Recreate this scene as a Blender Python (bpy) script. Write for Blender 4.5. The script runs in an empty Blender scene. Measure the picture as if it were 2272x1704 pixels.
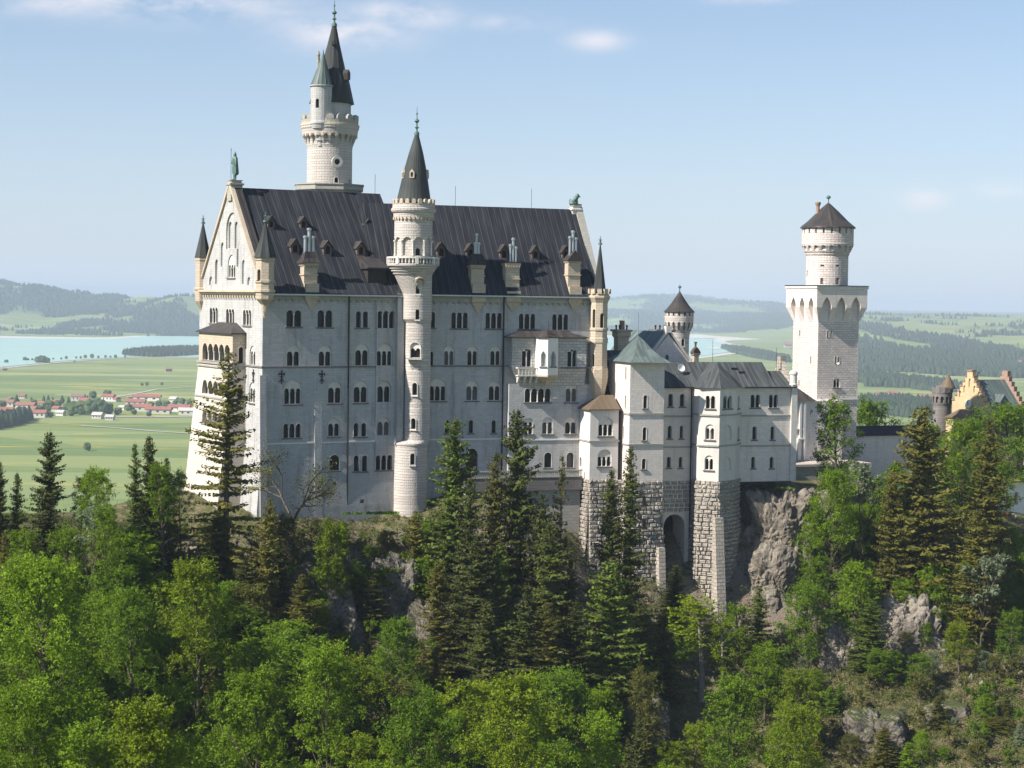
import bpy, bmesh, math, random
import numpy as np
from mathutils import Vector, Matrix, noise
from mathutils.geometry import tessellate_polygon
R_ = math.radians
scene = bpy.context.scene
COL = scene.collection
# ------------------------------------------------------------------ camera
FPX, CX, CY = 4100.0, 1136.0, 852.0           # lens in photo pixels (2272 x 1704)
PITCH, ROLL = R_(2.555), R_(0.81)
cam_data = bpy.data.cameras.new('camera'); cam = bpy.data.objects.new('camera', cam_data); COL.objects.link(cam)
CAMR = (Matrix.Rotation(math.pi/2-PITCH, 3, 'X') @ Matrix.Rotation(ROLL, 3, 'Z'))
cam.matrix_world = CAMR.to_4x4()
cam_data.sensor_width = 36.0; cam_data.lens = 36.0*FPX/2272.0
cam_data.clip_start = 1.0; cam_data.clip_end = 80000.0
scene.camera = cam
# ------------------------------------------------------------------ world, sun, exposure
SUN_EL, SUN_AZ = R_(42.0), R_(-119.5)           # azimuth from +Y towards +X of the direction to the sun
world = bpy.data.worlds.new('World'); scene.world = world; world.use_nodes = True
wn = world.node_tree.nodes; wl = world.node_tree.links; wn.clear()
wout = wn.new('ShaderNodeOutputWorld'); wbg = wn.new('ShaderNodeBackground'); sky = wn.new('ShaderNodeTexSky')
sky.sky_type = 'NISHITA'; sky.sun_disc = False; sky.sun_elevation = SUN_EL; sky.sun_rotation = SUN_AZ
sky.altitude = 900; sky.air_density = 1.0; sky.dust_density = 0.3; sky.ozone_density = 2.8
wbg.inputs['Strength'].default_value = 0.077
# faint clouds in the sky itself: a few soft banks broken up by noise, by direction
tc = wn.new('ShaderNodeTexCoord'); 
def wnode(t, **k):
    n = wn.new(t)
    for a, b in k.items(): setattr(n, a, b)
    return n
def wmath(op, a, b=None, clamp=False):
    n = wnode('ShaderNodeMath', operation=op, use_clamp=clamp)
    for i, v in enumerate((a, b)):
        if v is None: continue
        if isinstance(v, (int, float)): n.inputs[i].default_value = v
        else: wl.new(v, n.inputs[i])
    return n.outputs[0]
def ray(px, py):
    d = CAMR @ Vector((px-CX, CY-py, -FPX)); return d.normalized()
nz = wnode('ShaderNodeTexNoise'); nz.inputs['Scale'].default_value = 24; nz.inputs['Detail'].default_value = 5; nz.inputs['Roughness'].default_value = .6
mp = wnode('ShaderNodeMapping'); mp.inputs['Scale'].default_value = (1, 1, 2.2)
wl.new(tc.outputs['Generated'], mp.inputs[0]); wl.new(mp.outputs[0], nz.inputs['Vector'])
cl = None
for (px, py, rx, ry, a) in ((350, 5, 230, 34, 1.0), (760, 68, 120, 36, 1.0), (890, 32, 110, 26, .9), (1130, 48, 90, 16, .5),
                            (1325, 90, 55, 20, .75), (650, 28, 60, 12, .4), (2050, 440, 50, 22, .5), (2220, 422, 50, 16, .45), (1650, -5, 90, 12, .5), (120, 10, 160, 22, .6)):
    d = ray(px, py); e = Vector((d.y, -d.x, 0)).normalized(); u = e.cross(d)
    def dotn(v):
        n = wnode('ShaderNodeVectorMath', operation='DOT_PRODUCT'); wl.new(tc.outputs['Generated'], n.inputs[0]); n.inputs[1].default_value = v; return n.outputs['Value']
    x = wmath('MULTIPLY', dotn(e), FPX/rx); y = wmath('MULTIPLY', dotn(u), FPX/ry)
    r2 = wmath('ADD', wmath('MULTIPLY', x, x), wmath('MULTIPLY', y, y))
    g = wmath('MULTIPLY', wmath('POWER', 2.718, wmath('MULTIPLY', r2, -0.9)), a)
    front = wmath('GREATER_THAN', dotn(d), 0.0)
    g = wmath('MULTIPLY', g, front)
    cl = g if cl is None else wmath('MAXIMUM', cl, g)
nn = wmath('MULTIPLY', wmath('SUBTRACT', nz.outputs['Fac'], 0.31), 3.6, True)
cf = wmath('MULTIPLY', wmath('MULTIPLY', cl, nn), 0.9, True)
mx = wnode('ShaderNodeMix', data_type='RGBA'); mx.inputs['B'].default_value = (7.4, 7.1, 7.4, 1)
# thin lavender haze band towards the horizon
sepz = wnode('ShaderNodeSeparateXYZ'); wl.new(tc.outputs['Generated'], sepz.inputs[0])
hzf = wmath('MULTIPLY', wmath('POWER', 2.718, wmath('MULTIPLY', wmath('MAXIMUM', sepz.outputs[2], 0.0), -8.5)), 0.95, True)
mh = wnode('ShaderNodeMix', data_type='RGBA'); mh.inputs['B'].default_value = (4.65, 5.3, 6.5, 1); wl.new(hzf, mh.inputs['Factor']); wl.new(sky.outputs[0], mh.inputs['A'])
wl.new(cf, mx.inputs['Factor']); wl.new(mh.outputs['Result'], mx.inputs['A'])
wl.new(mx.outputs['Result'], wbg.inputs[0]); wl.new(wbg.outputs[0], wout.inputs[0])
sd = bpy.data.lights.new('sun', 'SUN'); sd.energy = 5.0; sd.angle = R_(0.53); sd.color = (1.0, .93, .84)
sun = bpy.data.objects.new('sun', sd); COL.objects.link(sun)
sdir = Vector((math.sin(SUN_AZ)*math.cos(SUN_EL), math.cos(SUN_AZ)*math.cos(SUN_EL), math.sin(SUN_EL)))
sun.rotation_euler = sdir.to_track_quat('Z', 'Y').to_euler(); sun.location = (0, 0, 300)
vs = scene.view_settings; vs.view_transform = 'Standard'; vs.look = 'None'; vs.exposure = 0.78; vs.gamma = 1; vs.use_curve_mapping = False
cy = scene.cycles; cy.use_denoising = True; cy.max_bounces = 5; cy.diffuse_bounces = 2; cy.glossy_bounces = 2; cy.transmission_bounces = 3
cy.volume_bounces = 1; cy.transparent_max_bounces = 6; cy.use_adaptive_sampling = True; cy.adaptive_threshold = 0.02; cy.caustics_reflective = False; cy.caustics_refractive = False
cy.volume_step_rate = 1.0; cy.volume_max_steps = 64
# ------------------------------------------------------------------ projection helpers (world metres from photo measurements)
CAMT = CAMR.transposed()
def at(px, py, Y):                        # the world point on this sight line Y metres ahead
    d = ray(px, py); return d*(Y/d.y)
def on_z(px, py, z):
    d = ray(px, py); return d*(z/d.z)
def along(A, B, px=None, py=None):        # t so that A + t B is seen in that column or row
    a, b = CAMT @ Vector(A), CAMT @ Vector(B)
    if px is not None:
        r = px-CX; return (FPX*a.x + r*a.z)/(-r*b.z - FPX*b.x)
    r = CY-py; return (FPX*a.y + r*a.z)/(-r*b.z - FPX*b.y)
def pix(p):
    c = CAMT @ Vector(p); return (CX - FPX*c.x/c.z, CY + FPX*c.y/c.z)
# ------------------------------------------------------------------ materials
MATS = {}
def nmat(name, rough=.85):
    m = bpy.data.materials.new(name); m.use_nodes = True; n = m.node_tree.nodes; l = m.node_tree.links
    b = n['Principled BSDF']; b.inputs['Roughness'].default_value = rough; b.inputs['Specular IOR Level'].default_value = .3
    MATS[name] = m; return m, n, l, b
def mixc(n, l, fac, a, b):
    m = n.new('ShaderNodeMix'); m.data_type = 'RGBA'
    for s, v in (('Factor', fac), ('A', a), ('B', b)):
        if isinstance(v, tuple): m.inputs[s].default_value = (*v, 1) if len(v) == 3 else v
        elif isinstance(v, (int, float)): m.inputs[s].default_value = v
        else: l.new(v, m.inputs[s])
    return m.outputs['Result']
def noise_n(n, l, vec, scale, detail=4, rough=.55, sc=None):
    t = n.new('ShaderNodeTexNoise'); t.inputs['Scale'].default_value = scale; t.inputs['Detail'].default_value = detail; t.inputs['Roughness'].default_value = rough
    if sc is not None:
        m = n.new('ShaderNodeMapping'); m.inputs['Scale'].default_value = sc; l.new(vec, m.inputs[0]); vec = m.outputs[0]
    l.new(vec, t.inputs['Vector']); return t.outputs['Fac']
def ramp(n, l, fac, stops):
    r = n.new('ShaderNodeValToRGB'); l.new(fac, r.inputs[0]); e = r.color_ramp.elements
    while len(e) < len(stops): e.new(.5)
    for k, (p, c) in enumerate(stops): e[k].position = p; e[k].color = (*c, 1) if len(c) == 3 else c
    return r.outputs[0]
def nmath(n, l, op, a, b=None, clamp=False):
    m = n.new('ShaderNodeMath'); m.operation = op; m.use_clamp = clamp
    for i, v in enumerate((a, b)):
        if v is None: continue
        if isinstance(v, (int, float)): m.inputs[i].default_value = v
        else: l.new(v, m.inputs[i])
    return m.outputs[0]
def bump(n, l, b, h, s, d=.1):
    q = n.new('ShaderNodeBump'); q.inputs['Strength'].default_value = s; q.inputs['Distance'].default_value = d
    l.new(h, q.inputs['Height']); l.new(q.outputs[0], b.inputs['Normal'])
def masonry(name, c1, c2, mortar, bw=1.1, bh=.45, bs=.4, stain=(.30, .29, .27), samt=.35, msize=.025):
    m, n, l, b = nmat(name, .9)
    uv = n.new('ShaderNodeUVMap').outputs[0]; ob = n.new('ShaderNodeTexCoord').outputs['Object']
    br = n.new('ShaderNodeTexBrick'); l.new(uv, br.inputs['Vector'])
    br.inputs['Color1'].default_value = (*c1, 1); br.inputs['Color2'].default_value = (*c2, 1); br.inputs['Mortar'].default_value = (*mortar, 1)
    br.inputs['Scale'].default_value = 1; br.inputs['Brick Width'].default_value = bw; br.inputs['Row Height'].default_value = bh
    br.inputs['Mortar Size'].default_value = msize; br.inputs['Mortar Smooth'].default_value = .4
    big = noise_n(n, l, ob, .12, 5, .6, (1, 1, .45)); st = noise_n(n, l, ob, .9, 5, .65, (1, 1, .12))
    c = mixc(n, l, nmath(n, l, 'MULTIPLY', nmath(n, l, 'SUBTRACT', big, .42), 2.2, True), br.outputs['Color'], tuple(x*.82 for x in c2))
    f = nmath(n, l, 'MULTIPLY', nmath(n, l, 'MULTIPLY', nmath(n, l, 'SUBTRACT', st, .52), 5, True), samt)
    c = mixc(n, l, f, c, stain); l.new(c, b.inputs['Base Color'])
    fine = noise_n(n, l, ob, 3.5, 4)
    h = nmath(n, l, 'ADD', nmath(n, l, 'MULTIPLY', br.outputs['Fac'], -.6), fine); bump(n, l, b, h, bs, .12); return m
masonry('limestone', (.49, .487, .475), (.415, .412, .402), (.32, .317, .307), stain=(.22, .21, .195), samt=.75)
masonry('limestone_lit', (.80, .72, .65), (.71, .635, .57), (.52, .47, .43), stain=(.36, .32, .29), samt=.4)  # brighter copy of limestone; stronger sun on these walls put into the colour
masonry('limestone_course', (.58, .56, .52), (.46, .445, .415), (.30, .29, .27), 1.2, .55, .9, msize=.05)
masonry('tower_lit', (.80, .70, .645), (.62, .545, .50), (.40, .35, .32), 1.1, .5, .9, msize=.05)  # lighter variant of tower_stone, sun on the square tower painted into its tone
masonry('tower_stone', (.60, .55, .50), (.50, .455, .415), (.36, .33, .30), 1.1, .5, .8, msize=.05)
masonry('sandstone', (.56, .47, .36), (.49, .41, .31), (.32, .27, .20), 1.0, .5, .5)
masonry('grey_trim', (.40, .38, .33), (.34, .33, .29), (.2, .2, .18), 1.2, .6, .4)
masonry('plaster', (.70, .65, .60), (.66, .61, .56), (.60, .56, .51), 2.4, 1.2, .2, samt=.3)
masonry('rubble', (.50, .45, .385), (.38, .34, .29), (.17, .15, .125), 1.3, .7, 1.0, samt=.5, msize=.06)
masonry('yellow_stone', (.60, .46, .27), (.52, .39, .23), (.40, .28, .15), 1.0, .5, .4)
masonry('red_stone', (.36, .24, .18), (.30, .19, .14), (.2, .12, .1), 1.0, .5, .4)
masonry('dark_stone', (.20, .18, .165), (.16, .15, .14), (.09, .085, .08), 1.0, .5, .5)
masonry('terrace_pave', (.50, .44, .38), (.46, .40, .34), (.36, .32, .28), 2.0, 1.0, .2)
def roofmat(name, c1, c2, seam, pitch=1.25, green=None, rough=.42, metal=.0):
    m, n, l, b = nmat(name, rough); b.inputs['Specular IOR Level'].default_value = .12; b.inputs['Metallic'].default_value = metal
    uv = n.new('ShaderNodeUVMap').outputs[0]; ob = n.new('ShaderNodeTexCoord').outputs['Object']
    s = n.new('ShaderNodeSeparateXYZ'); l.new(uv, s.inputs[0])
    fr = nmath(n, l, 'FRACT', nmath(n, l, 'DIVIDE', s.outputs[0], pitch))
    line = nmath(n, l, 'LESS_THAN', fr, .085)
    cellv = n.new('ShaderNodeTexWhiteNoise'); cellv.noise_dimensions = '1D'; l.new(nmath(n, l, 'FLOOR', nmath(n, l, 'DIVIDE', s.outputs[0], pitch)), cellv.inputs['W'])
    big = noise_n(n, l, ob, .25, 5, .6); st = noise_n(n, l, uv, 1.0, 5, .6, (1.4, .12, 1))
    base = mixc(n, l, nmath(n, l, 'MULTIPLY', nmath(n, l, 'ADD', big, cellv.outputs[0]), .5), c1, c2)
    if green: base = mixc(n, l, nmath(n, l, 'MULTIPLY', nmath(n, l, 'SUBTRACT', st, .45), 3.5, True), base, green)
    c = mixc(n, l, nmath(n, l, 'MULTIPLY', line, nmath(n, l, 'MULTIPLY', st, 1.1)), base, seam); l.new(c, b.inputs['Base Color'])
    bump(n, l, b, nmath(n, l, 'ADD', line, nmath(n, l, 'MULTIPLY', st, .5)), .5, .08); return m
roofmat('lead_roof', (.016, .0175, .023), (.027, .029, .036), (.12, .115, .115), 1.25, (.045, .052, .055), .6)
roofmat('copper_roof', (.065, .083, .08), (.11, .14, .132), (.19, .235, .22), 1.0, (.18, .23, .215))
roofmat('mixed_roof', (.035, .039, .041), (.068, .074, .077), (.19, .175, .14), 1.1, (.125, .145, .142))
roofmat('spire_roof', (.03, .032, .033), (.052, .054, .054), (.08, .085, .08), .8, (.075, .09, .083), .6)
roofmat('brown_roof', (.11, .085, .06), (.16, .12, .085), (.25, .18, .11), 1.2, (.13, .10, .07))
roofmat('slate_roof', (.03, .028, .03), (.055, .05, .05), (.08, .072, .07), .7, (.10, .085, .07))
roofmat('red_roof', (.24, .09, .07), (.33, .13, .10), (.22, .09, .075), 3.0, (.28, .15, .12), .8)
def flat(name, c, rough=.8, metal=0, var=.25):
    m, n, l, b = nmat(name, rough); b.inputs['Metallic'].default_value = metal
    ob = n.new('ShaderNodeTexCoord').outputs['Object']
    f = noise_n(n, l, ob, 1.5, 4); l.new(mixc(n, l, f, tuple(x*(1-var) for x in c), tuple(min(1, x*(1+var)) for x in c)), b.inputs['Base Color']); return m
flat('dark_glass', (.010, .009, .009), .35); flat('bronze', (.10, .17, .14), .55, .3, .5); flat('dark_metal', (.025, .025, .03), .5, .4)
flat('lead_pipe', (.42, .45, .46), .4, .6); flat('wood_dark', (.10, .06, .04)); flat('white_wall', (.72, .70, .66), .9, 0, .1); flat('house_wall', (.50, .48, .43), .9, 0, .15)
flat('gold', (.5, .38, .12), .4, .6); flat('column_stone', (.62, .59, .53), .8); masonry('cream_stone', (.64, .58, .50), (.57, .51, .43), (.42, .38, .33), 1.0, .5, .5)
flat('curtain', (.13, .12, .11), .7); flat('sill_shade', (.14, .13, .125), .9); flat('void_dark', (.03, .028, .025), .9)  # sill tone is dark because the shadow along the sills is painted in
# ------------------------------------------------------------------ mesh builder
class MB:
    def __init__(s): s.v = []; s.f = []
    def add(s, vs, fs):
        o = len(s.v); s.v += [tuple(p) for p in vs]; s.f += [tuple(i+o for i in f) for f in fs]; return s
    def join(s, o, T=None):
        return s.add([T @ Vector(p) for p in o.v] if T else o.v, o.f)
    def rings(s, rs, cap0=True, cap1=True):
        n = len(rs[0]); o = len(s.v)
        for r in rs: s.v += [tuple(p) for p in r]
        for k in range(len(rs)-1):
            a, b = o+k*n, o+(k+1)*n
            for i in range(n): j = (i+1) % n; s.f.append((a+i, a+j, b+j, b+i))
        if cap0: s.f.append(tuple(o+i for i in reversed(range(n))))
        if cap1: s.f.append(tuple(o+(len(rs)-1)*n+i for i in range(n)))
        return s
    def box(s, x0, x1, y0, y1, z0, z1):
        return s.rings([[(x0, y0, z), (x1, y0, z), (x1, y1, z), (x0, y1, z)] for z in (z0, z1)])
    def loft(s, a, b):                      # two boxes (x0,x1,y0,y1,z) as rings
        return s.rings([[(q[0], q[2], q[4]), (q[1], q[2], q[4]), (q[1], q[3], q[4]), (q[0], q[3], q[4])] for q in (a, b)])
    def lathe(s, prof, n=32, cx=0, cy=0, a0=0):   # prof: (r, z) or (r, z, cx)
        rs = []
        for p in prof:
            c = p[2] if len(p) > 2 else cx
            rs.append([(c+max(p[0], .004)*math.cos(a0+2*math.pi*i/n), cy+max(p[0], .004)*math.sin(a0+2*math.pi*i/n), p[1]) for i in range(n)])
        return s.rings(rs)
    def tube(s, p0, p1, r, n=8, r1=None):
        p0, p1 = Vector(p0), Vector(p1); d = (p1-p0).normalized(); a = d.orthogonal().normalized(); b = d.cross(a)
        return s.rings([[p+q*(a*math.cos(2*math.pi*i/n)+b*math.sin(2*math.pi*i/n)) for i in range(n)] for p, q in ((p0, r), (p1, r if r1 is None else r1))])
    def ball(s, c, r, n=10, sz=1):
        return s.lathe([(r*math.sin(math.pi*k/6), c[2]-sz*r*math.cos(math.pi*k/6)) for k in range(7)], n, c[0], c[1])
    def poly(s, loops, y0, y1=None, plane='xz'):   # flat shape with holes (x,z) at depth y0, optionally extruded to y1
        L = [[Vector((p[0], p[1], 0)) for p in lp] for lp in loops]
        tri = tessellate_polygon(L); flatp = [p for lp in loops for p in lp]
        for y, flip in ((y0, False), (y1, True)):
            if y is None: continue
            s.add([(p[0], y, p[1]) for p in flatp], [tuple(reversed(t)) if flip else tuple(t) for t in tri])
        if y1 is not None:
            for lp in loops:
                n = len(lp); s.add([(p[0], y0, p[1]) for p in lp]+[(p[0], y1, p[1]) for p in lp], [(i, (i+1) % n, n+(i+1) % n, n+i) for i in range(n)])
        return s
def arc(cx, cz, r, a0, a1, n): return [(cx+r*math.cos(a0+(a1-a0)*i/n), cz+r*math.sin(a0+(a1-a0)*i/n)) for i in range(n+1)]
def arched(x0, x1, z0, z1, n=8, pointed=False):     # outline counter-clockwise, round or pointed head reaching z1
    r = (x1-x0)/2; c = (x0+x1)/2
    if pointed:
        zs = z1-r*1.7; k = []
        for i in range(n+1):
            t = i/n; k.append((x1-r*(1-math.cos(t*math.pi/2))**1.0*1.0, zs+(z1-zs)*math.sin(t*math.pi/2)**1.0))
        k[-1] = (c, z1); rt = [(x1-(x1-c)*(t/n)**1.6, zs+(z1-zs)*(t/n)) for t in range(n+1)]
        lf = [(2*c-p[0], p[1]) for p in reversed(rt[:-1])]
        return [(x0, z0), (x1, z0)]+rt+lf
    return [(x0, z0), (x1, z0)]+arc(c, z1-r, r, 0, math.pi, n)
def scallop(x0, x1, z0, z1, k, g, n=6):            # k round-headed lights meeting on columns of width g
    w = (x1-x0-(k-1)*g)/k; r = w/2; out = [(x0, z0), (x1, z0)]
    for i in reversed(range(k)):
        a = x0+i*(w+g); out += arc(a+r, z1-r, r, 0, math.pi, n)
    return out
def finish_mesh(me):
    n = len(me.polygons)
    if n == 0: return
    uvl = me.uv_layers.new(name='UVMap')
    co = np.empty(len(me.vertices)*3); me.vertices.foreach_get('co', co); co = co.reshape(-1, 3)
    nr = np.empty(n*3); me.polygons.foreach_get('normal', nr); nr = nr.reshape(-1, 3)
    tot = np.empty(n, int); me.polygons.foreach_get('loop_total', tot); vi = np.empty(len(me.loops), int); me.loops.foreach_get('vertex_index', vi)
    pf = np.repeat(np.arange(n), tot); N = nr[pf]; P = co[vi]
    h = np.hypot(N[:, 0], N[:, 1]); flatm = h < .02; hs = np.where(flatm, 1, h)
    t = np.stack([np.where(flatm, 1, -N[:, 1]/hs), np.where(flatm, 0, N[:, 0]/hs), np.zeros(len(N))], 1)
    b = np.cross(N, t); uv = np.stack([(P*t).sum(1), (P*b).sum(1)], 1)
    uvl.data.foreach_set('uv', uv.astype(np.float32).ravel())
def mesh_of(mb, name, mat, recalc=True, merge=False):
    me = bpy.data.meshes.new(name); me.from_pydata(mb.v, [], mb.f)
    if recalc:
        bm = bmesh.new(); bm.from_mesh(me)
        if merge: bmesh.ops.remove_doubles(bm, verts=bm.verts, dist=1e-4)
        bmesh.ops.recalc_face_normals(bm, faces=bm.faces); bm.to_mesh(me); bm.free()
    if mat: me.materials.append(MATS[mat])
    finish_mesh(me); return me
def cut(mb, cutters):
    if not cutters: return mb
    def tmp(m):
        me = bpy.data.meshes.new('tmp'); me.from_pydata(m.v, [], m.f); bm = bmesh.new(); bm.from_mesh(me)
        bmesh.ops.remove_doubles(bm, verts=bm.verts, dist=1e-5); bmesh.ops.recalc_face_normals(bm, faces=bm.faces); bm.to_mesh(me); bm.free()
        o = bpy.data.objects.new('tmp', me); COL.objects.link(o); return o
    a = tmp(mb); c = MB()
    for k in cutters: c.join(k)
    b = tmp(c); md = a.modifiers.new('b', 'BOOLEAN'); md.operation = 'DIFFERENCE'; md.solver = 'EXACT'; md.object = b
    ev = a.evaluated_get(bpy.context.evaluated_depsgraph_get()); me = ev.to_mesh()
    out = MB(); out.v = [tuple(v.co) for v in me.vertices]; out.f = [tuple(p.vertices) for p in me.polygons]
    ev.to_mesh_clear()
    for o in (a, b):
        m = o.data; bpy.data.objects.remove(o); bpy.data.meshes.remove(m)
    if not out.v and len(cutters) > 1:
        out = mb
        for k in cutters: out = cut(out, [k])
    if not out.v: out = mb
    return out
class Frame:                                       # a building's own axes: x along its front, y into it
    def __init__(s, org, deg):
        s.o = Vector((org[0], org[1], 0)); t = R_(deg); s.rot = math.pi/2-t
        s.M = Matrix.Translation(s.o) @ Matrix.Rotation(s.rot, 4, 'Z'); s.I = s.M.inverted()
    def w(s, x, y, z=0): return s.M @ Vector((x, y, z))
    def dirv(s, x, y, z=0): return s.M.to_3x3() @ Vector((x, y, z))
    def x_at(s, px, y, z=0): return along(s.w(0, y, z), s.dirv(1, 0), px=px)
    def y_at(s, px, x, z=0): return along(s.w(x, 0, z), s.dirv(0, 1), px=px)
    def z_at(s, x, y, py): return along(s.w(x, y, 0), Vector((0, 0, 1)), py=py)
    def px(s, x, y, z=0): return pix(s.w(x, y, z))
class Wall:                                        # an upright plane in a frame; s along it, d inward, z up
    def __init__(s, fr, x0, y0, deg=0):
        s.fr = fr; s.p = (x0, y0); s.a = R_(deg); s.e = (math.cos(s.a), math.sin(s.a)); s.n = (-math.sin(s.a), math.cos(s.a))
    def pt(s, t, d, z): return (s.p[0]+s.e[0]*t+s.n[0]*d, s.p[1]+s.e[1]*t+s.n[1]*d, z)
    def s_at(s, px, z=0, d=0):
        q = s.pt(0, d, z); return along(s.fr.w(*q), s.fr.dirv(*s.e), px=px)
    def z_at(s, t, py, d=0):
        q = s.pt(t, d, 0); return s.fr.z_at(q[0], q[1], py)
    def sz(s, px, py, d=0):
        z = 0
        for _ in range(3): t = s.s_at(px, z, d); z = s.z_at(t, py, d)
        return t, z
    def T(s, t=0, d=0, z=0): return Matrix.Translation(s.pt(t, d, z)) @ Matrix.Rotation(s.a, 4, 'Z')
class Thing:
    def __init__(s, name, label, cat, fr=None, org=(0, 0, 0), group=None):
        s.fr = fr; s.org = Vector(org); o = bpy.data.objects.new(name, None); COL.objects.link(o); s.o = o
        o.matrix_world = (fr.M if fr else Matrix()) @ Matrix.Translation(s.org)
        o['label'] = label; o['category'] = cat
        if group: o['group'] = group
    def part(s, name, mb, mat, parent=None, T=None, label=None, merge=False, smooth=False):
        # coordinates of mb: the frame's own, or those of T (a matrix in the frame)
        P = parent if parent is not None else s.o
        if T is None:
            off = s.org; m2 = MB(); m2.v = [(p[0]-off[0], p[1]-off[1], p[2]-off[2]) for p in mb.v]; m2.f = mb.f
            me = mesh_of(m2, name, mat, merge=merge)
        else: me = mesh_of(mb, name, mat, merge=merge)
        if smooth:
            me.polygons.foreach_set('use_smooth', [True]*len(me.polygons))
        o = bpy.data.objects.new(name, me); COL.objects.link(o); o.parent = P
        if T is not None and parent is None: o.matrix_local = Matrix.Translation(-s.org) @ T
        if label: o['label'] = label
        return o
def W_(mb, wall, t=0, d=0, z=0):                    # wall-local mesh moved into frame coordinates
    return MB().join(mb, wall.T(t, d, z))
WIN = []
def window(th, wall, spec, cuts, pane='dark_glass', stone='column_stone', depth=.75, sill=True):
    """spec: centre px, width px, top px, bottom px, lights, top px of a blind arch or None, pointed"""
    cx, w, top, bot, k = spec[:5]; blind = spec[5] if len(spec) > 5 else None; pointed = len(spec) > 6 and spec[6]
    s0, zb = wall.sz(cx-w/2, bot); s1, zt = wall.sz(cx+w/2, top); zc = wall.sz(cx, bot)[1]; zt += zc-zb if abs(w) > 60 else 0; zb = zc
    W = abs(s1-s0); c = (s0+s1)/2; h = wall.sz(cx, top)[1]-zb; g = .26 if k > 1 else 0
    H = (wall.sz(cx, blind)[1]-zb) if blind else h
    if blind: out = arched(-W/2, W/2, 0, max(H, W/2+.1))
    elif k == 1: out = arched(-W/2, W/2, 0, h, 8, pointed)
    else: out = scallop(-W/2, W/2, 0, h, k, g)
    cuts.append(W_(MB().poly([out], -.6, depth), wall, c, 0, zb))
    m = MB(); T = th.fr.I @ wall.fr.M @ wall.T(c, 0, zb); e = .15 if blind else 0; lw0, lw1 = -W/2+e, W/2-e
    if blind:
        sh = scallop(lw0, lw1, .08, h, k, g) if k > 1 else arched(lw0, lw1, .08, h)
        m.poly([out, sh], .2, .5)
    else:                                            # a thin moulding round the opening
        pass
    if k > 1:
        lw = (lw1-lw0-(k-1)*g)/k
        for i in range(k-1):
            x = lw0+(i+1)*lw+i*g+g/2; zt_ = h-lw/2
            m.lathe([(.19, .05), (.13, .25), (.12, zt_-.4), (.2, zt_-.15), (.22, zt_+.02)], 8, x, .16 if not blind else .22)
    fw = .07; m.poly([[(-W/2-fw, -.02), (W/2+fw, -.02)]+[(p[0]*(W/2+fw)/(W/2), p[1]+fw) for p in (out[2:])], out], -.05, .0) if not blind else None
    if not m.v: m.box(-.01, .01, .5, .52, 0, .02)
    o = th.part('window', m, stone, T=T)
    p = MB().poly([out], depth-.12, depth-.04)
    if pane == 'dark_glass' and (math.sin(cx*12.9898+top*78.233)*43758.5453) % 1 < .14: pane = 'curtain'
    th.part('pane', p, pane, parent=o, T=T)
    if sill: th.part('sill', MB().box(-W/2-.25, W/2+.25, -.2, .1, -.25, -.02), 'sill_shade', parent=o, T=T)
    return o
def frieze(wall, s0, s1, ztop, h, pitch, out=.28, arch=True):
    n = max(1, round(abs(s1-s0)/pitch)); p = abs(s1-s0)/n; lp = [(s1, ztop), (s0, ztop), (s0, ztop-h)]
    for i in range(n):
        a = s0+i*p
        lp += [(a+p*.14, ztop-h)]+[(a+p/2-p*.36*math.cos(t*math.pi/6), ztop-h+p*.42*math.sin(t*math.pi/6)) for t in range(7)]+[(a+p*.86, ztop-h)]
    lp += [(s1, ztop-h)]
    out_l = []
    for q in lp:
        if not out_l or (abs(q[0]-out_l[-1][0])+abs(q[1]-out_l[-1][1])) > 1e-5: out_l.append(q)
    return W_(MB().poly([out_l[::-1]], -out, .06), wall)
def wallbox(wall, s0, s1, d0, d1, z0, z1): return W_(MB().box(min(s0, s1), max(s0, s1), d0, d1, z0, z1), wall)
# ================================================================== castle
def wall2(fr, A, B):
    w = Wall(fr, A[0], A[1], math.degrees(math.atan2(B[1]-A[1], B[0]-A[0]))); w.len = math.hypot(B[0]-A[0], B[1]-A[1]); return w
def finial(m, x, y, z, h, r):
    return m.lathe([(r, z-.2), (r*.9, z+h*.06), (r*.35, z+h*.12), (r*.3, z+h*.2), (r*.85, z+h*.24), (r*.3, z+h*.29), (r*.28, z+h*.4), (r*.95, z+h*.47), (r*.6, z+h*.53), (r*.18, z+h*.56),
                    (r*.15, z+h*.7), (r*.4, z+h*.74), (r*.12, z+h*.78), (.03, z+h)], 10, x, y)
def skinny(th, name, segs, mat, parent=None, vox=.09, label=None):
    m = MB()
    for s in segs:
        if len(s) == 4: m.tube(s[0], s[1], s[2], 8, s[3]); m.ball(s[0], s[2]); m.ball(s[1], s[3])
        else: m.ball(s[0], s[1], 10, s[2])
    me = bpy.data.meshes.new('tmp'); me.from_pydata(m.v, [], m.f); o = bpy.data.objects.new('tmp', me); COL.objects.link(o)
    md = o.modifiers.new('r', 'REMESH'); md.mode = 'VOXEL'; md.voxel_size = vox
    ev = o.evaluated_get(bpy.context.evaluated_depsgraph_get()); e = ev.to_mesh()
    out = MB(); out.v = [tuple(v.co) for v in e.vertices]; out.f = [tuple(p.vertices) for p in e.polygons]; ev.to_mesh_clear()
    bpy.data.objects.remove(o); bpy.data.meshes.remove(me)
    return th.part(name, out, mat, parent, T=Matrix.Translation(th.org) if parent is None else Matrix(), smooth=True, label=label)
p0 = at(582, 815, 330.0)
L = Frame((p0.x, p0.y), 61.9)
FL = Wall(L, 0, 0, 0); GL = Wall(L, 0, 0, -90)
uK = L.x_at(905, 0, 0); wL = L.y_at(443, 0, 0)
def zL(py): return FL.sz(590, py)[1]
zeL = zL(650); zb = zL(985); z1130 = zL(1130); ZB = -62.0
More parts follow.
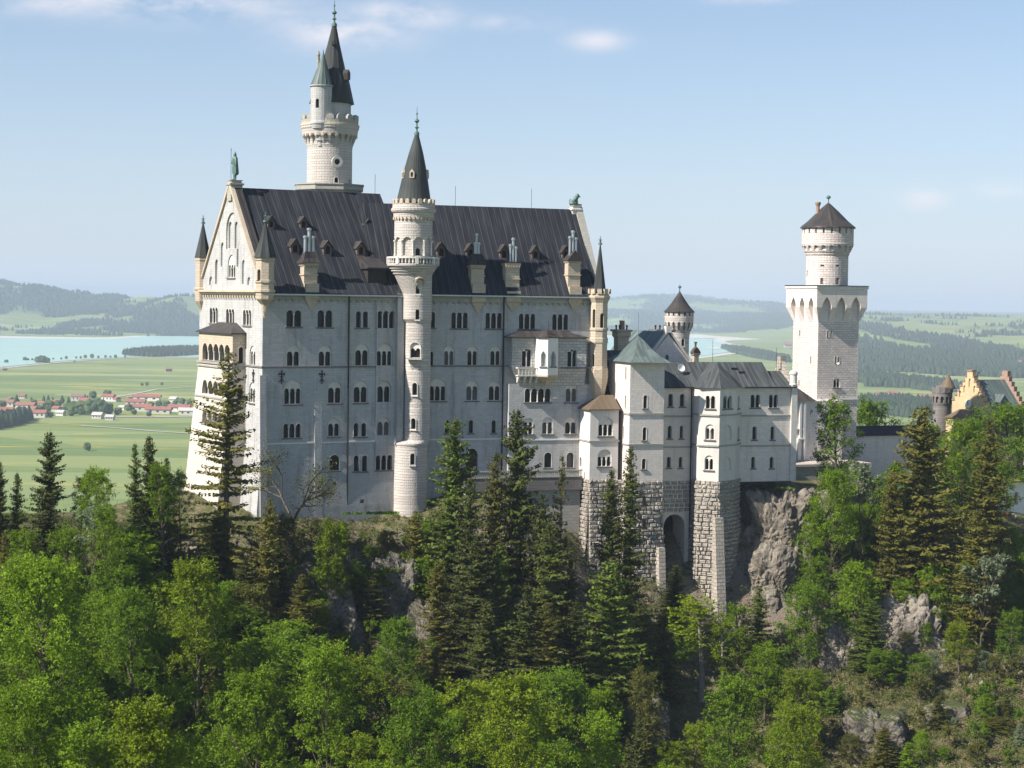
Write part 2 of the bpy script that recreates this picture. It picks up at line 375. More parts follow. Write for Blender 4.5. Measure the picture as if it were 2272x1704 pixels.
K0 = L.w(uK, 0); Rf = Frame((K0.x, K0.y), 70.7); FR = Wall(Rf, 0, 0, 0)
zeR = FR.sz(1130, 655)[1]; uR = Rf.x_at(1338, 0, zeR); wR = 25.0; zbR = FR.sz(1000, 975)[1]
PAL = Thing('palace', 'huge pale grey castle palace block with a steep dark roof and sunlit gable', 'palace', L, (0, 0, -41))
def rmesh(mb):                                       # R-frame mesh into L coordinates
    T = L.I @ Rf.M; return MB().join(mb, T)
# ---- body, left wing
cuts = []; cb = []
for sp in ((652, 34, 688, 725, 2), (721, 34, 688, 726, 2), (795.5, 12, 690.5, 727, 1), (811, 12, 690.5, 727, 1), (855.7, 38, 690, 728, 3),
           (651, 30, 780, 812.5, 2, 766), (721, 29, 780, 812.5, 2, 766), (803, 31, 777, 811.5, 2, 763), (853, 36, 779, 812, 3, 761),
           (649.5, 39, 862, 897, 3, 842), (742.6, 31, 860, 895, 2, 846), (800, 32, 858.5, 894, 2, 845), (851.6, 31, 857, 893, 2, 845),
           (648, 39, 940, 971.5, 3), (741, 27, 940, 968.5, 2, 929), (790, 11, 938.5, 968.5, 1), (807, 11, 938.5, 968.5, 1), (851, 30, 936, 966.5, 2, 926)):
    window(PAL, FL, sp, cuts)
FLb = Wall(L, 0, -.18, 0)
for sp in ((742, 23, 1009, 1044, 1), (790.6, 12, 1010.5, 1046, 1), (809, 12, 1010.5, 1046, 1), (851.6, 36, 1010, 1043, 3)): window(PAL, FLb, sp, cuts)
for sp in ((474.6, 18, 682, 717, 3), (511, 18, 685, 720, 3), (548.6, 18, 687, 722, 3), (560, 12.5, 779, 811, 2, 767), (559, 12.5, 861, 894, 2, 848)): window(PAL, GL, sp, cuts)
for (px, py, w, h) in ((741, 1073, 10, 9), (802, 1112, 10, 7)):
    s, z = FLb.sz(px, py); cuts.append(wallbox(FLb, s-.4, s+.4, -.8, .6, z-.35, z+.35))
body = MB().rings([[(x0, y0, z), (x1, y0, z), (x1, y1, z), (x0, y1, z)] for x0, y0, x1, y1, z in
                   ((-1.6, -.9, uK+4, wL+1.6, ZB), (-1.0, -.5, uK+4, wL+1, z1130), (0, 0, uK+4, wL, zb), (0, 0, uK+4, wL, zeL-.1))])
PAL.part('wall', cut(body, cuts), 'limestone')
# central bay of the gable (loggia)
vA, vB = L.y_at(546, 0, 0), L.y_at(470, 0, 0); xb = -2.5
def zG(py, x=xb): return L.z_at(x, (vA+vB)/2, py)
zt = zG(739); z803 = zG(803); z1090 = zG(1090)
lcut = []
W1 = Wall(L, xb, 0, -90); W2 = Wall(L, xb-.45, 0, -90); W3 = Wall(L, xb-1.1, 0, -90); S1 = Wall(L, 0, vA, 0)
window(PAL, W1, (480, 61, 762.4, 801, 5), lcut); window(PAL, W2, (479, 59, 845, 877, 5), lcut); window(PAL, W3, (477, 56, 912, 945, 5), lcut)
for sp in ((534.5, 11, 770, 806, 1), (533, 12, 853, 888, 1)): window(PAL, S1, sp, lcut)
bay = MB().rings([[(x0, y0, z), (.02, y0, z), (.02, y1, z), (x0, y1, z)] for x0, y0, y1, z in ((xb, vA, vB, z803), (xb, vA, vB, zt))])
bayo = PAL.part('gable_bay', cut(bay, lcut[:1]+lcut[3:4]), 'sandstone')
bay = MB().rings([[(x0, y0, z), (.02, y0, z), (.02, y1, z), (x0, y1, z)] for x0, y0, y1, z in ((xb-5.2, vA-.6, vB+.6, ZB), (xb-2.6, vA-.3, vB+.3, z1090), (xb, vA, vB, z803-.02))])
PAL.part('bay_base', cut(bay, lcut[1:3]+lcut[4:]), 'cream_stone', bayo)
PAL.part('bay_roof', MB().rings([[(xb-.5, vA-.5, zt), (0, vA-.5, zt), (0, vB+.5, zt), (xb-.5, vB+.5, zt)], [(xb-.5, vA-.5, zt+.2), (0, vA-.5, zt+.2), (0, vB+.5, zt+.2), (xb-.5, vB+.5, zt+.2)],
     [(-.25, vA+5, zt+2.0), (0, vA+5, zt+2.0), (0, vB-5, zt+2.0), (-.25, vB-5, zt+2.0)]]), 'slate_roof', bayo)
m = MB()
for py, h in ((803, .35), (812, .25), (880, .3)):
    x = xb-(.6 if py > 850 else .1); z = zG(py, x); m.box(x-.3, .05, vA-.22, vB+.22, z-h, z)
PAL.part('string_course', m, 'grey_trim', bayo)
# gable triangle with shallow niches
zapex = L.z_at(0, wL/2, 413); tri = [(-wL, zeL), (0, zeL), (-wL/2, zapex)]
gc = []
for (a, b, t, bo, d) in ((501.4, 528.5, 469.6, 553, .3), (503.5, 511, 491, 551, .65), (517, 524.5, 491, 551, .65), (489.6, 496.8, 537, 592, .35), (525, 532, 537, 592, .35), (477, 484, 575, 630, .35),
                         (536.5, 543.5, 576, 630, .35), (464, 471.5, 613, 632, .35), (548.5, 556, 614, 632, .35)):
    if d > .5: a += .0
    s0, z0 = GL.sz(a, bo); s1, z1 = GL.sz(b, t)
    gc.append(W_(MB().poly([arched(s0, s1, z0, z1)], -.5 if d < .5 else .28, d), GL))
gc = [g for g in gc if True]
window(PAL, GL, (513.5, 17, 587, 616, 3, 565), gc)
g1 = cut(W_(MB().poly([tri], 0, 1.3), GL), [gc[0]]+gc[3:]); g1 = cut(g1, gc[1:3])
PAL.part('gable_wall', g1, 'limestone')
for a, b in (((0, zeL), (-wL/2, zapex)), ((-wL, zeL), (-wL/2, zapex))):
    m = MB()
    s = 1 if a[0] == 0 else -1
    q = [(a[0]+s*.1, a[1]+.9), (b[0], b[1]+1.0), (b[0], b[1]+.1), (a[0]-s*.35, a[1]+.9)]
    if s < 0: q = q[::-1]
    m.join(W_(MB().poly([q], -.4, .35), GL)); PAL.part('gable_coping', m, 'sandstone')
    PAL.part('gable_flashing', W_(MB().poly([[(p[0], p[1]-.06) for p in q]], .352, 1.75), GL), 'slate_roof')
m = wallbox(GL, -wL-1.0, .6, -.9, .1, GL.sz(512, 648)[1], GL.sz(512, 643.5)[1]); m.join(wallbox(GL, -wL-.7, .4, -.55, .1, GL.sz(512, 652)[1], GL.sz(512, 648)[1]))
for i in range(24): a = -wL+1.6+i*(wL-3)/23; m.join(wallbox(GL, a, a+.55, -.4, .05, GL.sz(512, 661)[1], GL.sz(512, 655)[1]))
m.join(wallbox(GL, -wL+.8, 0, -.25, .05, GL.sz(512, 655)[1], GL.sz(512, 652)[1]))
PAL.part('gable_cornice', m, 'sandstone')
# ---- right wing
cR = []
for sp in ((960, 11, 692, 727, 1), (1019.5, 37, 693, 728.5, 3), (1095.4, 37, 694, 729, 3), (1169.4, 37, 696, 730, 3), (1243, 36, 697, 732, 3),
           (996.4, 24, 779, 811, 2, 768), (1048, 24, 779, 811, 2, 768), (1099, 24, 779, 811, 2, 768.5), (957, 9, 780, 811, 1),
           (970.7, 39, 857, 890, 3, 840), (1047.4, 28, 857, 889, 2, 845), (1097, 27, 857, 889, 2, 846),
           (992, 11, 932, 961, 1), (1044.7, 11, 932, 961, 1), (1095.4, 10, 932, 961, 1), (1046.6, 27, 995, 1044, 1)): window(PAL, FR, sp, cR)
FRb = Wall(Rf, 0, -1.0, 0)
low = []
for sp in ((1267.6, 27, 862, 892.5, 2, 850), (1193, 58, 862, 892.5, 4), (1172, 22, 937, 963, 2, 927), (1214.8, 25, 937, 963, 2, 926), (1266, 26, 937, 963, 2, 926),
           (1215.6, 17, 1004, 1037.6, 1), (1265, 17, 1004, 1037.6, 1)): window(PAL, FRb, sp, low)
rb = MB().rings([[(-2.5, y0, z), (uR, y0, z), (uR, wR, z), (-2.5, wR, z)] for y0, z in ((-.6, ZB), (0, zbR), (0, zeR-.1))])
PAL.part('wall', rmesh(cut(rb, cR)), 'limestone')
x1128 = Rf.x_at(1129, -1, -20); z873 = Rf.z_at(x1128, -1, 852)
lb = MB().rings([[(x1128, y0, z), (uR-.05, y0, z), (uR-.05, .5, z), (x1128, .5, z)] for y0, z in ((-1.25, ZB), (-1.0, zbR), (-1.0, z873))])
PAL.part('wall', rmesh(cut(lb, low)), 'limestone')
# bay with oriel
yb = -1.9; xa, xc = Rf.x_at(1137, yb, -5), Rf.x_at(1302, yb, -5); zbt = Rf.z_at(xa, yb, 749); z815 = Rf.z_at(xa, yb, 815); z875 = Rf.z_at(xa, -1, 857)
FB = Wall(Rf, 0, yb, 0); bc = []
window(PAL, FB, (1168.5, 23, 775, 814, 2, 773), bc); window(PAL, FB, (1269.5, 23, 776, 814.5, 2, 774), bc)
bb = MB().rings([[(q[0], q[1], z), (xc, q[1], z), (xc, .3, z), (q[0], .3, z)] for q, z in (((xa+1.9, -1.02), z875), ((xa, yb), z815), ((xa, yb), zbt))])
bayR = PAL.part('side_bay', rmesh(cut(bb, bc)), 'limestone_course')
xl = Rf.x_at(1119, -.5, -5)
PAL.part('bay_roof', rmesh(MB().rings([[(xl, yb-.6, zbt), (xc+.3, yb-.6, zbt), (xc+.3, .05, zbt), (xl, .05, zbt)], [(xl, yb-.6, zbt+.15), (xc+.3, yb-.6, zbt+.15), (xc+.3, .05, zbt+.15), (xl, .05, zbt+.15)],
      [(xl+4, -.3, zbt+1.5), (xc-5, -.3, zbt+1.5), (xc-5, .05, zbt+1.5), (xl+4, .05, zbt+1.5)]])), 'slate_roof', bayR)
yo = yb-1.4; xo0, xo1 = Rf.x_at(1194, yo, -5), Rf.x_at(1239, yo, -5); xom = Rf.x_at(1216.5, yo-1.3, -5)
zo0, zo1 = Rf.z_at(xom, yo-1, 833), Rf.z_at(xom, yo-1, 750); zo2 = Rf.z_at(xom, yb, 856)
fp = [(xo0, yb), (xo0, yo), (xom, yo-1.3), (xo1, yo), (xo1, yb)]
oc = []
for A, B, px in ((fp[1], fp[2], 1205.5), (fp[2], fp[3], 1227.5)):
    window(PAL, wall2(Rf, A, B), (px, 11, 779, 813, 1, None, True), oc, pane='lead_pipe')
cxo = (xo0+xo1)/2
orl = MB().rings([[(p[0], p[1], z) for p in fp] for z in (zo0, zo1)])
OR = PAL.part('oriel', rmesh(cut(orl, oc)), 'white_wall', bayR)
fpn = lambda k: [(cxo+(p[0]-cxo)*k, yb+(p[1]-yb)*k) for p in fp]
PAL.part('corbel', rmesh(MB().rings([[(p[0], p[1], z) for p in fpn(k)] for k, z in ((.15, zo2), (.5, zo2+1.0), (.85, zo0-.6), (1.06, zo0-.3), (1.06, zo0+.02))])), 'sandstone', bayR)
rr = MB().rings([[(p[0], p[1], z) for p in fpn(k)] for k, z in ((1.12, zo1), (1.12, zo1+.15), (.05, zo1+1.5))]); finial(rr, cxo, yo, zo1+1.3, 2.0, .2)
PAL.part('oriel_roof', rmesh(rr), 'slate_roof', bayR)
xq0, xq1 = Rf.x_at(1151, yb-1.3, -8), Rf.x_at(1196, yb-1.3, -8); zq = Rf.z_at(xq0, yb-1.3, 832); zq1 = Rf.z_at(xq0, yb-1.3, 815.5)
m = MB().box(xq0-.1, xq1, yb-1.4, yb, zq-.25, zq); m.box(xq0-.1, xq1, yb-1.45, yb-1.2, zq1-.2, zq1); m.box(xq0-.1, xq0+.2, yb-1.4, yb, zq1-.2, zq1)
for i in range(7): x = xq0+i*(xq1-xq0)/6.2; m.box(x, x+.22, yb-1.4, yb-1.22, zq, zq1-.2)
for i in range(4): x = xq0+.1+i*(xq1-xq0)/3.4; m.loft((x, x+.4, yb-.4, yb, zq-1.5), (x, x+.4, yb-1.3, yb, zq-.25))
PAL.part('balcony', rmesh(m), 'column_stone', bayR)
# ---- string courses and friezes
m = wallbox(FL, -.2, L.x_at(878, 0, -10), -.22, .05, FL.sz(650, 816)[1], FL.sz(650, 813)[1])
m.join(rmesh(wallbox(FR, 0, xa, -.22, .05, FR.sz(1020, 813.5)[1], FR.sz(1020, 810.5)[1]))); m.join(wallbox(GL, -vA, .22, -.22, .05, FL.sz(590, 816)[1], FL.sz(590, 813)[1]))
m.join(rmesh(wallbox(FB, Rf.x_at(1244, yb, -9), uR, -.15, .05, FB.sz(1270, 817)[1], FB.sz(1270, 815)[1])))
PAL.part('string_course', m, 'dark_stone')
m = wallbox(FL, .1, uK, -.16, .03, zb-.12, zb+.12); m.join(rmesh(wallbox(FR, 0, x1128, -.16, .03, zbR-.12, zbR+.12))); m.join(rmesh(wallbox(FRb, x1128-.1, uR, -.16, .03, zbR-.3, zbR)))
PAL.part('base_band', m, 'white_wall')
z651, z672 = FL.sz(700, 652)[1], FL.sz(700, 664)[1]
m = frieze(FL, .8, uK, z651, z651-z672+.5, 1.25, .3); z6, z7 = FR.sz(1130, 659)[1], FR.sz(1130, 671)[1]; m.join(rmesh(frieze(FR, .3, uR, z6, z6-z7+.5, 1.25, .3)))
PAL.part('arch_frieze', m, 'grey_trim')
m = wallbox(FL, 1.5, uK, -1.25, -.9, zeL-.35, zeL-.1); m.join(rmesh(wallbox(FR, 0, uR-1, -1.25, -.9, zeR-.35, zeR-.1)))
PAL.part('gutter', m, 'lead_pipe')
# ---- roofs
zrL = L.z_at(1, wL/2, 416); zrR = Rf.z_at(uR/2, wR/2, 458.5)
def gable_roof(x0, x1, y0, y1, ze, zr, t=.25, ov=0):
    ym = (y0+y1)/2
    return MB().add([(x0, y0, ze), (x0, ym, zr), (x0, y1, ze), (x0, y1, ze-t), (x0, y0, ze-t), (x1, y0, ze), (x1, ym, zr), (x1, y1, ze), (x1, y1, ze-t), (x1, y0, ze-t)],
                    [(0, 1, 2, 3, 4), (9, 8, 7, 6, 5), (0, 5, 6, 1), (1, 6, 7, 2), (2, 7, 8, 3), (3, 8, 9, 4), (4, 9, 5, 0)])
uE = L.x_at(843, wL/2, zrL)
roofL = PAL.part('roof', gable_roof(1.35, uE, -1.0, wL+1, zeL, zrL), 'lead_roof')
roofR = PAL.part('roof', rmesh(gable_roof(-6, uR-1.2, -1.0, wR+1, zeR, zrR)), 'lead_roof')
# ---- right gable parapet
GRz = [(0, zeR), (wR, zeR), (wR/2, zrR+.8)]
gm = MB().add([(uR-1.25, -.2, zeR-.3), (uR-1.25, wR+.2, zeR-.3), (uR-1.25, wR/2, zrR+1.1), (uR+.15, -.2, zeR-.3), (uR+.15, wR+.2, zeR-.3), (uR+.15, wR/2, zrR+1.1)],
              [(0, 2, 1), (3, 4, 5), (0, 3, 5, 2), (2, 5, 4, 1), (1, 4, 3, 0)])
PAL.part('gable_coping', rmesh(gm), 'grey_trim')
# ---- corner buttresses, pilasters, drain pipes
m = MB()
for (s0, s1, pt, dep) in ((L.x_at(590, 0, -20)-1.2, L.x_at(590, 0, -20), 832, 1.6), (L.x_at(698, 0, -20), L.x_at(714, 0, -20), 893, 1.1)):
    z = FL.sz(700, pt)[1]; m.rings([[(s0, -dep, ZB), (s1+.2, -dep, ZB), (s1+.2, .1, ZB), (s0, .1, ZB)], [(s0, -.05, z), (s1, -.05, z), (s1, .1, z), (s0, .1, z)]])
xp0, xp1 = L.x_at(834, 0, -10), L.x_at(877, 0, -10); m.box(xp0, xp1, -.25, .02, ZB, FL.sz(850, 676)[1])
m.box(xp1, L.x_at(897, -1, -10), -.9, .02, ZB, FL.sz(880, 651)[1])
PAL.part('buttress', cut(m, [c for c in cuts if abs(sum(v[0] for v in c.v)/len(c.v)-(xp0+xp1)/2) < 3]), 'limestone')
m = MB(); xq = L.x_at(774, -.3, -5); m.tube((xq, -.35, zL(1128)), (xq, -.35, zeL-.4), .15)
xq = L.x_at(877.5, -.5, -5); PAL.part('drainpipe', m, 'dark_metal')
xq = Rf.x_at(1117.5, -.35, -5); PAL.part('drainpipe', rmesh(MB().tube((xq, -.35, Rf.z_at(xq, 0, 1045)), (xq, -.35, zeR-.4), .15)), 'dark_metal')
xq = Rf.x_at(703, 0, 0)
# iron wall anchors
for wl_, px, py in ((FL, 624.6, 835.6), (FL, 714, 835.6), (GL, 563, 834)):
    s, z = wl_.sz(px, py); m = MB().box(-.09, .09, -.15, -.05, -1.3, 1.2)
    for k in (-1, 1):
        m.lathe([(.32, -.06), (.32, .06)], 10); 
        m.tube((0, -.1, .3), (k*.45, -.1, .62), .09, 6); m.tube((k*.45, -.1, .62), (k*.55, -.1, .25), .09, 6); m.tube((0, -.1, -.3), (k*.45, -.1, -.95), .07, 6)
    PAL.part('wall_anchor', m, 'dark_metal', T=wl_.T(s, 0, z))
# ---- dormers
def on_roof(fr, y0, ze, y1, zr, px, py):
    k = (zr-ze)/(y1-y0); lo, hi = y0, y1
    for _ in range(30):
        y = (lo+hi)/2; z = ze+k*(y-y0); x = fr.x_at(px, y, z)
        if fr.z_at(x, y, py) > z: lo = y
        else: hi = y
    return x, y, z, k
def dormer(roof, fr, args, px, pyb, w, h, ph):
    x, y, z, k = on_roof(fr, *args, px, pyb); T = (L.I @ fr.M) if fr is Rf else None
    d = h/k+.3; d2 = (h+ph)/k+.6; f = rmesh if fr is Rf else (lambda q: q)
    b = MB().poly([[(x-w/2, z-.1), (x+w/2, z-.1), (x+w/2, z+h), (x, z+h+ph), (x-w/2, z+h)]], y, y+d+.2)
    b = cut(b, [MB().poly([arched(x-w*.28, x+w*.28, z+.25, z+h*1.05)], y-.4, y+.5)])
    o = PAL.part('dormer', f(b), 'dormer_wood', roof)
    r = MB()
    r.add([(x-w/2-.25, y-.35, z+h-.15), (x, y-.35, z+h+ph+.2), (x+w/2+.25, y-.35, z+h-.15), (x-w/2-.25, y+d2, z+h-.15), (x, y+d2, z+h+ph+.2), (x+w/2+.25, y+d2, z+h-.15),
           (x-w/2-.25, y-.35, z+h-.3), (x, y-.35, z+h+ph+.05), (x+w/2+.25, y-.35, z+h-.3), (x-w/2-.25, y+d2, z+h-.3), (x, y+d2, z+h+ph+.05), (x+w/2+.25, y+d2, z+h-.3)],
          [(0, 1, 4, 3), (1, 2, 5, 4), (6, 9, 10, 7), (7, 10, 11, 8), (0, 6, 7, 1), (1, 7, 8, 2), (3, 4, 10, 9), (4, 5, 11, 10), (0, 3, 9, 6), (2, 8, 11, 5)])
    PAL.part('dormer_roof', f(r), 'slate_roof', roof)
    PAL.part('dormer_window', f(MB().poly([arched(x-w*.28, x+w*.28, z+.25, z+h*1.05)], y+.42, y+.47)), 'void_dark', roof)
flat('dormer_wood', (.13, .10, .085), .8)
aL = (-1.0, zeL, wL/2, zrL); aR = (-1.0, zeR, wR/2, zrR)
for px, py, s in ((602, 507, .85), (674, 508, .85), (817, 513, .85), (655, 563, 1), (727, 566, 1), (801, 568, 1)): dormer(roofL, L, aL, px, py, 1.6*s, 1.6*s, 1.0*s)
for px, py in ((979, 571), (1044, 573), (1118.5, 575), (1188, 577), (1256, 577)): dormer(roofR, Rf, aR, px, py, 1.6, 1.6, 1.1)
# shed dormer beside the stair tower
x, y, z, k = on_roof(L, *aL, 836, 628); w = 3.6; h = 3.0
PAL.part('dormer', MB().add([(x-w/2, y, z), (x+w/2, y, z), (x-w/2, y, z+h), (x+w/2, y, z+h), (x-w/2, y+h/k, z+h), (x+w/2, y+h/k, z+h)], [(0, 1, 3, 2), (0, 2, 4), (1, 5, 3), (2, 3, 5, 4), (0, 4, 5, 1)]), 'void_dark', roofL)
PAL.part('dormer_roof', MB().add([(x-w/2-.4, y-.5, z+h-.15), (x+w/2+.4, y-.5, z+h-.15), (x+w/2+.4, y+(h+2.2)/k+.2, z+h+2.2), (x-w/2-.4, y+(h+2.2)/k+.2, z+h+2.2), (x-w/2-.4, y-.5, z+h-.4), (x+w/2+.4, y-.5, z+h-.4), (x+w/2+.4, y+(h+2)/k+1, z+h-.4), (x-w/2-.4, y+(h+2)/k+1, z+h-.4)],
      [(0, 1, 2, 3), (4, 7, 6, 5), (0, 4, 5, 1), (1, 5, 6, 2), (2, 6, 7, 3), (3, 7, 4, 0)]), 'slate_roof', roofL)
# ---- chimneys on the eaves
def chimney(fr, px, pyb, pyt, wpx, pots, cap='roof', mat='sandstone', corb=True, yy=.2):
    f = rmesh if fr is Rf else (lambda q: q); d = 1.9
    x = fr.x_at(px, yy, 5); zb_, zt_ = fr.z_at(x, yy, pyb), fr.z_at(x, yy, pyt); w = wpx*.083
    m = MB().box(x-w/2, x+w/2, yy, yy+d, zb_-1.5, zt_); m.box(x-w/2-.15, x+w/2+.15, yy-.15, yy+d+.15, zb_+(zt_-zb_)*.45, zb_+(zt_-zb_)*.45+.2); m.box(x-w/2-.2, x+w/2+.2, yy-.2, yy+d+.2, zt_-.45, zt_)
    for i in range(6): a = x-w/2-.1+i*(w)/5.2; m.box(a, a+.2, yy-.32, yy, zt_-.8, zt_-.45)
    o = PAL.part('chimney', f(m), mat); c = MB()
    if cap == 'roof':
        c.rings([[(x-a, yy+d/2-b, z), (x+a, yy+d/2-b, z), (x+a, yy+d/2+b, z), (x-a, yy+d/2+b, z)] for a, b, z in ((w/2+.55, d/2+.55, zt_), (w/2+.5, d/2+.5, zt_+.15), (w/2, d/2, zt_+.9), (w/2-.35, d/2-.35, zt_+2.1))]); zc = zt_+2.1
    elif cap == 'saddle':
        c.join(gable_roof(0, d+.8, -w/2-.3, w/2+.3, zt_, zt_+1.9), Matrix.Translation((x, yy-.4, 0)) @ Matrix.Rotation(math.pi/2, 4, 'Z')); zc = zt_+1.0
    else: c.box(x-w/2-.3, x+w/2+.3, yy-.3, yy+d+.3, zt_, zt_+.25); zc = zt_+.25
    PAL.part('cap', f(c), 'slate_roof', o)
    for dx, dz, r in pots:
        q = MB().lathe([(r, zc-.6), (r, zc+dz-.5), (r*1.5, zc+dz-.45), (r*1.5, zc+dz-.1), (r*.9, zc+dz-.1), (r*.9, zc+dz)], 10, x+dx, yy+d/2)
        PAL.part('chimney_pot', f(q), 'lead_pipe', o)
    if corb:
        zc0 = fr.z_at(x, -.2, 651 if fr is L else 659)
        b = MB().rings([[(x-a, -bb, z), (x+a, -bb, z), (x+a, .05, z), (x-a, .05, z)] for a, bb, z in ((.15, .1, zc0-2.9), (w/2-.1, .5, zc0-1.2), (w/2+.1, .75, zc0-.9), (w/2+.1, .75, zc0))])
        b.box(x-w/2, x+w/2, -.75, 2.2, zc0, zb_+.3)
        PAL.part('corbel', f(b), 'sandstone', o)
chimney(L, 689.5, 633, 584, 31, ((-.75, 2.9, .28), (.75, 2.9, .28), (0, 4.3, .3)))
chimney(Rf, 1060, 634, 588, 31, ((-.3, 2.2, .22), (.4, 2.2, .22), (0, 3.9, .2)))
chimney(Rf, 1137.5, 650, 584, 33, ((-.2, 3.4, .22), (.35, 4.6, .24), (.9, 3.0, .22)), cap='flat')
chimney(Rf, 1274, 640, 577, 30, ((-.6, 3.6, .26), (0, 4.7, .28), (.6, 3.4, .24)), cap='saddle')
# ---- corner turrets of the gable
def turret(name, fr, px, Y, prof, roof_prof, fin, n=8, mat='sandstone', rmat='spire_roof', wins=(), parent=None, crenel=None, a0=math.pi/8):
    """octagonal corner turret; profiles in photo pixels: (radius, row)"""
    c = at(px, 600, Y); al = math.atan2(c.x, c.y); F = Frame((c.x, c.y), 90+math.degrees(al)); k = Y*math.cos(al)/FPX/math.cos(al)**0
    T = L.I @ F.M; z = lambda py: F.z_at(0, 0, py); f = lambda q: MB().join(q, T)
    b = MB().lathe([(r*k, z(py)) for r, py in prof], n, a0=a0); cs = []
    objs = []
    for ang, w, pt, pb in wins:
        a = R_(ang); r = prof[len(prof)//2][0]*k*math.cos(math.pi/n); w_ = Wall(F, r*math.sin(a), -r*math.cos(a), ang)
        h = z(pt)-z(pb); o_ = arched(-w*k/2, w*k/2, 0, h); cs.append(W_(MB().poly([o_], -1.2, .5), w_, 0, 0, z(pb))); objs.append((W_(MB().poly([o_], .35, .42), w_, 0, 0, z(pb))))
    o = PAL.part(name, f(cut(b, cs)), mat)
    for q in objs: PAL.part('turret_window', f(q), 'void_dark', o)
    PAL.part('turret_roof', f(MB().lathe([(r*k, z(py)) for r, py in roof_prof], n, a0=a0)), rmat, o)
    PAL.part('finial', f(finial(MB(), 0, 0, z(fin[0])-.1, z(fin[1])-z(fin[0]), .42)), 'bronze', o)
    if crenel:
        q = MB(); r, p0_, p1_ = crenel
        for i in range(10):
            a = math.pi*2*i/10; q.join(MB().box(-.42, .42, -.25, .1, z(p0_), z(p1_)), Matrix.Rotation(a, 4, 'Z') @ Matrix.Translation((0, -r*k, 0)))
        PAL.part('battlement', f(q), mat, o)
    return o
turret('corner_turret', L, 588, 328.5, [(2, 706), (7, 690), (9, 676), (21, 664), (22, 650), (25, 648), (25, 643), (22, 642), (22, 628), (24.5, 627), (24.5, 622), (21.5, 621), (21.5, 580), (24, 577), (24, 571)],
       [(27, 572), (26.5, 570), (13, 530), (1.2, 490)], (489, 467), wins=((-42, 10, 598, 624),))
cY = (L.w(0, wL)).y
turret('corner_turret', L, 450, cY-.5, [(2, 700), (6, 688), (18, 668), (19, 644), (21, 643), (21, 640), (17.5, 638), (17.5, 580), (19, 577), (19, 571)], [(20, 572), (19.5, 570), (10, 532), (1.2, 494)], (493, 475))
cR_ = Rf.w(uR, 0)
turret('corner_turret', Rf, 1331, cR_.y-1.2, [(14, 1010), (15, 880), (22, 846), (23.5, 836), (23.5, 820), (22, 815), (20.5, 813), (20.5, 762), (22, 760), (22, 751), (20, 748), (20, 734), (22, 733), (22, 729), (20, 727), (20, 672), (23.5, 665), (26, 661), (26, 657), (23, 656), (23, 651)],
       [(16.5, 656), (15.5, 648), (1, 540)], (539.5, 522), wins=((-38, 8, 686, 727), (-38, 8, 785, 813), (20, 8, 695, 727)), crenel=(22.5, 652, 641))
# ---- lightning rods
for fr, y, zr_, px in ((L, wL/2, zrL, 832), (Rf, wR/2, zrR, 1010), (Rf, wR/2, zrR, 1179)):
    x = fr.x_at(px, y, zr_); m = MB().tube((x, y, zr_-.2), (x, y, zr_+3.8), .04, 5); PAL.part('lightning_rod', rmesh(m) if fr is Rf else m, 'dark_metal')
# ---- terrace parapet along the right wing
xt0, xt1 = Rf.x_at(1030, -4, -30), Rf.x_at(1292, -4, -30); zt0, zt1 = Rf.z_at(xt0, -4, 1063), Rf.z_at(xt0, -4, 1046)
TER = Thing('terrace', 'stone terrace with a dark balustrade running along the foot of the right wing', 'terrace', Rf, (xt0, -4, zt0))
TER.part('terrace_floor', MB().box(xt0, xt1, -4.2, -.6, zt0-2.4, zt0), 'dark_stone'); TER.part('retaining_wall', MB().box(xt0+.5, xt1-.2, -3.6, -.7, ZB, zt0-2.42), 'grey_trim')
m = MB().box(xt0, xt1, -4.3, -4.0, zt1-.25, zt1); m.box(xt0, xt1, -4.3, -4.0, zt0, zt0+.2)
for i in range(60): x = xt0+i*(xt1-xt0)/60; m.box(x, x+.18, -4.22, -4.08, zt0+.2, zt1-.25)
TER.part('balustrade', m, 'grey_trim')
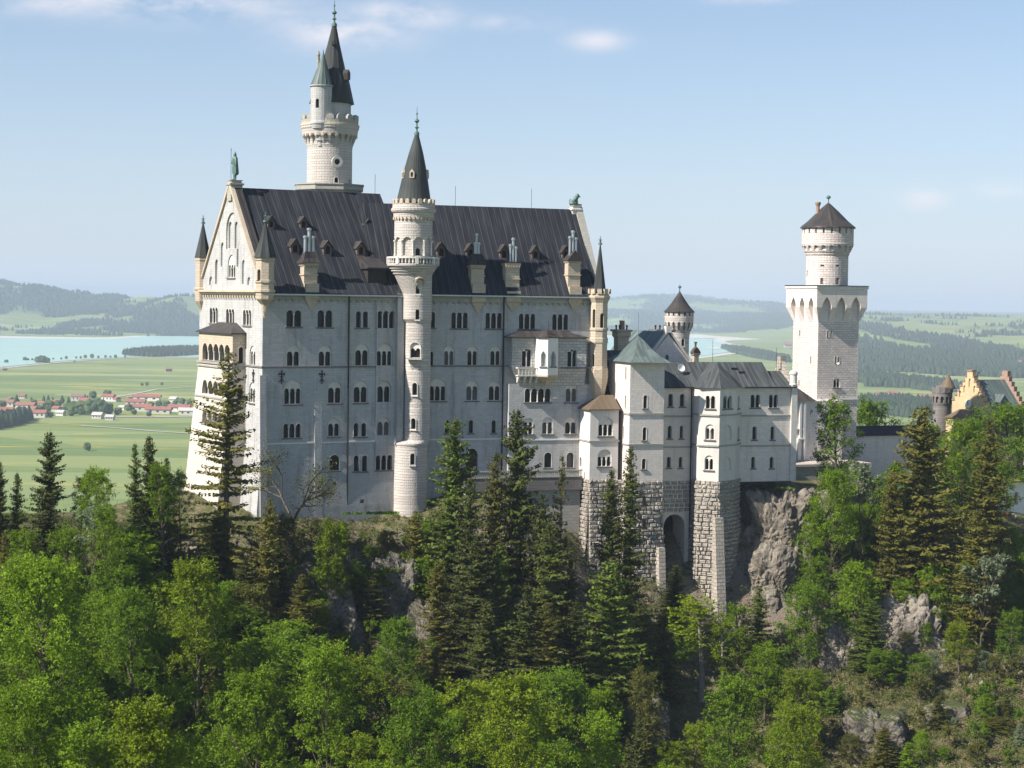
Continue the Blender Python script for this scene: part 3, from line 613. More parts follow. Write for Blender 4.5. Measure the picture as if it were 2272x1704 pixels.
# ---- statues on the roof ends
def pedestal(fr, x, y, z0, z1, w):
    return MB().rings([[(x-a, y-a, z), (x+a, y-a, z), (x+a, y+a, z), (x-a, y+a, z)] for a, z in ((w*.9, z0), (w*.9, z1-1.0), (w*1.1, z1-.9), (w*1.1, z1-.6), (w*.8, z1-.5), (w*.8, z1-.12), (w*.95, z1-.1), (w*.95, z1))])
zk0 = L.z_at(.8, wL/2, 428); zk1 = L.z_at(.8, wL/2, 400)
PAL.part('statue_pedestal', pedestal(L, .8, wL/2, zk0-1.5, zk1, 1.25), 'grey_trim')
ST = Thing('statue', 'green bronze knight statue with spear and shield on the sunlit gable peak', 'statue', L, (.8, wL/2, zk1))
s = 1.0
def V(*a): return Vector(a)
skinny(ST, 'figure', [(V(0, -.35, .25), V(0, -.3, 1.3), .2, .26), (V(0, .35, .25), V(0, .25, 1.35), .2, .26), (V(0, -.3, 1.3), V(0, -.15, 2.4), .28, .34), (V(0, .25, 1.35), V(0, .15, 2.4), .28, .34),
    (V(0, 0, 2.3), V(0, 0, 3.2), .5, .52), (V(0, 0, 3.2), V(0, 0, 4.0), .52, .55), (V(0, 0, 4.1), V(0, 0, 4.45), .2, .18), (V(0, 0, 4.75), .33, 1.2), (V(0, 0, 5.1), V(0, 0, 5.35), .18, .06),
    (V(0, .5, 4.0), V(-.2, .95, 3.2), .22, .18), (V(-.2, .95, 3.2), V(-.3, 1.25, 3.75), .17, .14), (V(0, -.5, 4.0), V(-.1, -.85, 3.1), .22, .18), (V(-.1, -.85, 3.1), V(-.3, -.9, 2.3), .17, .15),
    (V(.15, 0, 3.9), V(.3, 0, 1.4), .4, .5), (V(-.1, -.35, .1), V(-.45, -.35, .1), .14, .12), (V(-.1, .35, .1), V(-.45, .35, .1), .14, .12)], 'bronze', vox=.1)
ST.part('spear', MB().tube((-.3, 1.3, 0), (-.3, 1.3, 5.6), .05, 6).tube((-.3, 1.3, 5.6), (-.3, 1.3, 6.2), .1, 6, .01), 'bronze', T=Matrix.Translation(ST.org))
ST.part('shield', MB().poly([[(0, -.6), (.5, .1), (.55, 1.2), (0, 1.5), (-.55, 1.2), (-.5, .1)]], -.08, .08), 'bronze', T=Matrix.Translation(ST.org) @ Matrix.Translation((-.45, -.95, 1.2)) @ Matrix.Rotation(-1.2, 4, 'Z'))
zl0, zl1 = Rf.z_at(uR-.6, wR/2, 468), Rf.z_at(uR-.6, wR/2, 457)
PAL.part('statue_pedestal', rmesh(pedestal(Rf, uR-1.2, wR/2, zrR-1.0, zl1, 1.0)), 'column_stone')
LI = Thing('statue', 'green bronze seated lion statue on the far right end of the main roof ridge', 'statue', Rf, (uR-1.2, wR/2, zl1))
skinny(LI, 'figure', [(V(-.8, 0, .45), .48, 1), (V(-.75, 0, .5), V(.15, 0, 1.45), .45, .42), (V(.15, 0, 1.5), V(.35, 0, 1.8), .48, .42), (V(.45, 0, 2.0), .42, 1.0), (V(.7, 0, 1.9), V(.95, 0, 1.82), .2, .15),
    (V(.3, -.25, 1.2), V(.5, -.28, .15), .17, .12), (V(.3, .25, 1.2), V(.5, .28, .15), .17, .12), (V(.5, -.28, .12), V(.8, -.28, .1), .13, .1), (V(.5, .28, .12), V(.8, .28, .1), .13, .1),
    (V(-.7, -.35, .4), V(-.1, -.42, .5), .3, .2), (V(-.1, -.42, .5), V(-.05, -.42, .12), .14, .1), (V(-.7, .35, .4), V(-.1, .42, .5), .3, .2), (V(-.1, .42, .5), V(-.05, .42, .12), .14, .1),
    (V(-1.15, 0, .3), V(-1.3, 0, .9), .1, .07), (V(-1.3, 0, .9), V(-1.05, 0, 1.25), .07, .12), (V(.35, -.25, 2.35), .1, 1), (V(.35, .25, 2.35), .1, 1)], 'bronze', vox=.08)
# ================================================================== round towers
class Tower(Thing):
    def __init__(s, name, label, px, Y, pybase, cat='tower'):
        c = at(px, 700, Y); al = math.atan2(c.x, c.y); F = Frame((c.x, c.y), 90+math.degrees(al)); s.k = Y*math.cos(al)/FPX; s.px = px
        super().__init__(name, label, cat, F, (0, 0, F.z_at(0, 0, pybase)))
    def z(s, py): return s.fr.z_at(0, 0, py)
    def prof(s, P): return [(p[0]*s.k, s.z(p[1]), ((p[2]-s.px)*s.k if len(p) > 2 else 0)) for p in P]
    def lathe(s, P, n=40): return MB().lathe(s.prof(P), n)
    def wall(s, px, rpx, cpx=None):
        c = ((cpx or s.px)-s.px)*s.k; a = math.asin(max(-.98, min(.98, (px-(cpx or s.px))/rpx))); r = rpx*s.k
        return Wall(s.fr, c+r*math.sin(a), -r*math.cos(a), math.degrees(a))
    def win(s, px, rpx, w, pt, pb, cuts, cpx=None, k=1, blind=None, parent=None, depth=.9, pane='dark_glass', sill=True):
        W = s.wall(px, rpx, cpx); a = W.a; ww = w*s.k; z0, z1 = s.z(pb), s.z(pt); h = z1-z0
        H = s.z(blind)-z0 if blind else h
        out = arched(-ww/2, ww/2, 0, H) if (blind or k == 1) else scallop(-ww/2, ww/2, 0, h, k, .2)
        cuts.append(W_(MB().poly([out], -.8, depth), W, 0, 0, z0))
        T = W.T(0, 0, z0); m = MB(); fw = .1
        m.poly([[(-ww/2-fw, -.05), (ww/2+fw, -.05)]+[(p[0]*(ww/2+fw)/(ww/2), p[1]+fw) for p in out[2:]], out], -.09, .12)
        if blind: m.poly([out, scallop(-ww/2+.12, ww/2-.12, .06, h, k, .2)], .25, .5)
        o = s.part('window', m, 'column_stone', T=T); s.part('pane', MB().poly([out], depth-.12, depth-.05), pane, parent=o, T=T)
        if sill: s.part('sill', MB().box(-ww/2-.2, ww/2+.2, -.25, .1, -.3, -.06), 'column_stone', parent=o, T=T)
    def ring(s, rpx, cpx, n, mk, skip=None, a0=0):
        m = MB(); c = (cpx-s.px)*s.k
        for i in range(n):
            a = a0+2*math.pi*i/n
            m.join(mk(), Matrix.Translation((c, 0, 0)) @ Matrix.Rotation(a, 4, 'Z') @ Matrix.Translation((0, -rpx*s.k, 0)))
        return m
kY = K0.y
STW = Tower('stair_tower', 'slender round stair tower with balcony and grey spire in the middle of the long facade', 920, kY-.6, 1140)
cs = []
for px, r, w, t, b, c in ((926, 30, 8.5, 632, 652, 925), (926, 29, 8, 686, 708, 927), (922, 28.5, 11, 848, 875, 928), (920, 28.5, 11, 926, 950, 928)): STW.win(px, r, w, t, b, cs, c)
STW.win(919, 37, 10, 1003, 1028, cs, 915)
STW.win(922, 28.5, 24, 772, 793, cs, 928, k=2, blind=759, sill=False)
nich = []
for i in range(10):
    a = i*36+17-180; W = Wall(STW.fr, -5*STW.k+42*STW.k*math.sin(R_(a)), -42*STW.k*math.cos(R_(a)), a); ww = 42*STW.k*.47
    nich.append(W_(MB().poly([arched(-ww/2, ww/2, 0, STW.z(527)-STW.z(568))], -.8, .45), W, 0, 0, STW.z(568)))
    if i == 5: cs.append(W_(MB().poly([arched(-.45, .45, 0, STW.z(551)-STW.z(569))], .3, 1.2), W, 0, 0, STW.z(569))); STW.part('door', MB().poly([arched(-.45, .45, 0, 1.5)], 1.05, 1.1), 'void_dark', T=W.T(0, 0, STW.z(569)))
shaft = STW.lathe([(42, 1190, 915), (38, 1120, 915), (37.5, 1062, 915), (36.5, 988, 915.5), (38, 986, 915.5), (38, 982, 915.5), (30, 977, 927), (28.5, 974, 928), (28.5, 716, 928), (32.5, 708, 925.3), (32.5, 652, 925), (35, 640, 922.5),
                   (42, 610, 915.5), (44, 609, 915), (45, 604, 915), (48, 603, 915), (49, 598, 915), (52, 597, 915), (53, 592, 915), (57, 591, 915), (58, 587.5, 915), (57, 586, 915), (42, 585.5, 915), (42, 486, 915)], 48)
shaft = cut(cut(shaft, nich), cs); STW.part('shaft', shaft, 'tower_stone')
STW.part('parapet', STW.lathe([(42.5, 487, 915), (44, 486, 915), (45, 474, 915), (48, 472, 915), (50, 468, 915), (50, 464, 915), (47, 462, 915), (46.5, 453, 915), (30, 453, 915)], 40), 'tower_stone')
STW.part('corbel_ring', STW.ring(43, 915, 30, lambda: MB().box(-.2, .2, -.22, .3, STW.z(489), STW.z(482))), 'sandstone')
STW.part('battlement', STW.ring(46, 915, 20, lambda: MB().poly([arched(-.36, .36, STW.z(454), STW.z(442.5))], -.1, .35)), 'sandstone')
m = STW.lathe([(55, 574.5, 915), (57.8, 574, 915), (57.8, 570.5, 915), (55, 570.5, 915)], 40); m.join(STW.ring(56.5, 915, 44, lambda: MB().lathe([(.1, STW.z(586)), (.17, STW.z(582)), (.08, STW.z(577)), (.13, STW.z(574))], 6)))
m.join(STW.ring(57, 915, 8, lambda: MB().box(-.3, .3, -.15, .3, STW.z(587), STW.z(570.8)), a0=.15)); STW.part('balcony_rail', m, 'column_stone')
for i in range(10):
    a = R_(35+36*i); STW.part('column', MB().lathe([(.22, STW.z(568)), (.15, STW.z(565)), (.14, STW.z(540)), (.28, STW.z(536)), (.28, STW.z(534))], 8, -5*STW.k+42.3*STW.k*math.sin(a), -42.3*STW.k*math.cos(a)), 'column_stone')
cone = STW.part('spire', STW.lathe([(39, 452, 915), (38, 446, 915), (33, 420, 916), (26, 382, 917.5), (15.5, 338, 919), (4, 298, 920)], 28), 'spire_roof')
STW.part('finial', finial(MB(), 0, 0, STW.z(298), STW.z(236)-STW.z(298), .5), 'bronze')
for px in (892, 911, 945):
    W = STW.wall(px, 27, 917.5) ; z = STW.z(397)
    STW.part('spire_dormer', MB().poly([[(-.45, 0), (.45, 0), (.45, 1.1), (0, 1.7), (-.45, 1.1)], arched(-.25, .25, .2, 1.1)], -.35, 1.2), 'sandstone', T=W.T(0, .1, z), )
m = MB()
def hang(r, z0_, cx): return (r*STW.k, STW.z(z0_), (cx-920)*STW.k)
mm = MB().lathe([hang(4, 641, 931), hang(9, 634, 931), hang(15, 620, 931), hang(15.2, 588, 931)], 20, 0, -30*STW.k)
mm = cut(mm, [MB().poly([arched(((931-920)-8.5)*STW.k, ((931-920)+8.5)*STW.k, STW.z(650), STW.z(617))], -60*STW.k, -33*STW.k)])
STW.part('hanging_turret', mm, 'sandstone')
W = STW.wall(922, 28.5, 928); STW.part('window_balcony', W_(MB().box(-1.5, 1.5, -1.2, .6, STW.z(796.5), STW.z(793)).rings([[(-.3, .3, STW.z(830)), (.3, .3, STW.z(830)), (.3, .9, STW.z(830)), (-.3, .9, STW.z(830))], [(-1.2, -.6, STW.z(796.6)), (1.2, -.6, STW.z(796.6)), (1.2, .9, STW.z(796.6)), (-1.2, .9, STW.z(796.6))]]), W), 'tower_stone')
# ---- tall rear tower
TT = Tower('great_tower', 'tallest round white tower with a steep green grey spire rising behind the left roof', 728, 362, 430)
cs = []
TT.win(743, 50, 9, 396, 408, cs); TT.win(772, 50, 7, 397, 408, cs)
sh = TT.lathe([(50, 560), (50, 330), (52, 322), (56, 312), (61, 300), (62.5, 290), (64.5, 286), (64.5, 279), (60, 277)], 48)
# oculus
W = TT.wall(744.5, 50); z = TT.z(362); circ = [(1.0*math.cos(t*math.pi/8), 1.0*math.sin(t*math.pi/8)) for t in range(16)]; cs.append(W_(MB().poly([[(p[0]*.55, p[1]*.55) for p in circ]], -.8, .9), W, 0, 0, z))
arches = []
for i in range(24):
    a = i*15+7; Wd = Wall(TT.fr, 63*TT.k*math.sin(R_(a)), -63*TT.k*math.cos(R_(a)), a); ww = 63*TT.k*R_(15)*.6
    arches.append(W_(MB().poly([arched(-ww/2, ww/2, 0, TT.z(300)-TT.z(329), 6, True)], -1.0, 13*TT.k-.12), Wd, 0, 0, TT.z(329)))
TT.part('shaft', cut(cut(sh, cs), arches), 'tower_stone')
TT.part('oculus', MB().poly([[(p[0]*1.1, p[1]*1.1) for p in circ], [(p[0]*.6, p[1]*.6) for p in circ]], -.15, .15), 'column_stone', T=W.T(0, 0, z))
TT.part('pane', MB().poly([[(p[0]*.55, p[1]*.55) for p in circ]], .6, .65), 'dark_glass', T=W.T(0, 0, z))
TT.part('corbel_ring', TT.ring(60, 728, 24, lambda: MB().rings([[(-.22, -.1, z), (.22, -.1, z), (.22, .5, z), (-.22, .5, z)] for z in (TT.z(306), TT.z(300))]), a0=R_(14.5)).join(TT.lathe([(60, 283), (65.5, 282), (65.5, 278), (60, 277)])), 'sandstone')
TT.part('parapet', TT.lathe([(58, 279), (63, 279), (63, 268), (58, 268)], 40), 'grey_trim')
TT.part('battlement', TT.ring(62.5, 728, 16, lambda: MB().poly([arched(-.75, .75, TT.z(268.2), TT.z(256))], -.05, .5)), 'grey_trim')
TT.part('upper_shaft', cut(TT.lathe([(43, 279, 731), (43, 226, 731), (44, 225, 731)], 32), []), 'limestone')
TT.part('spire', TT.lathe([(50, 231, 731.5), (49, 228, 731.5), (36.5, 178, 733), (27, 152, 733.5), (14, 100, 734.5), (4.5, 56, 735.5)], 12), 'spire_roof')
m = MB(); finial(m, (735.5-728)*TT.k, 0, TT.z(56), TT.z(-3)-TT.z(56), .55); TT.part('finial', m, 'bronze')
W = TT.wall(764, 38, 733); dz = TT.z(179)
TT.part('spire_dormer', MB().poly([[(-.5, 0), (.5, 0), (.5, 1.3), (0, 2.0), (-.5, 1.3)]], -.6, 1.2), 'slate_roof', T=W.T(0, .1, dz))
W = TT.wall(734, 20, 734.5); TT.part('spire_dormer', MB().poly([[(-.3, 0), (.3, 0), (0, .9)]], -.4, .6), 'spire_roof', T=W.T(0, 0, TT.z(102)))
tm = MB().lathe([(1*TT.k, TT.z(346), (708.8-728)*TT.k)]+[(r*TT.k, TT.z(p), (708.8-728)*TT.k) for r, p in ((5, 338), (5.5, 330), (8, 328), (9, 318), (12, 316), (12.5, 306), (16, 304), (18, 292), (22, 290), (24, 282), (25.5, 280), (25.5, 276), (23.5, 274), (23.5, 199), (25.5, 197), (25.5, 195))], 24, 0, -40*TT.k)
cs = []
Wt = Wall(TT.fr, (708.8-728-9)*TT.k, -(40+21.5)*TT.k, -22); ww = 8*TT.k
cs.append(W_(MB().poly([arched(-ww/2, ww/2, 0, TT.z(226)-TT.z(246))], -1, .6), Wt, 0, 0, TT.z(246)))
t_ = TT.part('side_turret', cut(tm, cs), 'limestone')
TT.part('turret_window', W_(MB().poly([arched(-ww/2, ww/2, 0, TT.z(226)-TT.z(246))], .45, .5), Wt, 0, 0, TT.z(246)), 'dark_glass', t_)
TT.part('turret_roof', MB().lathe([(r*TT.k, TT.z(p), (cx-728)*TT.k) for r, p, cx in ((26, 198, 709), (25, 195.5, 709), (17, 172, 710), (9, 148, 711), (1.5, 123, 712), (.5, 116, 712))], 16, 0, -40*TT.k), 'copper_roof', t_)
TT.part('chimney', MB().lathe([(r*TT.k, TT.z(p), (701-728)*TT.k) for r, p in ((3.5, 230), (3.5, 126), (4.5, 125), (4.5, 122), (2.5, 121), (2.5, 117), (1, 115))], 10, 0, -14*TT.k), 'grey_trim')
oc_ = [(math.cos(math.pi/8+i*math.pi/4), math.sin(math.pi/8+i*math.pi/4)) for i in range(8)]
m = MB()
for r0, r1, p0_, p1_ in ((78, 74, 413, 410.5), (76, 74, 424, 413.2)): 
    m.rings([[(x*r*TT.k*1.06, y*r*TT.k*1.06, TT.z(p)) for x, y in oc_] for r, p in ((r0, p0_), (r0, p1_))])
m.rings([[(x*76*TT.k, y*76*TT.k, TT.z(p)) for x, y in oc_] for p in (450, 424.1)])
TT.part('platform', m, 'grey_trim')
# ================================================================== the lower south wing (bower)
def planebox(x0, x1, y0, y1, z0, z1): return MB().box(x0, x1, y0, y1, z0, z1)
def zK(px, y, py): return Rf.z_at(Rf.x_at(px, y, -20), y, py)
rng = random.Random(7)
def rustic(A, B, ztop, zbot, n_out, batter, mat_rows=.78, parent=None, th=None):
    """rough stone blocks laid over the face from A to B (plan points), leaning out by batter towards the bottom"""
    m = MB(); dx, dy = B[0]-A[0], B[1]-A[1]; ln = math.hypot(dx, dy); ex, ey = dx/ln, dy/ln; nx, ny = ey, -ex
    rows = int((ztop-zbot)/mat_rows); h = (ztop-zbot)/rows
    for r in range(rows):
        z1 = ztop-r*h; z0 = z1-h; s = -rng.random()*.6; k = (ztop-(z0+z1)/2)/(ztop-zbot)*batter
        while s < ln+.1:
            w = rng.uniform(.7, 1.7); a, b = max(s, -.12), min(s+w, ln+.12); s += w
            if b-a < .3: continue
            g = .045; o = rng.uniform(.08, .34); i = .13
            P = lambda t, d, z: (A[0]+ex*t+nx*(d+k), A[1]+ey*t+ny*(d+k), z)
            q = [P(a+g, -.1, z0+g), P(b-g, -.1, z0+g), P(b-g, -.1, z1-g), P(a+g, -.1, z1-g)]
            t = [P(a+g+i*rng.uniform(.6, 1.6), o*rng.uniform(.7, 1.2), z0+g+i*rng.uniform(.5, 1.3)), P(b-g-i*rng.uniform(.6, 1.6), o*rng.uniform(.7, 1.2), z0+g+i*rng.uniform(.5, 1.3)),
                 P(b-g-i*rng.uniform(.6, 1.6), o*rng.uniform(.7, 1.2), z1-g-i*rng.uniform(.4, 1.2)), P(a+g+i*rng.uniform(.6, 1.6), o*rng.uniform(.7, 1.2), z1-g-i*rng.uniform(.4, 1.2))]
            m.rings([q, t], cap0=False)
    return m
BOW = Thing('residential_wing', 'lower pale wing with polygonal bay, square block and green copper roofs on rusticated base', 'building', Rf, (uR, -6, -34))
def kwall(y): return Wall(Rf, 0, y, 0)
def solid(fp, z0, z1): return MB().rings([[(p[0], p[1], z) for p in fp] for z in (z0, z1)])
def course(fp, zs, out=.18, h=.3, mat='dark_stone', nm='string_course'):
    m = MB()
    for z in zs:
        cx_, cy_ = sum(p[0] for p in fp)/len(fp), sum(p[1] for p in fp)/len(fp)
        q = [(p[0]+(out if p[0] > cx_ else -out), p[1]-(out if p[1] < cy_ else 0)) for p in fp]
        m.rings([[(p[0], p[1], zz) for p in q] for zz in (z-h/2, z+h/2)])
    return m
# -- low annex beside the palace
ya = -6.5; xa0, xa1 = Rf.x_at(1310, ya, -20), Rf.x_at(1373, ya, -20)
zt_, zb_ = zK(1340, ya, 910), zK(1340, ya, 1063); fpA = [(xa0, ya), (xa1, ya), (xa1, 0), (xa0, 0)]
WA = kwall(ya); cs = []
window(BOW, WA, (1343.6, 33, 942, 967.5, 3, 925), cs); window(BOW, WA, (1341, 31, 1013.6, 1035, 3, 997), cs)
WAl = Wall(Rf, xa0, 0, -90)
window(BOW, WAl, (1288.5, 4, 1014, 1035, 1), cs, sill=False)
BOW.part('wall', cut(solid(fpA, zb_, zt_), cs), 'plaster')
BOW.part('string_course', course(fpA, [zK(1340, ya, 979)]), 'grey_trim')
BOW.part('roof', MB().rings([[(xa0-.5, ya-.5, zt_), (xa1+.2, ya-.5, zt_), (xa1+.2, 0, zt_), (xa0-.5, 0, zt_)], [(xa0-.5, ya-.5, zt_+.18), (xa1+.2, ya-.5, zt_+.18), (xa1+.2, 0, zt_+.18), (xa0-.5, 0, zt_+.18)],
        [(xa0+3.6, ya+3.4, zt_+2.7), (xa1+.2, ya+3.4, zt_+2.7), (xa1+.2, ya+3.6, zt_+2.7), (xa0+3.6, ya+3.6, zt_+2.7)]]), 'brown_roof')
# -- square block
ys = -9.5; xs0, xs1 = Rf.x_at(1397, ys, -20), Rf.x_at(1473, ys, -20); zs_t, zs_b = zK(1430, ys, 804), zK(1430, ys, 1067)
fpS = [(xs0, ys), (xs1, ys), (xs1, 1.0), (xs0, 1.0)]; WS = kwall(ys); cs = []
for sp in ((1431.7, 9, 877, 906, 1), (1430, 9, 948, 977, 1), (1428.5, 9, 1017.6, 1041, 1)): window(BOW, WS, sp, cs)
WSl = Wall(Rf, xs0, ys, -90)
for px, t, b in ((1389, 813, 842), (1388, 877, 906), (1383, 945, 973)): window(BOW, WSl, (px, 2.6, t, b, 1), cs, sill=False)
BOW.part('wall', cut(solid(fpS, zs_b, zs_t), cs), 'limestone_lit')
BOW.part('string_course', course(fpS, [zK(1430, ys, 918.7), zK(1430, ys, 986.5)]), 'grey_trim')
cxs, cys = (xs0+xs1)/2, (ys+.5)/2-.3; hw = (xs1-xs0)/2; hd = 5.6; za = zK(1428, ys+5, 745)
zr = [(1.17, 0), (1.15, .02), (.80, .22), (.50, .48), (.24, .78), (.02, 1.0)]
BOW.part('roof', MB().rings([[(cxs-hw*k, cys-hd*k, zs_t+t*(za-zs_t)), (cxs+hw*k, cys-hd*k, zs_t+t*(za-zs_t)), (cxs+hw*k, cys+hd*k, zs_t+t*(za-zs_t)), (cxs-hw*k, cys+hd*k, zs_t+t*(za-zs_t))] for k, t in zr]).tube((cxs, cys, za-.1), (cxs, cys, za+4.5), .04, 5), 'copper_roof')
# -- middle stretch, polygonal bay and right stretch
ym = -5.5; xm0, xm1 = xs1-.1, Rf.x_at(1763, ym, -20); zm_t, zm_b = zK(1600, ym, 859), zK(1700, ym, 1068)
WM = kwall(ym); cs = []
for sp in ((1488, 10.5, 874, 902, 1), (1513.6, 10.5, 874, 902, 1), (1486, 9, 944.5, 973, 1), (1512, 8, 944.5, 973, 1), (1484, 9, 1013.6, 1038, 1), (1510, 8, 1013.6, 1038, 1),
           (1675.8, 21, 875.5, 904.5, 2), (1716, 20, 875.5, 904.5, 2), (1674, 10, 946, 975.5, 1), (1714, 9, 946, 975.5, 1), (1671, 9, 1013.6, 1039, 1), (1712, 9, 1013.6, 1039, 1)): window(BOW, WM, sp, cs)
zarch = zK(1500, ym, 1141); zlow = -62
xr0, xr1 = Rf.x_at(1475, ym, -30), Rf.x_at(1522, ym, -30)
cs.append(MB().poly([arched(xr0, xr1, zlow-2, zarch)], ym-2, ym+6))
fpM = [(xm0, ym), (xm1, ym), (xm1, 5), (xm0, 5)]
xb1 = Rf.x_at(1640, ym, -30)
body = MB().rings([[(xm0, ym, z), (xb1, ym, z), (xb1, 5, z), (xm0, 5, z)] for z in (zlow, zm_t)])
BOW.part('wall', cut(body, cs), 'limestone_lit')
body = MB().rings([[(xb1, ym, z), (xm1, ym, z), (xm1, 5, z), (xb1, 5, z)] for z in (zm_b, zm_t)])
BOW.part('wall', cut(body, cs[6:12]), 'limestone_lit')
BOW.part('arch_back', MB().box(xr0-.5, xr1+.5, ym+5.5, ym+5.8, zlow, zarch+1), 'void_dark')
pts = [(1538, ym), (1551, -9.0), (1597, -11.6), (1633, -9.0), (1644, ym)]
fpB = [(Rf.x_at(px, y, -20), y) for px, y in pts]; cs = []
WB1 = wall2(Rf, fpB[1], fpB[2]); WB2 = wall2(Rf, fpB[2], fpB[3]); WB3 = wall2(Rf, fpB[3], fpB[4]); WB0 = wall2(Rf, fpB[0], fpB[1])
for W, sp in ((WB1, (1576, 21, 878, 906.5, 2)), (WB1, (1575, 21, 950, 975.5, 2, 941.5)), (WB1, (1573, 20, 1018, 1043, 2, 1010.5)), (WB2, (1614, 20, 878, 906.5, 2)), (WB3, (1638.5, 4, 878, 906, 1)), (WB3, (1638, 4, 946, 975, 1))): window(BOW, W, sp, cs)
for px, t, b in ((1613.5, 942, 977), (1611.5, 1012, 1045)):       # blind niches
    s0, z0 = WB2.sz(px-10.5, b); s1, z1 = WB2.sz(px+10.5, t); cs.append(W_(MB().poly([arched(s0, s1, z0, z1)], -.6, .25), WB2))
zB_b = Rf.z_at(fpB[2][0], fpB[2][1], 1068); zB_t = Rf.z_at(fpB[2][0], fpB[2][1], 863)
BOW.part('polygonal_bay', cut(solid(fpB, zB_b, zm_t), cs), 'plaster')
BOW.part('string_course', course(fpB, [Rf.z_at(fpB[2][0], -11.6, p) for p in (922, 990)]).join(course([(xm0, ym), (xm1, ym), (xm1, 5), (xm0, 5)], [zK(1700, ym, 922), zK(1700, ym, 989)])), 'grey_trim')
# roofs
zrM = zK(1600, 0, 803); xq = Rf.x_at(1690, -.5, -15); xe = Rf.x_at(1757, ym, -17); zrq = zK(1720, -.5, 823)
m = MB().add([(xm0-.2, ym-.5, zm_t), (xq+.5, ym-.5, zm_t), (xq-.0, -.4, zrM), (xm0-.2, -.4, zrM), (xm0-.2, 5.3, zm_t), (xq+.5, 5.3, zm_t)], [(0, 1, 2, 3), (1, 5, 2), (5, 4, 3, 2), (0, 3, 4), (0, 4, 5, 1)])
BOW.part('roof', m, 'mixed_roof')
BOW.part('roof', gable_roof(xq-3, xe, ym-.52, 5.3, zm_t+.02, zrq, .2), 'mixed_roof')
ac = (Rf.x_at(1596, -5, -14), -4.2); zac = zK(1596, -5, 804)
rb_ = [(p[0]+(.4 if p[0] > ac[0] else -.4)*(i != 2), p[1]-.45*(0 < i < 4)) for i, p in enumerate(fpB)]
m = MB().add([(p[0], p[1], zm_t+.05) for p in rb_]+[(ac[0], ac[1], zac), (ac[0], 0, zac-.1)], [(0, 1, 5), (1, 2, 5), (2, 3, 5), (3, 4, 5), (4, 6, 5), (0, 5, 6), (0, 6, 4), (0, 4, 3, 2, 1)])
BOW.part('bay_roof', m, 'mixed_roof')
BOW.part('gutter', MB().box(xm0, fpB[0][0]-.3, ym-.72, ym-.5, zm_t-.15, zm_t+.08).box(fpB[4][0]+.4, xm1, ym-.72, ym-.5, zm_t-.15, zm_t+.08), 'dark_metal')
xg = Rf.x_at(1757, ym, -20)
m = MB().add([(xg, ym-.3, zm_t-.5), (xg, 5.4, zm_t-.5), (xg, -.2, zK(1735, 0, 792)), (xm1+.05, ym-.3, zm_t-.5), (xm1+.05, 5.4, zm_t-.5), (xm1+.05, -.2, zK(1735, 0, 792))], [(0, 2, 1), (3, 4, 5), (0, 3, 5, 2), (2, 5, 4, 1), (0, 1, 4, 3)])
zz = zK(1735, 0, 800); m.box(xg-.3, xm1+.3, -.9, .5, zz-1.6, zz+.9)
BOW.part('gable_coping', m, 'rubble')
m = MB().box(xm1-.9, xm1+.35, ym-.45, ym+.8, zm_b, zm_t+.3); c_ = (xm1-.27, ym+.2); m.lathe([(.75, zm_t+.3), (.85, zm_t+.5), (.7, zm_t+.7), (.7, zm_t+2.4), (.85, zm_t+2.5), (.8, zm_t+2.9), (.5, zm_t+3.2), (.1, zm_t+3.35)], 12, *c_)
BOW.part('corner_pier', m, 'column_stone')
BOW.part('drainpipe', MB().tube((Rf.x_at(1534.5, ym-.3, -20), ym-.3, -45), (Rf.x_at(1534.5, ym-.3, -20), ym-.3, zm_t), .13), 'dark_metal')
BOW.part('drainpipe', MB().tube((xa1+.4, ya+.3, zb_-.0), (xa1+.4, ya+.3, zt_), .12), 'dark_metal')
BOW.part('lightning_rod', MB().tube((Rf.x_at(1596, -3, 0), -.4, zrM-.1), (Rf.x_at(1596, -3, 0), -.4, zrM+4.4), .04, 5).tube((xe-.8, -.2, zrq), (xe-.8, -.2, zrq+4.6), .04, 5), 'dark_metal')
xx, yy_, zz, k_ = on_roof(Rf, ym-.5, zm_t, -.4, zrM, 1508, 823)
d_ = MB().lathe([(.1, 0), (.45, .12), (.75, .35), (.7, .36), (.4, .2), (.05, .12)], 16)
BOW.part('satellite_dish', MB().join(d_, Matrix.Translation((xx, yy_-.5, zz+.5)) @ Matrix.Rotation(1.2, 4, 'X')), 'white_wall')
for px, py in ((1630, 821), (1646, 829)):
    xx, yy_, zz, k_ = on_roof(Rf, ym-.5, zm_t, -.4, zrM, px, py); BOW.part('roof_hatch', MB().box(xx-.6, xx+.6, yy_, yy_+.8, zz, zz+.45), 'dark_metal')
# -- rusticated base
def based(fp, i0, i1, ztop, zbot, bat):
    m = MB(); core = MB(); c = [(sum(p[0] for p in fp)/len(fp), max(p[1] for p in fp))]
    for i in range(i0, i1): m.join(rustic(fp[i], fp[i+1], ztop, zbot, 0, bat))
    return m
for fp, i0, i1, zt2, bat in (([(xa0, 0), (xa0, ya), (xa1, ya)], 0, 2, zb_, 1.6), ([(xa1, ya), (xs0, ya-.2), (xs0, ys), (xs1, ys), (xs1, ym)], 0, 4, zs_b, 1.0), (fpB, 0, 4, zB_b, .7)):
    core = solid(fp+([(fp[-1][0], 4), (fp[0][0], 4)] if fp is not fpB else [(fp[-1][0], ym+1), (fp[0][0], ym+1)]), zlow-3, zt2)
    b = BOW.part('rusticated_base', core.join(based(fp, i0, i1, zt2, zlow-2, bat)), 'rubble')
BOW.part('rusticated_base', rustic((xs1, ym), (fpB[0][0], ym), zK(1500, ym, 1066), zarch+.4, 0, 0), 'rubble')
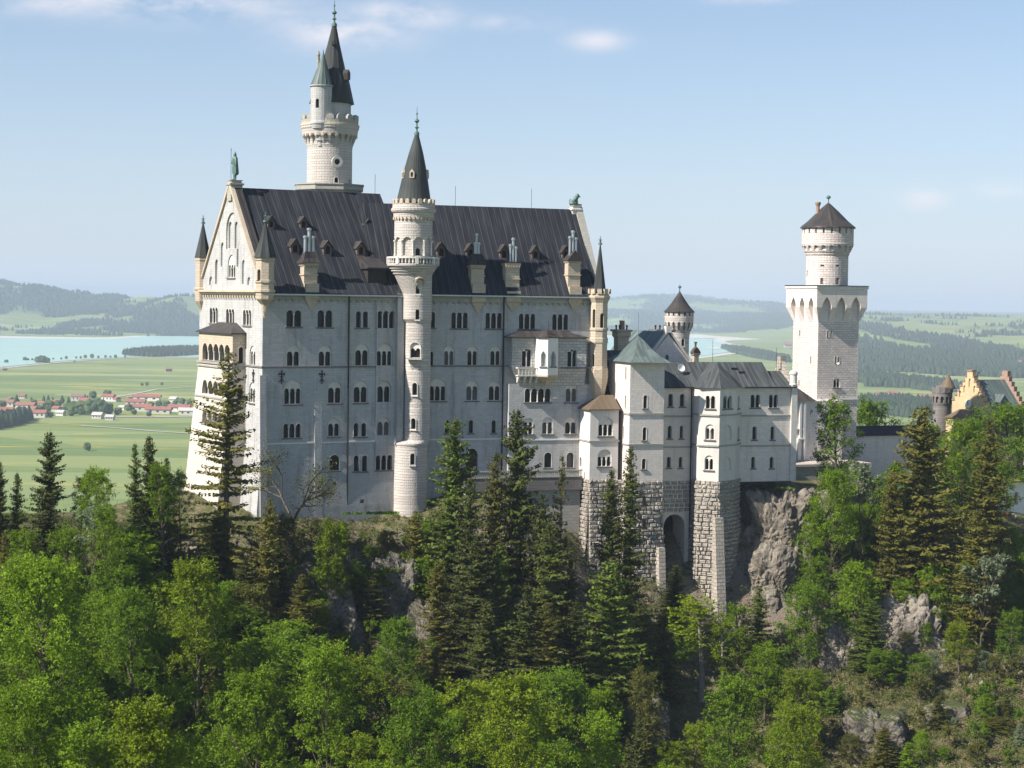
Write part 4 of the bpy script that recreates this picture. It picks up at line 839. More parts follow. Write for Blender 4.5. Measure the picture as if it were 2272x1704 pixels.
x0, x1 = Rf.x_at(1579, -11, -40), Rf.x_at(1599, -11, -40); z0 = Rf.z_at(x0, -13, 1150)
BOW.part('buttress', MB().rings([[(x0, -15.2, -66), (x1, -15.2, -66), (x1, -9, -66), (x0, -9, -66)], [(x0+.1, -12.4, z0), (x1-.1, -12.4, z0), (x1-.1, -9, z0), (x0+.1, -9, z0)]]), 'rubble')
x0, x1 = Rf.x_at(1456, -10, -40), Rf.x_at(1472, -10, -40); z0 = Rf.z_at(x0, -10.5, 1215)
BOW.part('buttress', MB().rings([[(x0, -13, -66), (x1, -13, -66), (x1, -9, -66), (x0, -9, -66)], [(x0+.1, -11.3, z0), (x1-.1, -11.3, z0), (x1-.1, -9, z0), (x0+.1, -9, z0)]]), 'rubble')
for py in (1109, 1160):
    s, z = WS.sz(1427, py, -.6); BOW.part('loophole', MB().box(s-.35, s+.35, -10.6, -10.5, z-.9, z+.7).box(s-.6, s+.6, -10.9, -10.3, z-1.15, z-.92), 'void_dark')
# ================================================================== buildings behind the wing
LNK = Thing('link_building', 'small grey link building with dark roof squeezed between the palace and the square block', 'building', Rf, (Rf.x_at(1355, 3, -20), 3, -25))
xl0, xl1 = Rf.x_at(1340, 3, -15), Rf.x_at(1392, 3, -15); zl0_, zl1_ = zK(1365, 3, 900), zK(1365, 3, 818)
cs = []; WLk = kwall(3)
for px in (1356, 1366, 1376): window(LNK, WLk, (px, 6, 826, 838, 1), cs, sill=False); window(LNK, WLk, (px, 6, 846, 858, 1), cs, sill=False)
LNK.part('wall', cut(MB().box(xl0-2, xl1, 3, 12, -60, zl1_), cs), 'limestone_lit')
LNK.part('roof', gable_roof(xl0-2, xl1+.5, 2.5, 12, zl1_, zl1_+3.5), 'mixed_roof')
LNK.part('porch_roof', MB().add([(xl0-3, 0, zK(1340, 1, 877)), (Rf.x_at(1372, 0, -20), 0, zK(1340, 1, 877)), (xl0-1, 2.9, zK(1345, 1, 838)), (xl0-3, 2.9, zK(1345, 1, 838)), (Rf.x_at(1372, 0, -20), 2.9, zK(1340, 1, 877)), (xl0-3, 2.9, zK(1340, 1, 877)-.2)], [(0, 1, 4, 2, 3), (0, 3, 5), (0, 5, 4, 1), (2, 4, 5, 3)]), 'lead_roof')
KN = Thing('knights_house', 'rear building with green copper roof and grey gable behind the square block', 'building', Rf, (Rf.x_at(1486, 9, -10), 9, -25))
yk = 9; xk0, xk1 = Rf.x_at(1432, yk, -12), Rf.x_at(1532, yk, -12); zke = zK(1530, yk, 806); xkc = (xk0+xk1)/2; zkr = zK(1485, yk, 738)
cs = []; WK = kwall(yk); window(KN, WK, (1480, 7, 787, 803, 1), cs)
KN.part('wall', cut(MB().poly([[(xk0, -60), (xk1, -60), (xk1, zke), (xkc, zkr-.3), (xk0, zke)]], yk, yk+.8), cs).box(xk0+.05, xk1-.05, yk+.8, yk+20, -60, zke-.3), 'limestone_lit')
T90 = Matrix.Translation((xkc, yk-.2, 0)) @ Matrix.Rotation(math.pi/2, 4, 'Z')
KN.part('roof', MB().join(gable_roof(.5, 22, -(xk1-xk0)/2-.6, (xk1-xk0)/2+.6, zke-.3, zkr+.2), T90), 'copper_roof')
m = MB()
for s in (-1, 1):
    xo = xkc+s*((xk1-xk0)/2+.5); q = [(xo, zke-.5), (xkc, zkr+.25), (xkc, zkr+.8), (xo, zke+.15)]
    m.poly([q if s > 0 else q[::-1]], yk-.3, yk+.5)
m.box(xkc-.7, xkc+.5, yk-.4, yk+.9, zkr, zkr+1.3); m.box(xk1-.2, xk1+1.0, yk-.4, yk+.9, zke-.6, zke+.9)
KN.part('gable_coping', m, 'column_stone')
def stack(th, fr, px, yy, pyb, pyt, w, mat, pots=3):
    x = fr.x_at(px, yy, -5); z0, z1 = fr.z_at(x, yy, pyb), fr.z_at(x, yy, pyt); h = z1-z0
    m = MB().rings([[(x-a, yy-a, z), (x+a, yy-a, z), (x+a, yy+a, z), (x-a, yy+a, z)] for a, z in ((w/2, z0-2), (w/2, z0+h*.62), (w*.62, z0+h*.7), (w*.62, z1-.5), (w*.75, z1-.35), (w*.75, z1))])
    o = th.part('chimney', m, mat); 
    for i in range(pots): a = x-w*.5+i*w/max(1, pots-1); th.part('chimney_pot', MB().lathe([(.16, z1), (.16, z1+.5), (.26, z1+.6), (.2, z1+.9)], 8, a, yy), 'dark_metal', o)
    return x, z1
x_, z_ = stack(KN, Rf, 1379, 12, 780, 731, 2.3, 'sandstone', 4); KN.part('chimney_pot', MB().box(x_-.3, x_+.5, 11.6, 12.4, z_, z_+1.8), 'red_stone')
stack(KN, Rf, 1469, 24, 745, 731, 3.0, 'dark_stone', 4)
stack(BOW, Rf, 1544, 4, 800, 783, 1.0, 'sandstone', 0)
x_ = Rf.x_at(1544, 4, -5); z_ = Rf.z_at(x_, 4, 783); BOW.part('chimney_cap', MB().lathe([(1.1, z_), (1.0, z_+.3), (.5, z_+1.0), (.2, z_+1.2), (.2, z_+1.9), (.35, z_+2.0), (.3, z_+2.2)], 10, x_, 4), 'wood_dark')
RT = Tower('round_tower', 'small round white tower with a dark conical roof rising behind the green copper roof', 1507, 400, 900)
cs = []; RT.win(1516, 22, 7, 751, 767, cs)
sh = RT.lathe([(23, 920), (23, 752), (24.5, 738), (29, 728), (31.5, 722), (32, 716), (32.5, 691)], 40)
pa = []
for i in range(16):
    a = i*22.5; W = Wall(RT.fr, 31.5*RT.k*math.sin(R_(a)), -31.5*RT.k*math.cos(R_(a)), a); ww = 31.5*RT.k*R_(22.5)*.52
    pa.append(W_(MB().poly([arched(-ww/2, ww/2, 0, RT.z(713)-RT.z(732), 6, True)], -1.2, .75), W, 0, 0, RT.z(732)))
    pa.append(W_(MB().box(-.22, .22, -1, .6, RT.z(700.5), RT.z(693)), W))
RT.part('shaft', cut(cut(sh, cs), pa), 'tower_stone')
RT.part('roof', RT.lathe([(34.5, 693), (34, 691), (26, 683), (17, 671), (8, 658), (1.5, 647)], 32), 'slate_roof')
RT.part('finial', MB().lathe([(.12, RT.z(648)), (.1, RT.z(640)), (.35, RT.z(638)), (.35, RT.z(635.5)), (.06, RT.z(634)), (.04, RT.z(631))], 8), 'bronze')
# ================================================================== square watch tower
wp = at(1814, 800, 402); Wf = Frame((wp.x, wp.y), 68.0)
xW = Wf.x_at(1904, 0, -10); yW = Wf.y_at(1759, 0, -10); zW = lambda py: Wf.z_at(0, 0, py)
WT = Thing('watchtower', 'big square white tower with overhanging top and round drum under a dark cone', 'tower', Wf, (0, 0, zW(1010)))
F1 = Wall(Wf, 0, 0, 0); F2 = Wall(Wf, 0, 0, -90); cs = []
for px, t, b in ((1836.7, 733, 748.5), (1844, 733, 748.5), (1853.5, 791, 806.5), (1861, 791, 806.5)): window(WT, F1, (px, 4.0, t, b, 1), cs, sill=False)
window(WT, F1, (1856.5, 15, 842, 860, 2, 839), cs)
for px, t, b in ((1774.5, 732, 745), (1799, 790, 806), (1773, 843, 856)): window(WT, F2, (px, 2.4, t, b, 1), cs, sill=False)
window(WT, F1, (1843, 30, 920, 950, 2, 905), cs)
ov = 1.25
zo = (zW(714.6), zW(682), zW(640)); z0 = zW(1040)
def rect(o, z): return [(-o, -o, z), (xW+o, -o, z), (xW+o, yW+o, z), (-o, yW+o, z)]
WT.part('shaft', cut(MB().rings([rect(0, z0), rect(0, zo[0]+.02)]), cs), 'tower_lit')
head = MB().rings([rect(0, zo[0]), rect(ov, zo[1]), rect(ov, zo[2])]); pc = []
for W, pxs, w in ((F1, (1834.5, 1867, 1899), 2.35), (F2, (1760, 1779, 1799), 2.0)):
    for i, px in enumerate(pxs):
        s, z = W.sz(px, 690, -ov); z1 = W.sz(px, 659, -ov)[1]; ww = w
        pc.append(W_(MB().poly([arched(s-ww/2, s+ww/2, zo[0]-.3, z1, 8, True)], -ov-1, -.05), W))
WT.part('machicolation', cut(head, pc), 'limestone_lit')
WT.part('cornice', MB().rings([rect(ov+.2, zo[2]), rect(ov+.2, zW(636))]).rings([rect(ov+.15, zW(635.9)), rect(ov+.15, zW(634))]), 'column_stone')
WT.part('platform_edge', MB().rings([rect(ov+.28, zW(633.9)), rect(ov+.28, zW(632.5))]), 'dark_metal')
WT.part('base_band', MB().rings([rect(.22, zW(887.5)), rect(.22, zW(884))]), 'white_wall')
# drum
cxd, cyd = xW/2, yW/2; c3 = Wf.w(cxd, cyd); kk = c3.y*math.cos(math.atan2(c3.x, c3.y))/FPX
zd = lambda py: Wf.z_at(cxd, cyd, py)
fx = Wf.px(cxd, cyd, zd(560))[0]
def dl(P, n=40): return MB().lathe([(r*kk, zd(p)) for r, p in P], n, cxd, cyd)
viewa = math.atan2((Wf.I @ Vector((0, 0, 0))).y-cyd, (Wf.I @ Vector((0, 0, 0))).x-cxd)   # direction of the bridge seen from the drum
def dring(r, n, mk, off=0):
    m = MB()
    for i in range(n): m.join(mk(), Matrix.Translation((cxd, cyd, 0)) @ Matrix.Rotation(viewa+math.pi/2+off+2*math.pi*i/n, 4, 'Z') @ Matrix.Translation((0, -r*kk, 0)))
    return m
cs = []
for off, w, t, b in ((-.22, 9, 588, 592), (.5, 9, 588, 592), (-.24, 7, 617, 631), (.52, 9, 616, 631), (-1.2, 6, 600, 614)):
    Wd = Matrix.Translation((cxd, cyd, 0)) @ Matrix.Rotation(viewa+math.pi/2+off, 4, 'Z') @ Matrix.Translation((0, -47*kk, 0))
    q = MB().poly([arched(-w*kk/2, w*kk/2, zd(b), zd(t)) if b-t > 6 else [(-w*kk/2, zd(b)), (w*kk/2, zd(b)), (w*kk/2, zd(t)), (-w*kk/2, zd(t))]], -.8, .7)
    cs.append(MB().join(q, Wd))
dr = cut(dl([(47, 640), (47, 568), (49, 565), (49, 562), (51, 560), (56, 549), (57.5, 546), (57.5, 504)]), cs)
ar = []; n_ = 20
for i in range(n_):
    T_ = Matrix.Translation((cxd, cyd, 0)) @ Matrix.Rotation(viewa+math.pi/2+2*math.pi*(i+.5)/n_, 4, 'Z') @ Matrix.Translation((0, -57*kk, 0)); ww = 57*kk*2*math.pi/n_*.56
    ar.append(MB().join(MB().poly([arched(-ww/2, ww/2, zd(557), zd(545.5))], -1, .55), T_)); ar.append(MB().join(MB().box(-.22, .22, -1, .7, zd(519), zd(506)), T_))
WT.part('drum', cut(dr, ar), 'tower_lit')
WT.part('ledge', dl([(57, 543), (58.5, 542.5), (58.5, 541), (57, 540.5)]), 'column_stone')
WT.part('roof', dl([(62, 507), (61, 504), (45, 491), (25, 471), (4, 452), (1, 450)], 32), 'slate_roof')
WT.part('finial', MB().lathe([(.12, zd(452)), (.1, zd(442)), (.42, zd(440)), (.5, zd(437.5)), (.4, zd(435)), (.08, zd(433.5))], 10, cxd, cyd), 'bronze')
q = Matrix.Translation((cxd, cyd, 0)) @ Matrix.Rotation(viewa+math.pi/2, 4, 'Z')
WT.part('chimney', MB().join(MB().lathe([(.42, zd(484)), (.4, zd(458)), (.62, zd(453)), (.65, zd(449.5)), (.3, zd(449))], 10, -23*kk, -10*kk), q), 'red_stone')
WT.part('lamp', MB().join(MB().tube((0, -.9, 0), (0, 0, .1), .05, 5).ball((0, -.95, 0), .3), F1.T(F1.sz(1855.5, 807)[0], 0, F1.sz(1855.5, 807)[1])), 'white_wall')
# neighbour block and terrace at its foot
xn0, xn1 = Wf.x_at(1764, -3.5, -20), Wf.x_at(1813, -3.5, -20)
NB = Thing('stair_block', 'low plain stone block with a small slate roof leaning against the square tower', 'building', Wf, (xn0, -3.5, zW(1023)))
zn = Wf.z_at(xn1, -3.5, 889); FN = Wall(Wf, 0, -3.5, 0); cs = []
window(NB, FN, (1766, 5, 915, 937, 1), cs, sill=False)
NB.part('wall', cut(MB().box(xn0-6, xn1+6.5, -3.5, .0, zW(1045), zn), cs), 'limestone_lit')
NB.part('roof', MB().add([(xn0-6.3, -4, zn), (xn1-.5, -4, zn), (xn1-3.5, -.05, zn+3), (xn0-6.3, -.05, zn+3), (xn0-6.3, -.05, zn), (xn1-.5, -.05, zn)], [(0, 1, 2, 3), (1, 5, 2), (2, 5, 4, 3), (0, 3, 4), (0, 4, 5, 1)]), 'slate_roof')
m = MB()
for px in (1777, 1786): x = Wf.x_at(px, -3.8, -22); m.box(x-.25, x+.25, -3.9, -3.5, Wf.z_at(x, -3.8, 1020), zn-.5)
m.box(Wf.x_at(1763, -3.8, -22), Wf.x_at(1785, -3.8, -22), -3.85, -3.5, Wf.z_at(0, -3.8, 953), Wf.z_at(0, -3.8, 950)); NB.part('pilaster', m, 'white_wall')
x = Wf.x_at(1778, -3.8, -25); NB.part('doorway', MB().box(x-.9, x-.6, -4.2, -3.5, Wf.z_at(x, -3.8, 1021), Wf.z_at(x, -3.8, 975)).box(x+.6, x+.9, -4.2, -3.5, Wf.z_at(x, -3.8, 1021), Wf.z_at(x, -3.8, 975)).box(x-.9, x+.9, -4.2, -3.5, Wf.z_at(x, -3.8, 975), Wf.z_at(x, -3.8, 972)), 'white_wall')
zt_ = Wf.z_at(xn0, -3.6, 1023); CT = Thing('courtyard_terrace', 'pale paved courtyard terrace at the foot of the square tower', 'terrace', Wf, (xn0, -8, zt_))
CT.part('paving', MB().box(xn0-7, xn1+9, -11.5, 0, zt_-.5, zt_), 'terrace_pave'); CT.part('retaining_wall', MB().box(xn0-6.8, xn1+8.8, -11.2, -.2, zt_-16, zt_-.52), 'grey_trim')
# long connecting gallery
GA = Thing('gallery', 'long low stone gallery with black flat roof behind the trees right of the square tower', 'building', Wf, (Wf.x_at(1930, 2, -30), 2, Wf.z_at(Wf.x_at(1930, 2, -30), 2, 1015)))
xg0, xg1 = Wf.x_at(1905, 2, -30), Wf.x_at(2075, 2, -30); zg = lambda py: Wf.z_at((xg0+xg1)/2, 2, py)
GA.part('wall', MB().box(xg0-3, xg1, 2, 9, zg(1080), zg(966)), 'limestone_lit'); GA.part('roof', MB().add([(xg0-3, 1.5, zg(966)), (xg1+.5, 1.5, zg(966)), (xg1+.5, 5, zg(946)), (xg0-3, 5, zg(946)), (xg0-3, 9.5, zg(966)), (xg1+.5, 9.5, zg(966))], [(0, 1, 2, 3), (3, 2, 5, 4), (0, 3, 4), (1, 5, 2), (0, 4, 5, 1)]), 'dark_metal')
# ================================================================== gatehouse
gp = at(2184, 920, 432); Gf = Frame((gp.x, gp.y), 58.0); yG = Gf.y_at(2116, 0, -25); xG = Gf.x_at(2268, 0, -25); zg = lambda py: Gf.z_at(0, 0, py)
GH = Thing('gatehouse', 'yellow and red gatehouse with stepped gables, a clock and green roof at the right edge', 'gatehouse', Gf, (0, 0, zg(1060)))
G1 = Wall(Gf, 0, 0, -90); nst = 6
prof = [(-yG-.6, zg(1100)), (.6, zg(1100))]; zt0_, zt1_ = zg(898), zg(833)
for i in range(nst):
    z = zt0_+(zt1_-zt0_)*(i+.5)/nst; x0_ = .6-(yG/2+.0)*(i)/nst; prof += [(x0_, z)] if i == 0 else [(x0_, prof[-1][1]), (x0_, z)]
x0_ = -yG/2+.9; prof += [(x0_, prof[-1][1]), (x0_, zt1_+.8)]
prof = prof + [(-yG-p[0], p[1]) for p in reversed(prof[2:])]
cs = []
for dx, z0_, z1_ in ((0, .56, .86), (-1.6, .38, .62), (1.6, .38, .62), (-3.0, .2, .42), (3.0, .2, .42)):
    s = -yG/2+dx; cs.append(W_(MB().poly([arched(s-.32, s+.32, zt0_+(zt1_-zt0_)*z0_, zt0_+(zt1_-zt0_)*z1_)], -.5, .3), G1))
GH.part('gable_wall', cut(W_(MB().poly([prof], 0, 1.1), G1), cs), 'yellow_stone')
m = MB()
for i in range(2, len(prof)-1):
    a, b = prof[i], prof[i+1]
    if abs(a[1]-b[1]) < .01 and abs(a[0]-b[0]) > .1: m.join(wallbox(G1, a[0], b[0], -.2, 1.3, a[1], a[1]+.3))
GH.part('gable_coping', m, 'red_stone')
s = -yG/2; zc_ = zg(899)
m = MB().join(MB().lathe([(1.05, 0), (1.05, .15), (.95, .2)], 24), G1.T(s, -.25, zc_) @ Matrix.Rotation(math.pi/2, 4, 'X'))
GH.part('clock_face', m, 'white_wall'); m = MB().box(-.06, .06, -.52, -.46, -.1, .75).box(-.1, .45, -.52, -.46, -.06, .06)
for i in range(12): a = i*math.pi/6; m.box(.82*math.sin(a)-.05, .82*math.sin(a)+.05, -.5, -.46, .82*math.cos(a)-.05, .82*math.cos(a)+.05)
GH.part('clock_hands', MB().join(m, G1.T(s, 0, zc_)), 'dark_metal')
GH.part('wall', MB().box(1.1, xG, .3, yG-.3, zg(1100), zg(903)), 'yellow_stone')
GH.part('roof', gable_roof(1.1, xG-.8, -.4, yG+.4, zg(905), zg(845)), 'copper_roof')
prof2 = [(p[0], p[1]) for p in prof]; GH.part('gable_wall', MB().join(W_(MB().poly([prof2], 0, 1.1), G1), Matrix.Translation((xG-1, 0, 0))), 'red_stone')
xx, yy_, zz, k_ = on_roof(Gf, -.4, zg(905), yG/2, zg(845), 2226, 907)
dm = MB().poly([[(xx-1.3, zz), (xx+1.3, zz), (xx+1.3, zz+1.4), (xx, zz+2.7), (xx-1.3, zz+1.4)]], yy_, yy_+1.2)
d = GH.part('dormer', dm, 'red_stone'); GH.part('dormer_roof', MB().add([(xx-1.6, yy_-.4, zz+1.2), (xx, yy_-.4, zz+3.1), (xx+1.6, yy_-.4, zz+1.2), (xx-1.6, yy_+1.4, zz+1.2), (xx, yy_+3, zz+3.1), (xx+1.6, yy_+1.4, zz+1.2)], [(0, 1, 4, 3), (1, 2, 5, 4), (0, 3, 5, 2), (0, 2, 1), (3, 4, 5)]), 'copper_roof', d)
m = MB(); finial(m, 2.5, yG/2, zg(846), 2.2, .3); m.tube((2.5, yG/2, zg(846)+1.6), (3.2, yG/2, zg(846)+1.9), .12); GH.part('weather_vane', m, 'dark_metal')
# porch in front of the gable and lower yard wall
GH.part('porch', MB().box(-4, -.05, 1.0, yG-1.5, zg(1100), zg(930)), 'yellow_stone'); GH.part('porch_roof', MB().rings([[(-4.4, .6, zg(930)), (0, .6, zg(930)), (0, yG-1.1, zg(930)), (-4.4, yG-1.1, zg(930))], [(-1.2, 2.5, zg(911)), (0, 2.5, zg(911)), (0, yG-3, zg(911)), (-1.2, yG-3, zg(911))]]), 'brown_roof')
hp = at(2251, 1100, 405); Hf = Frame((hp.x-4, hp.y), 50); zh = lambda py: Hf.z_at(4, 0, py)
YW = Thing('forecourt_wall', 'white plastered forecourt wall with an arched window at the right edge', 'wall', Hf, (0, 0, zh(1160)))
cs = [MB().poly([arched(3.4, 4.8, zh(1122), zh(1093))], -1, .6), MB().poly([arched(6.8, 8.2, zh(1122), zh(1093))], -1, .6)]
YW.part('wall', cut(MB().box(0, 16, 0, 3, zh(1175), zh(1072)), cs), 'white_wall'); YW.part('coping', MB().box(-.2, 16, -.2, 3.2, zh(1072), zh(1069)), 'red_stone')
YW.part('window', MB().poly([arched(3.4, 4.8, zh(1122), zh(1093))], .5, .55).poly([arched(6.8, 8.2, zh(1122), zh(1093))], .5, .55), 'red_stone')
GT = Tower('gate_tower', 'dark grey round gate tower with battlements and a brown cone beside the stepped gable', 2095, 446, 1000)
cs = []
for i in range(12):
    a = i*30; W = Wall(GT.fr, 22*GT.k*math.sin(R_(a)), -22*GT.k*math.cos(R_(a)), a); ww = 22*GT.k*R_(30)*.6; cs.append(W_(MB().poly([arched(-ww/2, ww/2, 0, GT.z(879)-GT.z(893))], -1, .5), W, 0, 0, GT.z(893)))
GT.part('shaft', cut(GT.lathe([(20, 1050), (20, 900), (22, 895), (22.5, 892), (22.5, 872), (23.5, 871), (23.5, 869), (14, 868.5)], 32), cs), 'dark_stone')
GT.part('battlement', GT.ring(22.8, 2095, 12, lambda: MB().box(-.75, .75, -.05, .4, GT.z(869.2), GT.z(859))), 'dark_stone')
GT.part('turret', GT.lathe([(15, 870), (15, 857), (14, 856)], 24), 'dark_stone')
GT.part('roof', GT.lathe([(19, 862, 2106), (18, 858, 2106), (1, 831, 2108)], 24), 'brown_roof')
# ================================================================== landscape
def tag(o, kind=None, label=None, cat=None, group=None):
    if kind: o['kind'] = kind
    if label: o['label'] = label
    if cat: o['category'] = cat
    if group: o['group'] = group
    return o
def np_mesh(name, V, Fq, mats, attr=None, smooth=False, uv=False, tri=False):
    k = 3 if tri else 4; V = np.asarray(V, np.float32); Fq = np.asarray(Fq, np.int32)
    me = bpy.data.meshes.new(name); me.vertices.add(len(V)); me.vertices.foreach_set('co', V.ravel())
    me.loops.add(Fq.size); me.loops.foreach_set('vertex_index', Fq.ravel())
    me.polygons.add(len(Fq)); me.polygons.foreach_set('loop_start', np.arange(0, Fq.size, k, dtype=np.int32)); me.polygons.foreach_set('loop_total', np.full(len(Fq), k, np.int32))
    if smooth: me.polygons.foreach_set('use_smooth', np.ones(len(Fq), bool))
    for m in (mats if isinstance(mats, (list, tuple)) else [mats]): me.materials.append(MATS[m])
    me.update(calc_edges=True); me.validate()
    if attr:
        for n_, d in attr.items(): a = me.attributes.new(n_, 'FLOAT', 'POINT'); a.data.foreach_set('value', np.asarray(d, np.float32).ravel())
    return me
def grid_faces(ny, nx):
    i = np.arange(ny-1)[:, None]*nx+np.arange(nx-1)[None]; i = i.ravel(); return np.stack([i, i+1, i+nx+1, i+nx], 1)
def vnoise(x, y, seed=0):                             # smooth value noise, numpy
    x = x+seed*17.31; y = y+seed*9.17; xi = np.floor(x); yi = np.floor(y); fx = x-xi; fy = y-yi
    fx = fx*fx*(3-2*fx); fy = fy*fy*(3-2*fy)
    h = lambda a, b: np.modf(np.abs(np.sin(a*127.1+b*311.7+seed*74.7)*43758.5453))[0]
    return (h(xi, yi)*(1-fx)+h(xi+1, yi)*fx)*(1-fy)+(h(xi, yi+1)*(1-fx)+h(xi+1, yi+1)*fx)*fy
def fbm(x, y, o=4, seed=0): 
    s = 0; a = .5
    for k in range(o): s = s+a*vnoise(x*2**k, y*2**k, seed+k*3); a *= .5
    return s
ZP = -200.0
# ---- the plain and the far hills
def hz(px, py, Y): return at(px, py, Y)
BUMPS = []
for px, py, Y, sx, sy in ((-70, 614, 11800, 330, 1200), (60, 634, 12000, 330, 900), (175, 648, 12600, 130, 500), (245, 655, 12600, 200, 600), (330, 658, 12200, 260, 700), (410, 657, 11800, 230, 700),
                          (1490, 655, 19500, 900, 1500), (1350, 668, 19000, 900, 1500), (1640, 668, 20000, 900, 1500), (1420, 693, 14600, 260, 500), (1950, 694, 12500, 230, 900), (2120, 700, 12500, 500, 900), (1890, 702, 12800, 200, 900), (2300, 712, 12500, 400, 800)):
    p = at(px, py, Y); BUMPS.append((p.x, p.y, p.z, sx, sy))
def plain_h(x, y):
    q = x/np.maximum(y, 1)
    yr = np.interp(q, [-.35, -.15, .03, .06, .15, .185, .35], [9300, 9500, 12900, 13000, 12500, 4600, 4300])
    span = np.interp(q, [-.2, 0, .15, .2, .3], [3300, 4200, 5200, 7600, 7600]); top = np.interp(q, [-.2, 0, .15, .2, .3], [-45, -60, -75, -62, -62])
    t = np.clip((y-yr)/span, 0, 1); s = t*t*(3-2*t)*.6+t*.4
    roll = (fbm(x/700, y/1100, 3, 5)-.45)*70*np.clip((y-yr)/1500, 0, 1)
    h = ZP+s*(top-ZP)+roll*(1-.3*s)
    far = np.clip((y-14500)/9000, 0, 1); h = h*(1-far)+far*(-70)
    for bx, by, bz, sx, sy in BUMPS:
        g = np.exp(-((x-bx)/sx)**2*.7-((y-by)/sy)**2*.7); h = np.maximum(h, ZP+(bz-ZP)*g**.55*1.0)
    return h
qs = np.concatenate([np.linspace(-1.3, -.36, 30), np.linspace(-.34, .34, 460), np.linspace(.36, 1.3, 30)])
ys = np.concatenate([[-3000, -1000, 0, 200, 400, 600], np.geomspace(800, 40000, 330)])
Yg, Qg = np.meshgrid(ys, qs, indexing='ij'); Xg = Qg*np.maximum(Yg, 3000*(Yg < 3000)+0)*1.0
Xg = Qg*np.maximum(Yg, 2200)
Hg = plain_h(Xg, np.maximum(Yg, 10.))
def woodmask(x, y):
    q = x/np.maximum(y, 1); n = fbm(x/420, y/900, 4, 2); n2 = fbm(x/160, y/300, 3, 8)
    m = (n*.75+n2*.25)
    yr = np.interp(q, [-.35, -.15, .03, .06, .15, .185, .35], [9150, 9300, 12950, 13000, 12500, 4600, 4300])
    thr = np.where(q < 0, .355, np.interp(y, [4000, 5500, 7500, 9000, 11000, 15000], [.54, .47, .46, .53, .50, .40]))
    out = np.clip((m-thr)*14, 0, 1)*(y > yr)
    # named woods, in plan
    for bx, by, rx, ry in WOODS: out = np.maximum(out, np.clip((1.25-((x-bx)/rx)**2-((y-by)/ry)**2+(n2-.45)*1.6)*4, 0, 1))
    return out
WOODS = []
for px0, px1, pyn, pyf in ((300, 470, 792, 776), (1905, 2250, 838, 800), (1985, 2140, 822, 765), (1880, 2010, 858, 838), (2010, 2120, 868, 852), (1870, 1925, 800, 775), (1930, 2120, 928, 898), (-30, 28, 962, 930), (1636, 1700, 800, 775)):
    a, b = on_z((px0+px1)/2, pyn, ZP), on_z((px0+px1)/2, pyf, ZP); WOODS.append((a.x*.5+b.x*.5, (a.y+b.y)/2, (px1-px0)/2*(a.y+b.y)/2/FPX, abs(b.y-a.y)/2+20))
Wm = woodmask(Xg, Yg)
m, n, l, b = nmat('plain_ground', .95); ob = n.new('ShaderNodeTexCoord').outputs['Object']
wd = n.new('ShaderNodeAttribute'); wd.attribute_name = 'wood'
vo = n.new('ShaderNodeTexVoronoi'); vo.feature = 'F1'; mpn = n.new('ShaderNodeMapping'); mpn.inputs['Scale'].default_value = (1/650, 1/120, 0); mpn.inputs['Rotation'].default_value = (0, 0, .14)
l.new(ob, mpn.inputs[0]); l.new(mpn.outputs[0], vo.inputs['Vector']); vo.inputs['Scale'].default_value = 1; vo.inputs['Randomness'].default_value = .9
sp = n.new('ShaderNodeSeparateColor'); l.new(vo.outputs['Color'], sp.inputs[0])
fc = ramp(n, l, sp.outputs[0], [(0, (.09, .15, .035)), (.3, (.145, .20, .05)), (.55, (.21, .25, .085)), (.8, (.105, .17, .04)), (1, (.28, .31, .13))])
strk = noise_n(n, l, ob, 1, 4, .6, (1/500, 1/26, 0)); fc = mixc(n, l, nmath(n, l, 'MULTIPLY', nmath(n, l, 'SUBTRACT', strk, .45), 2.5, True), fc, (.22, .255, .085))
yel = noise_n(n, l, ob, 1, 5, .65, (1/260, 1/60, 0)); fc = mixc(n, l, nmath(n, l, 'MULTIPLY', nmath(n, l, 'SUBTRACT', yel, .55), 7, True), fc, (.40, .32, .05))
fn = noise_n(n, l, ob, 1/60, 4); fcol = mixc(n, l, fn, (.018, .034, .016), (.035, .06, .025))
col = mixc(n, l, wd.outputs['Fac'], fc, fcol); l.new(col, b.inputs['Base Color'])
me = np_mesh('plain', np.stack([Xg, Yg, Hg], -1).reshape(-1, 3), grid_faces(len(ys), len(qs)), 'plain_ground', {'wood': Wm}, True)
GR = bpy.data.objects.new('plain', me); COL.objects.link(GR); tag(GR, 'structure', 'wide flat green valley with striped meadows running back to wooded hills')
# ---- lake and its pale shore
def smooth_poly(P, k=3):
    for _ in range(k):
        Q = []
        for i in range(len(P)): a, b_ = P[i], P[(i+1) % len(P)]; Q += [(a[0]*.75+b_[0]*.25, a[1]*.75+b_[1]*.25), (a[0]*.25+b_[0]*.75, a[1]*.25+b_[1]*.75)]
        P = Q
    return P
def sheet(name, P, z, mat, label):
    pts = [on_z(px, py, z) for px, py in P]; tri = tessellate_polygon([[Vector((p.x, p.y, 0)) for p in pts]])
    me = bpy.data.meshes.new(name); me.from_pydata([tuple(p) for p in pts], [], [tuple(t) for t in tri]); bm = bmesh.new(); bm.from_mesh(me)
    for f in bm.faces:
        f.normal_update()
        if f.normal.z < 0: f.normal_flip()
    bm.to_mesh(me); bm.free(); me.materials.append(MATS[mat]); o = bpy.data.objects.new(name, me); COL.objects.link(o); return tag(o, 'structure', label)
m, n, l, b = nmat('lake_water', .3); b.inputs['Base Color'].default_value = (.16, .44, .42, 1); b.inputs['IOR'].default_value = 1.33
ob = n.new('ShaderNodeTexCoord').outputs['Object']; wv = noise_n(n, l, ob, 1, 4, .6, (1/12, 1/5, 1)); bump(n, l, b, wv, .25, .3)
